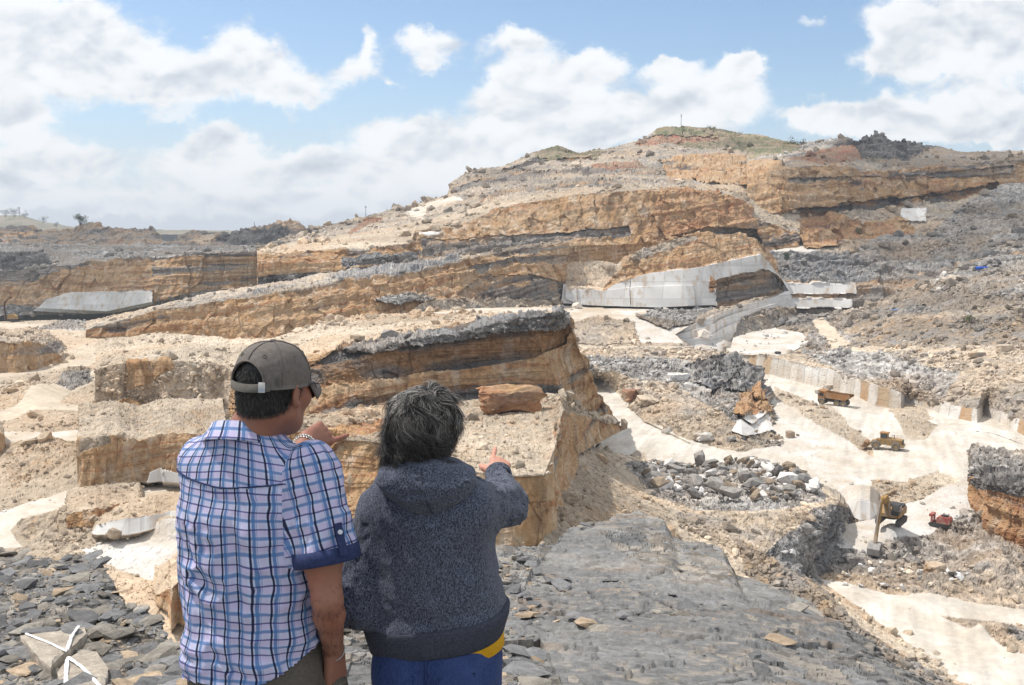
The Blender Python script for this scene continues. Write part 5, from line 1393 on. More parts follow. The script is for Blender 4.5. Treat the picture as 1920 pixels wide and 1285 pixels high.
    # rear arch
    aa = np.abs(((A - np.pi + np.pi) % (2 * np.pi)) - np.pi); op = (((aa / .56) ** 2 + (np.clip(Z + .0, 0, 9) / .050) ** 2) < 1) & (np.abs(aa) < .62)
    fo = op.ravel()[QC].sum(1) >= 2
    cap = part('cap', VC, QC[~fo], M['cap'], root); so_ = cap.modifiers.new('cloth', 'SOLIDIFY'); so_.thickness = .0018; so_.offset = 1
    # arch hem, panel seams, vents, button
    tt = np.linspace(-1, 1, 60); arch = []
    for t in tt:
        a = math.pi + .58 * math.sin(t * math.pi / 2); z = .052 * math.sqrt(max(0, 1 - math.sin(t * math.pi / 2) ** 2)); e_ = math.asin(min(1, z / rc_))
        arch.append(cc + Rc @ np.array([math.sin(a) * math.cos(e_) ** .8 * (ra + .002), math.cos(a) * math.cos(e_) ** .8 * (rb_ + .002), z + .001]))
    L = [tube(arch, .0024, 6)]
    part('hem', *join(L), M['cap'], cap)
    L = []
    for k_ in range(6):
        a = k_ * math.pi / 3 + 0.0; e = np.linspace(R(36 if k_ == 3 else -6), R(88), 24)
        L.append(tube([cc + Rc @ np.array([math.sin(a) * math.cos(x) ** .8 * (ra + .0012), math.cos(a) * math.cos(x) ** .8 * (rb_ + .0012), math.sin(x) * rc_ + .0008]) for x in e], .0013, 5))
    part('panel_seam', *join(L), M['cap'], cap)
    L = []
    for k_ in range(6):
        a = k_ * math.pi / 3 + math.pi / 6; e_ = R(43); n_ = np.array([math.sin(a) * math.cos(e_) ** .8 * (ra + .001), math.cos(a) * math.cos(e_) ** .8 * (rb_ + .001), math.sin(e_) * rc_]); c_ = cc + Rc @ n_
        part('eyelet', *stone_torus(c_, frame(Rc @ (n_ / np.linalg.norm(n_))), .0045, .0011, 14, 5), M['strap'], cap)
    tp = cc + Rc @ np.array([0, 0, rc_ + .001]); v_, q__ = sdf_mesh(lambda P: ell(P, tp, (.009, .009, .005), Rc), tp - .014, tp + .014, .0016); part('top_button', v_, q__, M['cap'], cap)
    # strap across the opening, then on round to the buckle on the right
    def bandm(a0, a1, z0, z1, r_, dz=0, n=40):
        a = np.linspace(a0, a1, n); L = []
        for k_, (z, rr) in enumerate(((z0, r_), (z1, r_ - .001), (z1, r_ - .004), (z0, r_ - .004), (z0, r_))):
            L.append(np.stack([np.sin(a) * (ra + rr), np.cos(a) * (rb_ + rr), np.full(n, z) + dz * np.sin((a - a0) / (a1 - a0) * np.pi)], -1))
        V_ = cc + np.array(L).reshape(-1, 3) @ Rc.T; I, J = np.meshgrid(np.arange(4), np.arange(n - 1), indexing='ij')
        return V_, np.stack([I * n + J, I * n + J + 1, (I + 1) * n + J + 1, (I + 1) * n + J], -1).reshape(-1, 4)
    part('sweatband', *bandm(math.pi + .62, 3 * math.pi - .62, -.017, -.006, .001, 0, 120), M['cap'], cap)
    st = part('strap', *bandm(math.pi - .74, math.pi + .66, -.020, .001, .004, -.004), M['strap'], cap)
    part('buckle', *bandm(math.pi - .62, math.pi - .46, -.0225, .0035, .0065, 0, 8), M['metal'], cap)
    e_ = math.pi - .92; c_ = cc + Rc @ np.array([math.sin(e_) * (ra + .003), math.cos(e_) * (rb_ + .003), .004]); part('grommet', *stone_torus(c_, frame(Rc @ np.array([math.sin(e_), math.cos(e_), 0])), .0046, .0013, 18, 6, (0, 1), 1.9), M['strap'], cap)
    # brim
    a = np.linspace(R(-62), R(62), 40); L = []
    for t in np.linspace(0, 1, 8):
        r1 = ra + .072 * t; ext = .056 * t * np.cos(a) ** .6
        L.append(np.stack([np.sin(a) * (ra - .001 + .004 * t), np.cos(a) * (rb_ - .002) + ext, -.008 - .018 * t * np.ones(40) - .040 * (np.sin(a) ** 2) * t], -1))
    BV = cc + np.array(L).reshape(-1, 3) @ Rc.T; I, J = np.meshgrid(np.arange(7), np.arange(39), indexing='ij'); BQ = np.stack([I * 40 + J, I * 40 + J + 1, (I + 1) * 40 + J + 1, (I + 1) * 40 + J], -1).reshape(-1, 4)
    b = part('brim', BV, BQ, M['cap'], cap); sd = b.modifiers.new('card', 'SOLIDIFY'); sd.thickness = .004
    # ---- sunglasses
    L = []
    def H(x, y, z): return hc + Rh @ np.array([x, y, z])
    g0 = [tube([H(e * .084, -.022, .004), H(e * .084, .01, .016), H(e * .082, .055, .020), H(e * .074, .088, .016)], .0026, 6) for e in (-1, 1)]
    g0.append(tube([H(-.014, .110, .012), H(0, .113, .015), H(.014, .110, .012)], .002, 6))
    sg = part('sunglasses', *g0[2], M['black'], root); part('temple', *g0[0], M['black'], sg); part('temple', *g0[1], M['black'], sg)
    for e in (-1, 1):
        c_ = H(e * .045, .100, -.003); Re = Rh @ np.array(Matrix.Rotation(-e * R(24), 3, 'Z')); v_, q__ = sdf_mesh(lambda P: np.maximum(np.abs(((P - c_) @ Re)[:, 1] + ((P - c_) @ Re)[:, 0] ** 2 * 4) - .0016, ell(P, c_, (.032, .05, .024), Re)), c_ - .05, c_ + .05, .002)
        part('lens', v_, q__, M['glass'], sg)
    # ---- watch on the left wrist, bracelet on the right
    Fw = frame(fa); wc = lw - fa * .018; L = []
    for k_ in range(22):
        t = k_ / 22 * 2 * np.pi; c_ = wc + Fw @ np.array([math.cos(t) * .031, math.sin(t) * .031, 0]); L.append(stone_torus(c_, Fw, .0045, .0022, 8, 5, (0, 2), 1.5))
    part('wristwatch', *join(L), M['metal'], root)
    Fw = frame(rw - re); part('bracelet', *stone_torus(rw - (rw - re) * .03, Fw @ np.array(Matrix.Rotation(.25, 3, 'X')), .0290, .0017, 60, 5, (0, 1), 1.0, .4), M['metal'], root)
    return root


# ================================================================== THE WOMAN
def build_woman():
    org = wp(812, 1000, 2.66) * [1, 1, 0]; yaw = R(10); Rb = rot(yaw)
    root = empty('person', tuple(org), label='person with short dark grey wavy hair in heather blue hooded sweatshirt and jeans, pointing', cat='person')
    B = lambda x, y, z: org + Rb @ np.array([x, y, z], float)
    hc = wp(800, 812, 2.66); Rh = rot(R(27), R(-4), R(2))
    ls = wp(705, 968, 2.68); le = wp(668, 1128, 2.62); lw = B(-.02, .22, .98)
    rs = wp(892, 948, 2.62); re = wp(944, 948, 2.84); rw = wp(931, 893, 3.05)
    nb = B(-.02, -.02, 1.30)
    pr = head_prims(hc, Rh, .95)
    pr += [('C', hc + Rh @ [0, -.02, -.05], nb, .052, .058, .03), ('C', nb, ls, .035, .03, .03), ('C', nb, rs, .035, .03, .03), ('C', B(0, .02, 1.16), B(0, .03, .9), .09, .10, .06), ('C', B(0, .02, .9), B(0, .01, .80), .10, .10, .06),
           ('C', ls, le, .042, .036, .03), ('C', le, lw, .036, .025, .02), ('C', rs, re, .042, .036, .03), ('C', re, rw, .035, .024, .02)]
    hd = wp(940, 862, 3.14) - rw; hd /= np.linalg.norm(hd)
    pr += hand_prims(rw + hd * .005, hd, [.15, -.85, .5], -1, [(.02, .12, .08), (1.1, 1.5, .8), (1.2, 1.5, .8), (1.3, 1.5, .8)], ((.6, .7, .4), (.85, .25, .5)), .9)
    la = B(.03, .22, .97) - lw; pr += hand_prims(lw, Rb @ np.array([.8, .2, -.2]), Rb @ np.array([.1, -.3, .9]), 1, [(.5, .5, .3)] * 4, ((.6, .7, .3), (.8, .3, .3)), .9)
    for e in (-1, 1): pr += [('C', B(e * .095, 0, .78), B(e * .10, .02, .44), .085, .055, .05), ('C', B(e * .10, .02, .44), B(e * .10, -.01, .09), .05, .036, .03)]
    def body(P):
        d = union(P, pr, .02)
        for e in (-1, 1): d = np.maximum(d, -ell(P, hc + Rh @ [e * .088, -.010, -.004], (.006, .008, .013), Rh))
        return d
    V, Q = sdf_mesh(body, (-.62, 2.3, .04), (.10, 3.32, 1.60), .0044)
    part('body', V, Q, M['skin_w'], root)
    # ---- hoodie
    lev = [(.775, .200, .158, .012, .0), (.84, .205, .162, .010, .01), (.92, .206, .160, .0, .015), (1.02, .190, .148, -.008, .01), (1.12, .188, .138, -.012, .01), (1.20, .188, .128, -.015, 0), (1.25, .180, .112, -.018, 0), (1.285, .150, .095, -.02, -.005), (1.31, .105, .082, -.02, -.01), (1.335, .075, .07, -.02, -.01)]
    tor = torso_fn(org, yaw, lev)
    hood_c = wp(797, 918, 2.545)
    hood = [('E', hood_c + [0, .02, .012], (.132, .062, .048), rot(yaw, R(-20), R(-3)), .03), ('E', hood_c + [.02, .015, -.022], (.088, .050, .050), rot(yaw, R(-10), R(-6)), .05), ('E', hood_c + [-.085, .03, .022], (.050, .055, .036), rot(yaw, 0, R(15)), .03), ('E', hood_c + [.080, .03, .028], (.055, .060, .036), rot(yaw, 0, R(-18)), .03)]
    def hoodf(P):
        d = union(P, hood)
        q_ = (P - (nb + [0.0, -.005, .018])) @ rot(yaw, R(-22)); rr = np.sqrt(q_[:, 0] ** 2 + q_[:, 1] ** 2)
        ringd = np.sqrt(((rr - .082) / 1.0) ** 2 + (q_[:, 2] / 1.5) ** 2) - .023
        d = smin(d, ringd, .04)
        return d
    cw = lw; cr = wp(935, 893, 3.005)
    def hoodie(P):
        d = tor(P)
        la_ = smin(cone(P, ls + [.01, 0, .0], le + [0, 0, .0], .072, .064), cone(P, le, B(-.03, .20, .985), .064, .046), .05)
        ra_ = smin(cone(P, rs + [-.02, 0, 0], re, .072, .064), cone(P, re, cr, .064, .040), .05)
        ra_ = np.maximum(ra_, (P - cr) @ ((cr - re) / np.linalg.norm(cr - re)) - .004)
        d = smin(smin(d, la_, .035), ra_, .05)
        return d
    V, Q = sdf_mesh(hoodie, (org[0] - .34, 2.35, .77), (org[0] + .36, 3.2, 1.345), .0052); N = nrm(V, Q)
    q = (V - org) @ Rb; x, y, z = q.T
    sL, aL, dL = limb_uv(V, [ls, le, B(-.03, .20, .985)]); sR, aR, dR = limb_uv(V, [rs, re, cr])
    w2 = fbm(np.stack([x * 3.0, y * 3, z * 13 + x * 3], -1), 3, 201); w3 = fbm(np.stack([x * 8 + z * 5, y * 6, z * 8 - x * 4], -1), 3, 202)
    wS = fbm(np.stack([np.cos(aL) * 1.2, np.sin(aL) * 1.2, sL * 12], -1), 3, 203); wR = fbm(np.stack([np.cos(aR) * 1.1 + sR * 5, np.sin(aR) * 1.1, sR * 16], -1), 3, 204)
    armL = (dL < .085) & (q[:, 0] < -.155) & (sL > .02); armR = (dR < .082) & (sR > .03) & ((q[:, 1] > .03) | (q[:, 0] > .17))
    f = .012 * (ridge(w2) - .6) * sstep(-z, -1.12, -.95) + .006 * (ridge(w3) - .6); f = np.where(armL, .012 * (ridge(wS) - .7), f); f = np.where(armR, .015 * (ridge(wR) - .7), f)
    V2 = V + N * f[:, None]; Vc = V2[Q].mean(1)
    fa_ = armL[Q].sum(1) >= 2; fb_ = armR[Q].sum(1) >= 2
    def piece(name, mask, par, mat):
        q_ = Q[mask]; u_, inv = np.unique(q_.ravel(), return_inverse=True); return part(name, V2[u_], inv.reshape(-1, 4), mat, par)
    cap_ = (Vc[:, 2] < .893 + .022 * np.clip((Vc[:, 0] - org[0]) / .2, -1, 1))
    ho = piece('sweatshirt', ~fa_ & ~fb_ & ~cap_, root, M['knit']); piece('sleeve', fa_, ho, M['knit'])
    sr = piece('sleeve', fb_, ho, M['knit'])
    # hem band in plain rib, tilted
    th = np.linspace(0, 2 * np.pi, 120, endpoint=False); L = []
    lv = np.array(lev)
    for (z0, dr) in ((.903, -.006), (.902, .004), (.895, .006), (.870, .003), (.845, -.004), (.822, -.010), (.818, -.015), (.825, -.022)):
        c_ = []
        for t in th:
            zz = z0 + .030 * math.sin(t); X = math.sin(t); Y = -math.cos(t); zi = min(max(zz, .775), 1)
            a = np.interp(max(zi, .84), lv[:, 0], lv[:, 1]) + dr; b = np.interp(max(zi, .84), lv[:, 0], lv[:, 2]) + dr; k_ = (abs(X) ** 2.4 + abs(Y) ** 2.4) ** (-1 / 2.4)
            c_.append(B(X * k_ * a + .006, Y * k_ * b + .012, zz))
        L.append(c_)
    RV = np.array(L); I, J = np.meshgrid(np.arange(len(L) - 1), np.arange(120), indexing='ij'); k_ = 120
    HQ = np.stack([I * k_ + J, I * k_ + (J + 1) % k_, (I + 1) * k_ + (J + 1) % k_, (I + 1) * k_ + J], -1).reshape(-1, 4)
    part('hem_band', RV.reshape(-1, 3), HQ, M['rib'], ho)
    V, Q = sdf_mesh(hoodf, hood_c - [.24, .14, .15], hood_c + [.24, .30, .15], .0046); N = nrm(V, Q)
    wH = fbm(np.stack([(V[:, 0] - hood_c[0]) * 6, V[:, 1] * 8, (V[:, 2] - hood_c[2]) * 20], -1), 3, 210); V = V + N * (.012 * (ridge(wH) - .6))[:, None]
    hd_ = part('hood', V, Q, M['knit'], ho)
    xs_ = np.linspace(0, 1, 24); sm_ = []
    for t in xs_:
        x0 = -.004 + .03 * t; z0 = .062 - .125 * t; yy = np.linspace(-.2, .1, 120); Pq = hood_c + np.stack([np.full(120, x0), yy, np.full(120, z0)], -1) @ Rb.T; d = hoodf(Pq); i = np.argmax(d < 0); sm_.append(Pq[i] + [0, -.002, 0])
    part('seam', *tube(sm_, .0022, 5), M['rib'], ho)
    # armhole seam is left to the cloth; cuff of the raised sleeve
    ca = (cr - re) / np.linalg.norm(cr - re); part('cuff', *join([stone_torus(cr + ca * t, frame(ca), .037, .0065, 40, 8) for t in (-.004, .006, .014)]), M['knit'], ho)
    # ---- yellow shirt showing under the hem on the right
    L = []
    for (z0, dr) in ((.88, -.012), (.84, -.010), (.796, -.006), (.790, -.012), (.795, -.022)):
        c_ = []
        for t in th:
            X = math.sin(t); Y = -math.cos(t); a = .196 + dr; b = .150 + dr; k2 = (abs(X) ** 2.4 + abs(Y) ** 2.4) ** (-1 / 2.4)
            c_.append(B(X * k2 * a + .012, Y * k2 * b + .01, z0 + .004 + .012 * X - .003 * math.cos(t * 3)))
        L.append(c_)
    RV = np.array(L); I, J = np.meshgrid(np.arange(len(L) - 1), np.arange(120), indexing='ij')
    HQ = np.stack([I * k_ + J, I * k_ + (J + 1) % k_, (I + 1) * k_ + (J + 1) % k_, (I + 1) * k_ + J], -1).reshape(-1, 4)
    part('undershirt', RV.reshape(-1, 3), HQ, M['yellow'], root)
    # ---- jeans
    tj = torso_fn(org, yaw, [(.66, .180, .142, .010, 0), (.80, .181, .146, .010, .01), (.90, .170, .135, .01, .02)])
    def jn(P):
        d = tj(P)
        for e in (-1, 1): d = smin(d, np.minimum(cone(P, B(.012 + e * .088, .0, .76), B(e * .10, .02, .44), .094, .072), cone(P, B(e * .10, .02, .44), B(e * .10, 0, .09), .072, .062)), .03)
        return smin(d, np.minimum(ell(P, B(-.07, -.072, .74), (.085, .075, .09)), ell(P, B(.095, -.072, .74), (.085, .075, .09))), .05)
    V, Q = sdf_mesh(jn, (org[0] - .30, 2.35, .05), (org[0] + .30, 3.0, .85), .0075); N = nrm(V, Q); V = V + N * (.005 * fbm(V * [14, 14, 7], 3, 220))[:, None]
    je = part('jeans', V, Q, M['jean'], root)
    def bk(x, z):
        yy = np.linspace(-.3, .05, 90); Pq = org + np.stack([np.full(90, x), yy, np.full(90, z)], -1) @ Rb.T; d = jn(Pq); i = np.argmax(d < 0); return Pq[i] + [0, -.004, 0]
    for sx in (-1, 1):
        pts = [bk(.012 + sx * a, z) for a, z in ((.035, .775), (.04, .69), (.08, .66), (.125, .69), (.135, .79), (.035, .775))]
        part('pocket', *tube(pts, .0022, 5), M['jean'], je)
    part('seam', *tube([bk(.012, z) for z in np.linspace(.86, .64, 12)], .003, 5), M['jean'], je)
    for e in (-1, 1):
        sh_ = lambda P, e=e: np.maximum(union(P, [('E', B(e * .10, .06, .045), (.043, .125, .045), Rb, .02), ('E', B(e * .10, -.02, .06), (.04, .055, .05), Rb, .03)]), -P[:, 2] + .004)
        v_, q__ = sdf_mesh(sh_, B(e * .10, .05, .05) - [.2, .2, .06], B(e * .10, .05, .05) + [.2, .2, .12], .006); part('shoe', v_, q__, M['black'], root)
    # ---- hair
    rng = np.random.default_rng(21)
    cap_f = lambda P: union(P, [('E', hc + Rh @ [0, -.016, .034], (.083, .104, .096), Rh, .03), ('E', hc + Rh @ [0, -.050, -.030], (.074, .062, .070), Rh, .04)])
    def hb(P):
        q_ = (P - hc) @ Rh; d = cap_f(P); d = np.maximum(d, q_[:, 1] - .04 - q_[:, 2] * .5)
        return np.maximum(d, -(q_[:, 2] + .105))
    V, Q = sdf_mesh(hb, hc - .19, hc + .19, .004); N = nrm(V, Q); V = V + N * (.004 * fbm(V * 45, 3, 230))[:, None]
    hr = part('hair', V, Q, M['hair_d'], root)
    qh = (V - hc) @ Rh
    sel = np.where((qh[:, 1] < .06) & (qh[:, 2] > -.085))[0]
    n = 20000; ng = 240
    gi = rng.choice(sel, ng); ridx = rng.choice(sel, n)
    # nearest guide
    near = np.concatenate([np.argmin(((V[ridx[s:s + 1500], None] - V[gi][None]) ** 2).sum(2), 1) for s in range(0, n, 1500)])
    crown_p = hc + Rh @ np.array([.012, -.010, .115])
    def flow(p, nn):
        o = p - crown_p; o -= nn * (o * nn).sum(1)[:, None]; o /= np.linalg.norm(o, axis=1, keepdims=True) + 1e-6
        sw = np.cross(nn, o); side = ((p - hc) @ Rh)
        wind = np.tile(Rh @ np.array([-.75, .05, .12]), (len(p), 1))
        return o * .9 + sw * .75 + nn * .72 + wind * .30
    gd = flow(V[gi], N[gi]) + rng.normal(0, .16, (ng, 3)); d = gd[near] * .85 + flow(V[ridx], N[ridx]) * .3 + rng.normal(0, .09, (n, 3))
    cl = np.concatenate([rng.normal(0, .8, (ng, 3)), rng.random((ng, 1))], 1)[near]; cl[:, 3] += rng.normal(0, .05, n)
    root_p = V[ridx] * .9 + V[gi][near] * .1
    ln = (rng.uniform(.055, .082, ng)[near]) * rng.uniform(.75, 1.15, n)
    topness = sstep(qh[ridx, 2], -.02, .10); gcol = rng.random(ng)[near]
    lum = .016 + (gcol > .5) * (.03 + .10 * topness) * (rng.random(n) > .4) + topness * .05 * rng.random(n) + (rng.random(n) > .74) * (.11 + .32 * topness)
    strands('lock', root_p, d, ln, .00062, lum[:, None] * np.array([1, .93, .86]), M['hair'], hr, 0, 8, seg=9, curl=.75, clump=cl, gravity=.6, center=hc)
    # earring
    ec = hc + Rh @ np.array([.083, .0, -.038]); v_, q__ = sdf_mesh(lambda P: ell(P, ec, (.0042, .0042, .0042)), ec - .008, ec + .008, .0012); part('earring', v_, q__, M['pearl'], root)
    return root


man = build_man()
woman = build_woman()
# ================================================================== MACHINES AND LOOSE THINGS
def ground_at(patches, u, v):
    best = None
    for p in patches:
        d = (p['U'] - u) ** 2 + (p['V'] - v) ** 2; i = np.unravel_index(np.argmin(d), d.shape)
        if best is None or d[i] < best[0]: best = (d[i], p['P'][i])
    return best[1].copy()


def prism(prof, y0, y1, taper=0.0, ch=.03):
    """side profile [(x, z)...] extruded across y with chamfered flanks"""
    p = np.array(prof, float); n = len(p); c = p.mean(0); q = c + (p - c) * (1 - ch)
    rings = [np.c_[q[:, 0], np.full(n, y0), q[:, 1]], np.c_[p[:, 0], np.full(n, y0 + (y1 - y0) * .03), p[:, 1]], np.c_[p[:, 0], np.full(n, y1 - (y1 - y0) * .03), p[:, 1]], np.c_[q[:, 0], np.full(n, y1), q[:, 1]]]
    V = np.concatenate(rings + [[[c[0], y0, c[1]]], [[c[0], y1, c[1]]]]); T = []
    for k in range(3):
        for i in range(n):
            a, b, c_, d = k * n + i, k * n + (i + 1) % n, (k + 1) * n + (i + 1) % n, (k + 1) * n + i; T += [(a, b, c_), (a, c_, d)]
    for i in range(n): T += [(4 * n, (i + 1) % n, i), (4 * n + 1, 3 * n + i, 3 * n + (i + 1) % n)]
    return V, np.array(T)


def bx(x0, x1, y0, y1, z0, z1): return prism([(x0, z0), (x1, z0), (x1, z1), (x0, z1)], y0, y1)


def wheel_parts(root, x, y, r, w, mt, mr):
    def lathe(pr, n=28):
        th = np.linspace(0, 2 * np.pi, n, endpoint=False); V = np.concatenate([np.c_[x + np.cos(th) * a, np.full(n, y + b), r + np.sin(th) * a] for a, b in pr]); T = []
        for k in range(len(pr) - 1):
            for i in range(n): a, b, c, d = k * n + i, k * n + (i + 1) % n, (k + 1) * n + (i + 1) % n, (k + 1) * n + i; T += [(a, b, c), (a, c, d)]
        return V, np.array(T)
    w2 = w / 2; wh = mesh_obj('wheel', *lathe([(.02, -w2 * .8), (r * .5, -w2 * .8), (r * .55, -w2 * .5), (r * .55, w2 * .5), (r * .5, w2 * .8), (.02, w2 * .8)]), mr, root, smooth=False)
    mesh_obj('tyre', *lathe([(r * .56, -w2), (r * .88, -w2), (r, -w2 * .8), (r, w2 * .8), (r * .88, w2), (r * .56, w2), (r * .56, -w2)]), mt, wh)


def jm(*L): return join(list(L))




def dusty(col):
    def f(g):
        p = P_obj(g); n = g.noise(p, 1.3, 5, .65); z = g.sep(p)[2]
        c = g.mix(g.ss(g.m('ADD', n, g.m('MULTIPLY', z, -.06)), .28, .62, .15, .85), col, (.40, .34, .27)); c = g.mix(g.ss(g.noise(p, 5, 3, .6), .55, .7, 0, .6), c, tuple(x * .35 for x in col)); return c, n, .01
    return f


YEL = pmat('dusty_yellow_paint', dusty((.33, .18, .04)), .8, .2); ORA = pmat('dusty_orange_paint', dusty((.36, .155, .04)), .8, .2)
TYR = pmat('dusty_rubber', plain_b((.20, .18, .155), 3, .3), .9, .1); RIM = pmat('dusty_rim', plain_b((.36, .27, .15), 3, .3), .8, .2)
DRK = pmat('dark_machine_steel', plain_b((.06, .058, .055), 3, .4), .6, .3); GLS = pmat('cab_glass', plain_b((.05, .065, .075), 2, .1), .1, .6)
REDM = pmat('red_machine_paint', dusty((.34, .03, .03)), .8, .2); BLU = pmat('blue_plastic', plain_b((.015, .10, .55), 1, .2), .5, .3); STL = pmat('worn_bucket_steel', plain_b((.33, .31, .29), 2, .35), .6, .4)
TARP = pmat('pale_blue_sheet', plain_b((.20, .32, .55), 1, .3), .6, .3); PAINT = pmat('white_spray_paint', plain_b((.75, .75, .76), 40, .15), .8, .2)


def dump_truck(p, rz):
    t = empty('dump_truck', tuple(p), rz, label='orange dump truck with empty raised-lip bed driving on the pale pit road', cat='dump truck')
    mesh_obj('chassis', *jm(bx(-3.6, 4.2, -.9, .9, .9, 1.5), bx(3.2, 4.3, -1.5, 1.5, .7, 1.5)), DRK, t, smooth=False)
    cb = mesh_obj('cab', *prism([(2.4, 1.4), (4.3, 1.4), (4.35, 2.3), (4.0, 3.4), (2.5, 3.45)], -.2, 1.5), ORA, t, smooth=False)
    mesh_obj('window', *prism([(2.7, 2.4), (4.1, 2.4), (3.95, 3.15), (2.8, 3.15)], -.22, 1.52), GLS, cb, smooth=False); mesh_obj('windscreen', *bx(4.15, 4.37, -.1, 1.4, 2.4, 3.0), GLS, cb, smooth=False)
    mesh_obj('hood', *prism([(2.4, 1.4), (4.5, 1.4), (4.5, 2.2), (2.4, 2.4)], -1.5, -.2), ORA, t, smooth=False)
    mesh_obj('bed', *jm(prism([(-4.6, 2.7), (-3.2, 1.7), (1.9, 1.9), (1.95, 2.1), (-3.1, 1.95), (-4.6, 2.95)], -1.75, 1.75), prism([(-4.6, 2.8), (-3.2, 1.8), (1.9, 2.0), (2.3, 3.6), (-.8, 3.3), (-4.4, 3.25)], -1.85, -1.68), prism([(-4.6, 2.8), (-3.2, 1.8), (1.9, 2.0), (2.3, 3.6), (-.8, 3.3), (-4.4, 3.25)], 1.68, 1.85)), ORA, t, smooth=False)
    mesh_obj('bed_lining', *jm(prism([(-4.5, 2.98), (-3.1, 1.99), (1.8, 2.14), (1.8, 2.18), (-3.1, 2.03), (-4.5, 3.02)], -1.66, 1.66)), DRK, t, smooth=False)
    mesh_obj('canopy', *prism([(1.85, 2.0), (2.05, 2.0), (2.45, 3.6), (4.2, 3.85), (4.2, 3.97), (2.3, 3.75)], -1.8, 1.8), ORA, t, smooth=False)
    for x in (3.2, -.9, -2.7):
        for y in (-1.35, 1.35): wheel_parts(t, x, y, .85, .65, TYR, RIM)
    return t


def wheel_loader(p, rz):
    t = empty('wheel_loader', tuple(p), rz, label='yellow wheel loader with railings, exhaust pipe and square radiator at the road junction', cat='wheel loader')
    bd = mesh_obj('body', *jm(prism([(-4.0, 1.0), (-.6, 1.0), (-.4, 2.3), (-1.0, 2.5), (-3.9, 2.35)], -1.1, 1.1), bx(-4.3, -3.6, -1.4, 1.4, .8, 1.3), prism([(-.4, 1.0), (2.3, 1.0), (2.5, 1.7), (.6, 2.2), (-.4, 2.2)], -.9, .9)), YEL, t, smooth=False)
    mesh_obj('radiator', *bx(-4.08, -3.9, -.95, .95, 1.35, 2.3), DRK, bd, smooth=False)
    mesh_obj('exhaust_pipe', *tube([(-2.2, .5, 2.3), (-2.2, .5, 3.4)], .09, 8), DRK, bd)
    cb = mesh_obj('cab', *jm(bx(-.9, .7, -.75, .75, 2.2, 2.5), *[bx(a, a + .1, b, b + .1, 2.4, 3.5) for a in (-.9, .6) for b in (-.75, .65)]), YEL, t, smooth=False)
    mesh_obj('window', *bx(-.85, .65, -.7, .7, 2.5, 3.45), GLS, cb, smooth=False); mesh_obj('roof', *prism([(-1.1, 3.5), (.9, 3.5), (.8, 3.7), (-1.0, 3.7)], -.9, .9), ORA, cb, smooth=False)
    for y in (-.6, .6): mesh_obj('lift_arm', *prism([(.8, 2.1), (1.3, 2.2), (3.3, .8), (3.5, .4), (3.1, .45), (1.2, 1.7)], y - .12, y + .12), YEL, t, smooth=False)
    mesh_obj('bucket', *jm(prism([(3.3, .15), (4.7, .1), (4.7, .18), (3.5, .3), (3.45, 1.2), (3.9, 1.5), (3.75, 1.55), (3.2, 1.2)], -1.6, 1.6), *[prism([(3.3, .2), (4.6, .15), (3.9, 1.45), (3.3, 1.2)], y, y + .08) for y in (-1.6, 1.52)]), ORA, t, smooth=False)
    for x in (-2.7, 1.5):
        for y in (-1.2, 1.2): wheel_parts(t, x, y, .92, .7, TYR, RIM)
    L = [tube([(x, y, 2.3), (x, y, 3.0)], .03, 5) for y in (-1.05, 1.05) for x in (-3.6, -2.6, -1.6)] + [tube([(-3.6, y, 3.0), (-1.2, y, 3.0)], .03, 5) for y in (-1.05, 1.05)]
    mesh_obj('railing', *join(L), YEL, t)
    return t


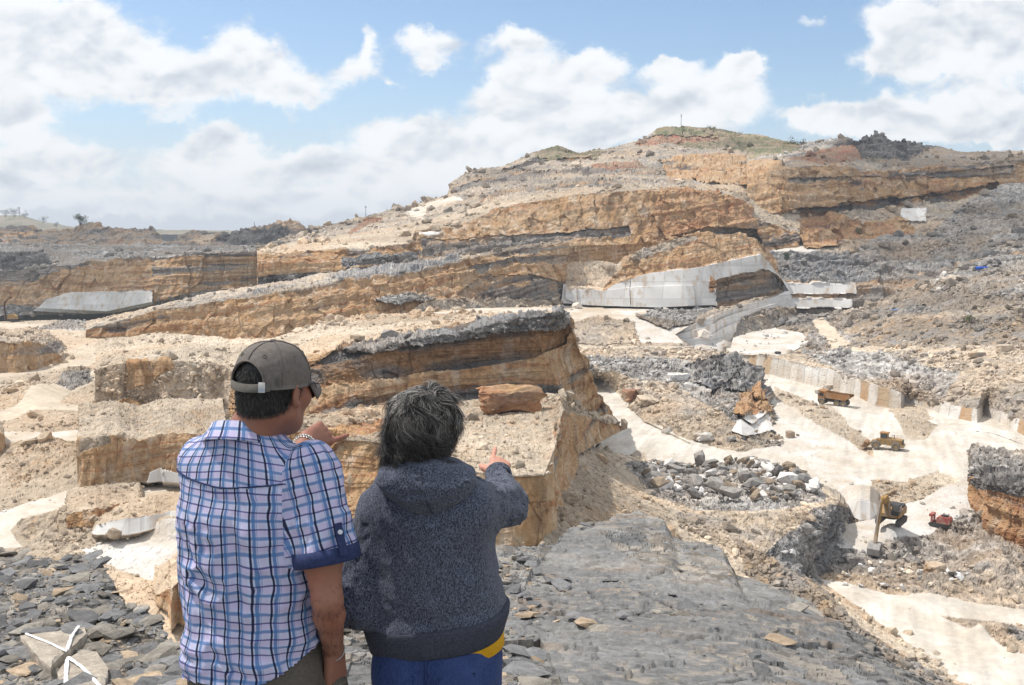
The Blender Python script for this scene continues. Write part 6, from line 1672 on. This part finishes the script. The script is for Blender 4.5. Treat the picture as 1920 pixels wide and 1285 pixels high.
def excavator(p, rz, reach=(7.0, 1.2)):
    t = empty('excavator', tuple(p), rz, label='yellow tracked excavator with its bucket resting on grey rubble', cat='excavator')
    for y in (-1.4, 1.4):
        tr = mesh_obj('track', *prism([(-2.2, .5), (-1.9, .05), (1.9, .05), (2.2, .5), (1.9, .95), (-1.9, .95)], y - .32, y + .32, ch=.1), DRK, t, smooth=False)
        for k in range(4): mesh_obj('roller', *jm(tube([(-1.5 + k, y - .36, .45), (-1.5 + k, y + .36, .45)], .22, 10)), STL, tr)
    mesh_obj('turntable', *tube([(0, 0, .8), (0, 0, 1.25)], 1.1, 16), DRK, t)
    bd = mesh_obj('body', *jm(prism([(-2.5, 1.2), (1.5, 1.2), (1.5, 1.7), (-.2, 2.2), (-2.3, 2.35), (-2.7, 1.9)], -1.45, 1.45)), YEL, t, smooth=False)
    mesh_obj('engine_cover', *prism([(-2.5, 2.2), (-.6, 2.2), (-.7, 2.65), (-2.3, 2.6)], -1.3, 1.3), DRK, bd, smooth=False)
    cb = mesh_obj('cab', *prism([(-.1, 1.6), (1.6, 1.6), (1.75, 2.3), (1.4, 3.1), (0, 3.1)], .4, 1.4), DRK, t, smooth=False)
    mesh_obj('window', *prism([(.1, 2.1), (1.6, 2.1), (1.35, 2.95), (.1, 2.95)], .37, 1.43), GLS, cb, smooth=False)
    bm = mesh_obj('boom', *prism([(1.2, 1.5), (1.6, 1.5), (3.2, 4.0), (5.6, 4.3), (5.7, 4.7), (3.1, 4.9), (2.4, 4.3), (1.1, 2.0)], -.25, .25), YEL, t, smooth=False)
    mesh_obj('hydraulic_ram', *jm(tube([(1.7, .3, 1.6), (3.3, .3, 3.9)], .1, 8), tube([(1.7, -.3, 1.6), (3.3, -.3, 3.9)], .1, 8)), STL, bm)
    st = mesh_obj('stick', *prism([(5.0, 5.1), (5.5, 5.0), (6.4, 3.4), (7.9, -.9), (7.6, -1.1), (7.3, -.9), (5.6, 3.6)], -.2, .2), YEL, t, smooth=False)
    mesh_obj('bucket_ram', *tube([(5.9, 0, 4.9), (7.75, 0, .4)], .09, 8), STL, st)
    D = -2.5
    mesh_obj('bucket', *jm(prism([(7.1, 1.6 + D), (7.9, 1.5 + D), (8.5, .8 + D), (8.4, -.1 + D), (7.5, -.5 + D), (6.6, -.2 + D), (6.6, -.1 + D), (7.5, -.3 + D), (8.1, .1 + D), (8.1, .8 + D), (7.5, 1.3 + D)], -.85, .85), *[prism([(7.1, 1.5 + D), (7.8, 1.4 + D), (8.4, .7 + D), (8.3, 0 + D), (7.5, -.4 + D), (6.7, -.1 + D)], y, y + .06) for y in (-.85, .79)], *[prism([(6.7, -.25 + D), (6.7, -.1 + D), (6.3, -.18 + D)], y, y + .14, ch=.0) for y in (-.8, -.4, 0, .4, .68)]), STL, t, smooth=False)
    return t


def compressor(p, rz):
    t = empty('drilling_machine', tuple(p), rz, label='small red tracked drilling machine standing on white dust beside the ramp', cat='drill')
    mesh_obj('body', *prism([(-1.9, .7), (.2, .7), (.3, 1.6), (-.1, 1.9), (-1.7, 1.9), (-2.0, 1.5)], -.9, .9), REDM, t, smooth=False)
    mesh_obj('rear_frame', *jm(bx(.9, 1.2, -.9, -.65, .5, 1.9), bx(.9, 1.2, .65, .9, .5, 1.9), bx(.9, 1.5, -.95, .95, 1.7, 2.1), bx(.2, 1.0, -.3, .3, .7, 1.0)), REDM, t, smooth=False)
    mesh_obj('engine', *jm(bx(-1.4, -.4, -.5, .5, 1.85, 2.15), tube([(-.6, .3, 2.1), (-.6, .3, 2.6)], .07, 7)[0:2]) if False else bx(-1.4, -.4, -.5, .5, 1.85, 2.15), DRK, t, smooth=False)
    for y in (-.75, .75): mesh_obj('track', *prism([(-1.9, .4), (-1.6, .03), (1.3, .03), (1.6, .4), (1.3, .7), (-1.6, .7)], y - .18, y + .18, ch=.1), DRK, t, smooth=False)
    return t


def drill_rig(p, rz):
    t = empty('drill_rig', tuple(p), rz, label='yellow crawler drill rig with tall thin mast on the far left road', cat='drill rig')
    mesh_obj('body', *prism([(-2.3, .8), (1.4, .8), (1.5, 1.6), (.9, 2.5), (-.4, 2.7), (-1.4, 2.0), (-2.3, 1.9)], -1.0, 1.0), YEL, t, smooth=False)
    mesh_obj('engine_box', *prism([(-3.6, 1.0), (-2.2, 1.0), (-2.2, 2.2), (-3.4, 2.2)], -.9, .9), DRK, t, smooth=False)
    for y in (-1.0, 1.0): mesh_obj('track', *prism([(-2.4, .45), (-2.1, .03), (1.4, .03), (1.7, .45), (1.4, .85), (-2.1, .85)], y - .22, y + .22, ch=.1), DRK, t, smooth=False)
    ms = mesh_obj('mast', *jm(bx(2.2, 2.5, -.2, .2, .3, 7.2), bx(1.2, 2.3, -.15, .15, 1.6, 1.9), bx(1.2, 2.3, -.15, .15, 2.6, 2.85)), DRK, t, smooth=False)
    mesh_obj('drill_rod', *tube([(2.65, 0, .1), (2.65, 0, 6.6)], .07, 7), REDM, ms)
    return t


FLOORS = [FL, LF]
dump_truck(ground_at([FL], 1566, 806) + [0, 0, .15], R(142))
wheel_loader(ground_at([FL], 1657, 861) + [0, 0, .15], R(150))
ex = excavator(ground_at([FL], 1670, 1016) + [0, 0, .2], R(-127)); ex.scale = (1.15, 1.15, 1.15)
compressor(ground_at([FL], 1760, 992) + [0, 0, .2], R(140))
drill_rig(ground_at([LF], 24, 606) + [0, 0, .2], R(185))


def bush(p, s, label, name='bush', cat='bush', group=None, trunk=0, seed=0, colr=(.09, .12, .04), n=420):
    rng = np.random.default_rng(seed); t = empty(name, tuple(p), label=label, cat=cat, group=group)
    m = bpy.data.materials.get('leaf_green') or pmat('leaf_green', lambda g: (g.node('ShaderNodeAttribute', attribute_name='Col').outputs['Color'], None, 0), .8, .2)
    c0 = rng.normal(0, 1, (9, 3)) * [.33, .33, .22] * s + [0, 0, trunk * s + .42 * s]; k = rng.integers(0, 9, n)
    d = rng.normal(0, 1, (n, 3)); d /= np.linalg.norm(d, axis=1, keepdims=True); c = c0[k] + d * rng.uniform(.15, .34, (n, 1)) * s; c[:, 2] = np.maximum(c[:, 2], .05 * s + trunk * s * .6)
    a = rng.normal(0, 1, (n, 3)); a /= np.linalg.norm(a, axis=1, keepdims=True); b = np.cross(a, rng.normal(0, 1, (n, 3))); b /= np.linalg.norm(b, axis=1, keepdims=True); w = rng.uniform(.035, .075, (n, 1)) * s
    V = np.stack([c - a * w, c + b * w * .6, c + a * w, c - b * w * .6], 1).reshape(-1, 3)
    cl = np.repeat(np.array(colr) * rng.uniform(.5, 1.6, (n, 1)), 4, 0)
    mesh_obj('foliage' if not trunk else 'crown', V, np.arange(4 * n).reshape(-1, 4), m, t, smooth=False, col=cl)
    L = [tube([(0, 0, -.1 * s), tuple(c0[i] * .5 + np.array([0, 0, trunk * s * .3])), tuple(c0[i])], np.array([.022, .012, .004]) * s * (1.3 if trunk else 1), 5) for i in range(6)]
    mesh_obj('trunk' if trunk else 'stem', *join(L), M['leather'], t)
    return t


def on_line(u, v, y): return wp(u, v, y)


bush(ground_at([SL_], 1820, 610), 2.6, 'round green bush alone on the brown scree slope at the right', seed=1)
bush(on_line(1476, 488, 418), 3.8, 'dark green bush at the foot of the orange cliff beside the white ledge', seed=2, colr=(.05, .075, .03))
bush(on_line(1486, 277, 640), 7, 'dark rounded bush on the skyline where the green slope ends', seed=3, colr=(.05, .07, .03))
bush(on_line(1616, 318, 535), 7.5, 'grey green bush on the slope above the right hand cliffs', seed=4, colr=(.10, .125, .06))
bush(on_line(1180, 330, 540), 5, 'small dark bush on the stony slope left of the green summit', seed=5, colr=(.06, .07, .035))
bush(on_line(1612, 439, 452), 3.5, 'small bush on the ledge at the top of the grey steps', seed=6, colr=(.05, .07, .03))
for i in range(34):
    u = 1242 + 240 * RNG.random(); v = np.interp(u, [1232, 1290, 1340, 1420, 1500], [242, 238, 242, 256, 272]) + RNG.random() * 34
    bush(on_line(u, v + 2, float(np.interp(v, [236, 300], [690, 590]))), 2.2 + 2.5 * RNG.random(), 'low grey green shrub scattered on the green summit slope', group='shrubs on the summit', seed=20 + i, colr=(.10, .12, .055), n=120)
for i, (u, v, s) in enumerate(((10, 407, 9), (27, 406, 11), (48, 409, 8), (80, 418, 8), (106, 426, 7))):
    bush(on_line(u, v, 2400), s * 1.6, 'tiny dark tree on the crest of the distant left hill', 'tree', 'tree', 'trees on the distant crest', .25, 60 + i, (.06, .075, .045), 400)
bush(on_line(151, 423, 838), 8, 'pair of grey green trees on the far quarry rim at left', 'tree', 'tree', None, .25, 70, (.07, .085, .05), 700)


def mast(u, v0, v1, y, label, arms=True):
    p = wp(u, v0, y); h = wp(u, v1, y)[2] - p[2]; t = empty('antenna_mast', tuple(p), label=label, cat='mast')
    mesh_obj('pole', *tube([(0, 0, -1), (0, 0, h)], np.array([.0003, .0002]) * y, 6), DRK, t)
    if arms: mesh_obj('crossarm', *join([tube([(-.0010 * y, 0, h * k), (.0010 * y, 0, h * k)], .00018 * y, 5) for k in (.8, .92)]), DRK, t)


mast(37, 407, 388, 2480, 'thin mast on the distant hill at far left'); mast(686, 404, 386, 520, 'thin pole on the ridge left of the hill'); mast(1277, 237, 214, 695, 'thin antenna mast on the green summit'); mast(477, 426, 416, 800, 'short pole on the dark mound in the far quarry', False)

# blue tank and sheet on the right slope
p = ground_at([SL_], 1845, 506); t = empty('water_tank', tuple(p), R(8), label='long bright blue tank lying on the grey slope at far right', cat='tank')
mesh_obj('shell', *jm(tube([(-3.6, 0, .5), (-3.5, 0, .5), (3.5, 0, .5), (3.6, 0, .5)], np.array([.35, .58, .58, .35]), 16)), BLU, t)
mesh_obj('strap', *join([tube([(x, 0, .5), (x + .12, 0, .5)], .62, 16) for x in (-2,)]), DRK, t); mesh_obj('strap', *join([tube([(x, 0, .5), (x + .12, 0, .5)], .62, 16) for x in (2,)]), DRK, t)
p = ground_at([SL_], 1680, 580); g_ = np.linspace(-1, 1, 14); X, Y = np.meshgrid(g_ * 2.2, g_ * 1.6); Z = .5 + .35 * fbm(np.stack([X * .9, Y * .9, X * 0], -1).reshape(-1, 3), 3, 300).reshape(X.shape) - .12 * (X ** 2 + Y ** 2) * .4
ii = np.arange(196).reshape(14, 14); o = mesh_obj('tarpaulin', np.stack([X, Y, Z], -1).reshape(-1, 3), np.stack([ii[:-1, :-1], ii[:-1, 1:], ii[1:, 1:], ii[1:, :-1]], -1).reshape(-1, 4), TARP); o.location = tuple(p)
o.modifiers.new('thick', 'SOLIDIFY').thickness = .03; tag(o, 'crumpled pale blue sheet on the grey slope below the sawn white steps', 'tarpaulin')


def rough_block(size, seed, cut=.06):
    rng = np.random.default_rng(seed); n = 11; L = []
    g = np.linspace(-1, 1, n); V = []; F = []
    for ax in range(3):
        for sg in (-1, 1):
            a, b = np.meshgrid(g, g, indexing='ij'); q = np.zeros((n * n, 3)); q[:, ax] = sg; q[:, (ax + 1) % 3] = a.ravel(); q[:, (ax + 2) % 3] = b.ravel(); ii = np.arange(n * n).reshape(n, n) + len(V) * n * n
            f = np.stack([ii[:-1, :-1], ii[1:, :-1], ii[1:, 1:], ii[:-1, 1:]], -1).reshape(-1, 4); F.append(f if sg > 0 else f[:, ::-1]); V.append(q)
    V = np.concatenate(V); r_ = np.abs(V).max(1); e = np.sort(np.abs(V), axis=1)
    V = V * (1 - .06 * (e[:, 1:2] > .99) - .05 * (e[:, :1] > .99)) + cut * np.stack([fbm(V * 1.3 + seed, 4, 310 + k) * 1.6 for k in range(3)], -1) * (1 + .5 * np.sign(cut - .05))
    return V * np.array(size) / 2, np.concatenate(F)


def block(u, v, size, ty, label, rz=0, patches=None, name='stone_block', cat='block', seed=0, cut=.08, sink=.1, group=None, tilt=0):
    p = ground_at(patches or [FL, KN, SC, SL_], u, v); V, Q = rough_block(size, seed, cut)
    o = mesh_obj(name, V, Q, MROCK, smooth=False, col=shade(ty, V + p)); o.location = tuple(p + [0, 0, size[2] * (.5 - sink)]); o.rotation_euler = (tilt, tilt * .5, rz)
    return tag(o, label, cat, group)


block(1883, 668, (4.2, 2.6, 2.2), 'tanrubble', 'pale tan squared block beside a whiter one on the right slope', .2, seed=1); block(1902, 664, (3.2, 2.6, 2.2), 'marble', 'whiter squared block next to the pale tan block on the right slope', -.1, seed=2)
block(1831, 678, (4.6, 1.6, 1.4), 'brownrubble', 'long brown stone block lying alone on the right slope', .15, seed=3)
block(1556, 778, (3.4, 2.6, 2.0), 'whitedust', 'big white broken boulder behind the dump truck', .4, seed=4, cut=.2, name='boulder', cat='boulder'); block(1538, 783, (2.6, 2.2, 1.5), 'whitedust', 'smaller white boulder left of the big white one behind the dump truck', .9, seed=5, cut=.2, name='boulder', cat='boulder')
block(1186, 752, (4.2, 3.2, 3.0), 'redrubble', 'brown split boulder beside the curving road behind the mesa', .5, seed=6, cut=.2, name='boulder', cat='boulder', patches=[KN]); block(1214, 762, (4.8, 3.2, 1.8), 'tanrubble', 'orange flat boulder beside the brown split boulder', .2, seed=7, cut=.2, name='boulder', cat='boulder', patches=[KN], tilt=.2)
block(1272, 716, (6.0, 3.5, 2.2), 'marble', 'pale grey flat boulder on the grey knoll', .1, seed=8, cut=.15, name='boulder', cat='boulder', patches=[KN]); block(1318, 826, (3.6, 3.0, 1.6), 'marble', 'whitish boulder at the foot of the grey knoll by the road', .3, seed=9, cut=.2, name='boulder', cat='boulder', patches=[KN])
block(1481, 848, (1.8, 1.5, 1.6), 'tanrubble', 'single small boulder on the grey dust by the pit road', .3, seed=10, cut=.15, name='boulder', cat='boulder', patches=[FL])
block(1692, 774, (2.2, 1.6, 1.5), 'marble', 'pale block below the red skip at the sawn wall', .3, seed=11, cut=.12, patches=[FL]); block(1717, 772, (2.4, 1.8, 1.6), 'marble', 'grey white block right of the red skip at the sawn wall', .7, seed=12, cut=.15, patches=[FL])
block(1526, 722, (3.6, 2.6, 2.0), 'tanrubble', 'tan boulder fallen at the foot of the sawn white wall', .3, seed=13, cut=.2, name='boulder', cat='boulder', patches=[FL])
block(1594, 1062, (3.2, 2.2, 1.5), 'greyrubble', 'big grey boulder left of the excavator boom', .5, seed=14, cut=.18, name='boulder', cat='boulder', patches=[FL]); block(1750, 1094, (2.6, 2.2, 2.0), 'tanrubble', 'tan square boulder in the rubble right of the excavator', .5, seed=15, cut=.15, name='boulder', cat='boulder', patches=[FL])
block(958, 772, (8.2, 3.6, 3.0), 'rustcliff', 'large rust orange block lying on the mesa ledge behind the woman', .45, seed=16, cut=.22, tilt=.12, patches=[MS], sink=.2)
block(1063, 942, (2.4, 1.8, 1.4), 'tanrubble', 'tan boulder at the foot of the ochre bench right of the woman', .2, seed=17, cut=.2, name='boulder', cat='boulder', patches=[SC])
for i, (u, v, s) in enumerate(((1786, 808, 1), (1800, 803, 1), (1815, 799, 1), (1794, 818, 1), (1808, 813, 1), (1824, 808, 1))):
    block(u, v, (3.2, 1.1, .35), 'marble', 'flat sawn slab laid out in rows on the pit floor', -.35, seed=30 + i, cut=.02, patches=[FL], name='stone_slab', cat='slab', group='sawn slabs laid on the pit floor')
p = ground_at([FL], 1690, 768); t = empty('skip', tuple(p), -.3, label='small dark red skip against the sawn white wall', cat='skip')
mesh_obj('tub', *jm(prism([(-1.0, .1), (1.0, .1), (1.6, 1.3), (1.5, 1.3), (.95, .2), (-.95, .2), (-1.5, 1.3), (-1.6, 1.3)], -.8, .8), *[prism([(-1.0, .15), (1.0, .15), (1.55, 1.25), (-1.55, 1.25)], y, y + .06) for y in (-.8, .74)]), REDM, t, smooth=False)
mesh_obj('rim', *tube([(-1.6, -.8, 1.3), (1.6, -.8, 1.3), (1.6, .8, 1.3), (-1.6, .8, 1.3)], .06, 6, closed=True), DRK, t)
p = ground_at([SL_], 1458, 664); t = empty('tyre', tuple(p), label='black tyre on the edge above the sawn white wall', cat='tyre'); v_, q_ = stone_torus(np.array([0, 0, .45]), np.eye(3), .75, .38, 28, 10); mesh_obj('tread', v_, q_, DRK, t)


def pile(poly, patches, n, smin_, smax_, label, group, ty, seed, heap=0):
    rng = np.random.default_rng(seed); P = np.concatenate([p['P'].reshape(-1, 3) for p in patches]); U = np.concatenate([p['U'].ravel() for p in patches]); Vv = np.concatenate([p['V'].ravel() for p in patches])
    m = np.where(inpoly(U, Vv, poly))[0]; me = []
    for k in range(14):
        V = SHAPES[k].copy(); o_ = mesh_obj('boulder', V, IF, MROCK, smooth=False, col=np.tile(C[ty[k % len(ty)]] * rng.uniform(.75, 1.2), (12, 1))); me.append(o_)
    proto = me; out = 0
    for i in rng.choice(m, n):
        s = min(smax_, smin_ * (1 + rng.pareto(2.2))); o = proto[out] if out < 14 else proto[rng.integers(0, 14)].copy()
        if out >= 14: COL.objects.link(o)
        o.location = tuple(P[i] + [0, 0, s * .3 + heap * rng.random()]); o.scale = (s, s * rng.uniform(.7, 1), s * rng.uniform(.6, 1)); o.rotation_euler = (rng.normal(0, .35), rng.normal(0, .35), rng.uniform(0, 6.28)); tag(o, label, 'boulder', group); out += 1


pile([(1185, 880), (1250, 870), (1340, 868), (1400, 856), (1470, 870), (1530, 905), (1545, 930), (1480, 945), (1400, 945), (1280, 940), (1220, 915)], [SC], 170, .75, 2.2, 'angular grey brown boulder in the big rubble pile right of centre', 'boulders in the big rubble pile', ['grey', 'brown', 'grey', 'marble'], 41, .8)
pile([(1680, 1045), (1740, 1035), (1800, 1070), (1840, 1120), (1780, 1140), (1640, 1120), (1560, 1110), (1560, 1080)], [FL], 80, .35, 1.0, 'pale boulder in the rubble around the excavator bucket', 'boulders around the excavator', ['marble', 'pale', 'grey'], 42, .2)
pile([(1330, 830), (1400, 790), (1440, 830), (1510, 850), (1440, 862), (1380, 850)], [KN, FL], 26, .5, 1.5, 'dark boulder fallen at the foot of the grey knoll', 'boulders below the knoll', ['dark', 'grey', 'brown'], 43, .2)

# ---- the painted rock in the left corner, built on the ledge where it lies
def slab_rock(name, outline, y, tilt, thick, ty_col, label, seed, lift=.03):
    pts = np.array([ground_at([NEAR], u, v) for u, v in outline]); c = pts.mean(0); A = np.c_[pts[:, :2] - c[:2], np.ones(len(pts))]; k, *_ = np.linalg.lstsq(A, pts[:, 2], rcond=None)
    top = pts.copy(); top[:, 2] = A @ (k * [1, 1, 1]) + lift + thick; f = []
    e = []
    for i in range(len(top)):                                    # subdivide and roughen the outline
        a, b = top[i], top[(i + 1) % len(top)]
        for t in np.linspace(0, 1, 6)[:-1]: e.append(a + (b - a) * t)
    e = np.array(e); e[:, :2] += .006 * np.stack([vn(e * 18, seed), vn(e * 18, seed + 1)], -1); n = len(e)
    rings = [e * .82 + np.array([c[0], c[1], e[:, 2].mean()]) * .18, e, e * [1, 1, 1] - [0, 0, thick * .5] + .010 * np.stack([vn(e * 14, seed + 2), vn(e * 14, seed + 3), 0 * e[:, 0]], -1), e - [0, 0, thick + lift + .05]]
    rings[0][:, 2] = e[:, 2] + .004
    V = np.concatenate([[rings[0].mean(0)]] + rings); T = [(0, 1 + i, 1 + (i + 1) % n) for i in range(n)]
    for r_ in range(3):
        for i in range(n): a, b = 1 + r_ * n + i, 1 + r_ * n + (i + 1) % n; T += [(a, a + n, b), (b, a + n, b + n)]
    V[:, 2] += .003 * vn(V * 20, seed + 5)
    root = empty(name, tuple(c), label=label, cat='rock'); mesh_obj('block', V - c, np.array(T), MNEAR, root, smooth=False, col=np.tile(ty_col, (len(V), 1)) * (1 + .2 * vn(V * 9, seed + 6))[:, None])
    return root, c, k, thick + lift


def paint(root, c, k, h, line, w, seed):
    P = np.array([ground_at([NEAR], u, v) for u, v in line]); L = []
    for i in range(len(P) - 1):
        for t in np.linspace(0, 1, 12)[: (12 if i == len(P) - 2 else 11)]: L.append(P[i] + (P[i + 1] - P[i]) * t)
    L = np.array(L); d = np.gradient(L[:, :2], axis=0); d /= np.linalg.norm(d, axis=1, keepdims=True); n_ = np.c_[-d[:, 1], d[:, 0]]; ww = w * (1 + .35 * vn(L * 25, seed))
    zz = np.c_[L[:, :2] - c[:2], np.ones(len(L))] @ k + h + .017; off = np.array([-1, -.4, .4, 1.]); V = np.concatenate([np.c_[L[:, :2] + n_ * (ww * o)[:, None], zz + (.0 if abs(o) < 1 else -.004)] for o in off]); m = len(L); Q = []
    for r_ in range(3):
        for i in range(m - 1): Q.append((r_ * m + i, (r_ + 1) * m + i, (r_ + 1) * m + i + 1, r_ * m + i + 1))
    mesh_obj('paint_mark', V - c, np.array(Q), PAINT, root, smooth=True)


tanc = np.array([.42, .37, .31])
r1 = slab_rock('painted_rock', [(34, 1212), (100, 1198), (160, 1183), (158, 1195), (128, 1228), (112, 1238), (92, 1262), (60, 1240)], 0, 0, .025, tanc, 'tan angular slab with sprayed white lines, left of the two bottom left', 7)
paint(*r1, [(46, 1212), (90, 1224), (122, 1236)], .008, 3); paint(*r1, [(146, 1186), (132, 1206), (122, 1234)], .009, 5)
r2 = slab_rock('painted_rock', [(104, 1262), (122, 1240), (150, 1222), (178, 1226), (200, 1258), (196, 1290), (140, 1310), (112, 1296)], 0, 0, .01, tanc * .95, 'tan flat slab with one long white painted line, right of the two bottom left', 9)
paint(*r2, [(124, 1240), (150, 1258), (190, 1296)], .009, 4); paint(*r2, [(123, 1244), (122, 1270), (122, 1300)], .010, 6)
# ================================================================== HAZE
def haze():
    x, y0, y1, z0, z1 = 4600., -450., 5300., -105., 135.
    V = [(a, b, c) for c in (z0, z1) for b in (y0, y1) for a in (-x, x)]
    Q = [(0, 2, 3, 1), (4, 5, 7, 6), (0, 1, 5, 4), (2, 6, 7, 3), (0, 4, 6, 2), (1, 3, 7, 5)]
    m = bpy.data.materials.new('haze'); m.use_nodes = True; g = NG(m.node_tree); g.n.clear()
    v = g.node('ShaderNodeVolumePrincipled'); v.inputs['Color'].default_value = (.86, .92, 1, 1)
    v.inputs['Density'].default_value = .00017; v.inputs['Anisotropy'].default_value = .25
    o = g.node('ShaderNodeOutputMaterial'); g.l.new(v.outputs[0], o.inputs['Volume'])
    tag(mesh_obj('haze', V, Q, m, smooth=False), kind='stuff')


def cloud(name, c, r, seed, label):
    """a drifting cumulus high above the quarry; its shadow lies on the slopes"""
    rng = np.random.default_rng(seed); c = np.array(c, float); pr = []
    for k in range(26):
        a = rng.uniform(0, 2 * np.pi); q = rng.random() ** .5; pr.append(('E', (math.cos(a) * q * r[0], math.sin(a) * q * r[1], rng.uniform(-.2, .5) * r[2]), tuple(np.array([.34, .34, .55]) * r * rng.uniform(.6, 1.1)), None, 30.))
    f = lambda P: union(P, pr, 30.)
    V, Q = sdf_mesh(f, [-r[0] * 1.5, -r[1] * 1.5, -r[2] * 1.3], [r[0] * 1.5, r[1] * 1.5, r[2] * 1.6], 8.); N = nrm(V, Q); V = V + N * (9 * fbm(V / 45, 4, seed))[:, None]
    m = bpy.data.materials.get('cloud') or bpy.data.materials.new('cloud'); m.use_nodes = True; g = NG(m.node_tree); g.n.clear()
    a = g.node('ShaderNodeBsdfDiffuse'); a.inputs[0].default_value = (.9, .91, .93, 1); b = g.node('ShaderNodeBsdfTransparent'); x = g.node('ShaderNodeMixShader'); x.inputs[0].default_value = .46
    g.l.new(b.outputs[0], x.inputs[1]); g.l.new(a.outputs[0], x.inputs[2]); o = g.node('ShaderNodeOutputMaterial'); g.l.new(x.outputs[0], o.inputs[0])
    o = mesh_obj(name, V, Q, m); o.location = tuple(c); tag(o, kind='structure')


def over(x, y, z, H):
    t = (H - z) / sdir.z; return (x + sdir.x * t, y + sdir.y * t, H)


cloud('cloud', over(-420, 700, 0, 620), np.array([260., 230., 45.]), 3, '')
cloud('cloud', over(330, 470, 10, 640), np.array([160., 150., 40.]), 4, '')
haze()
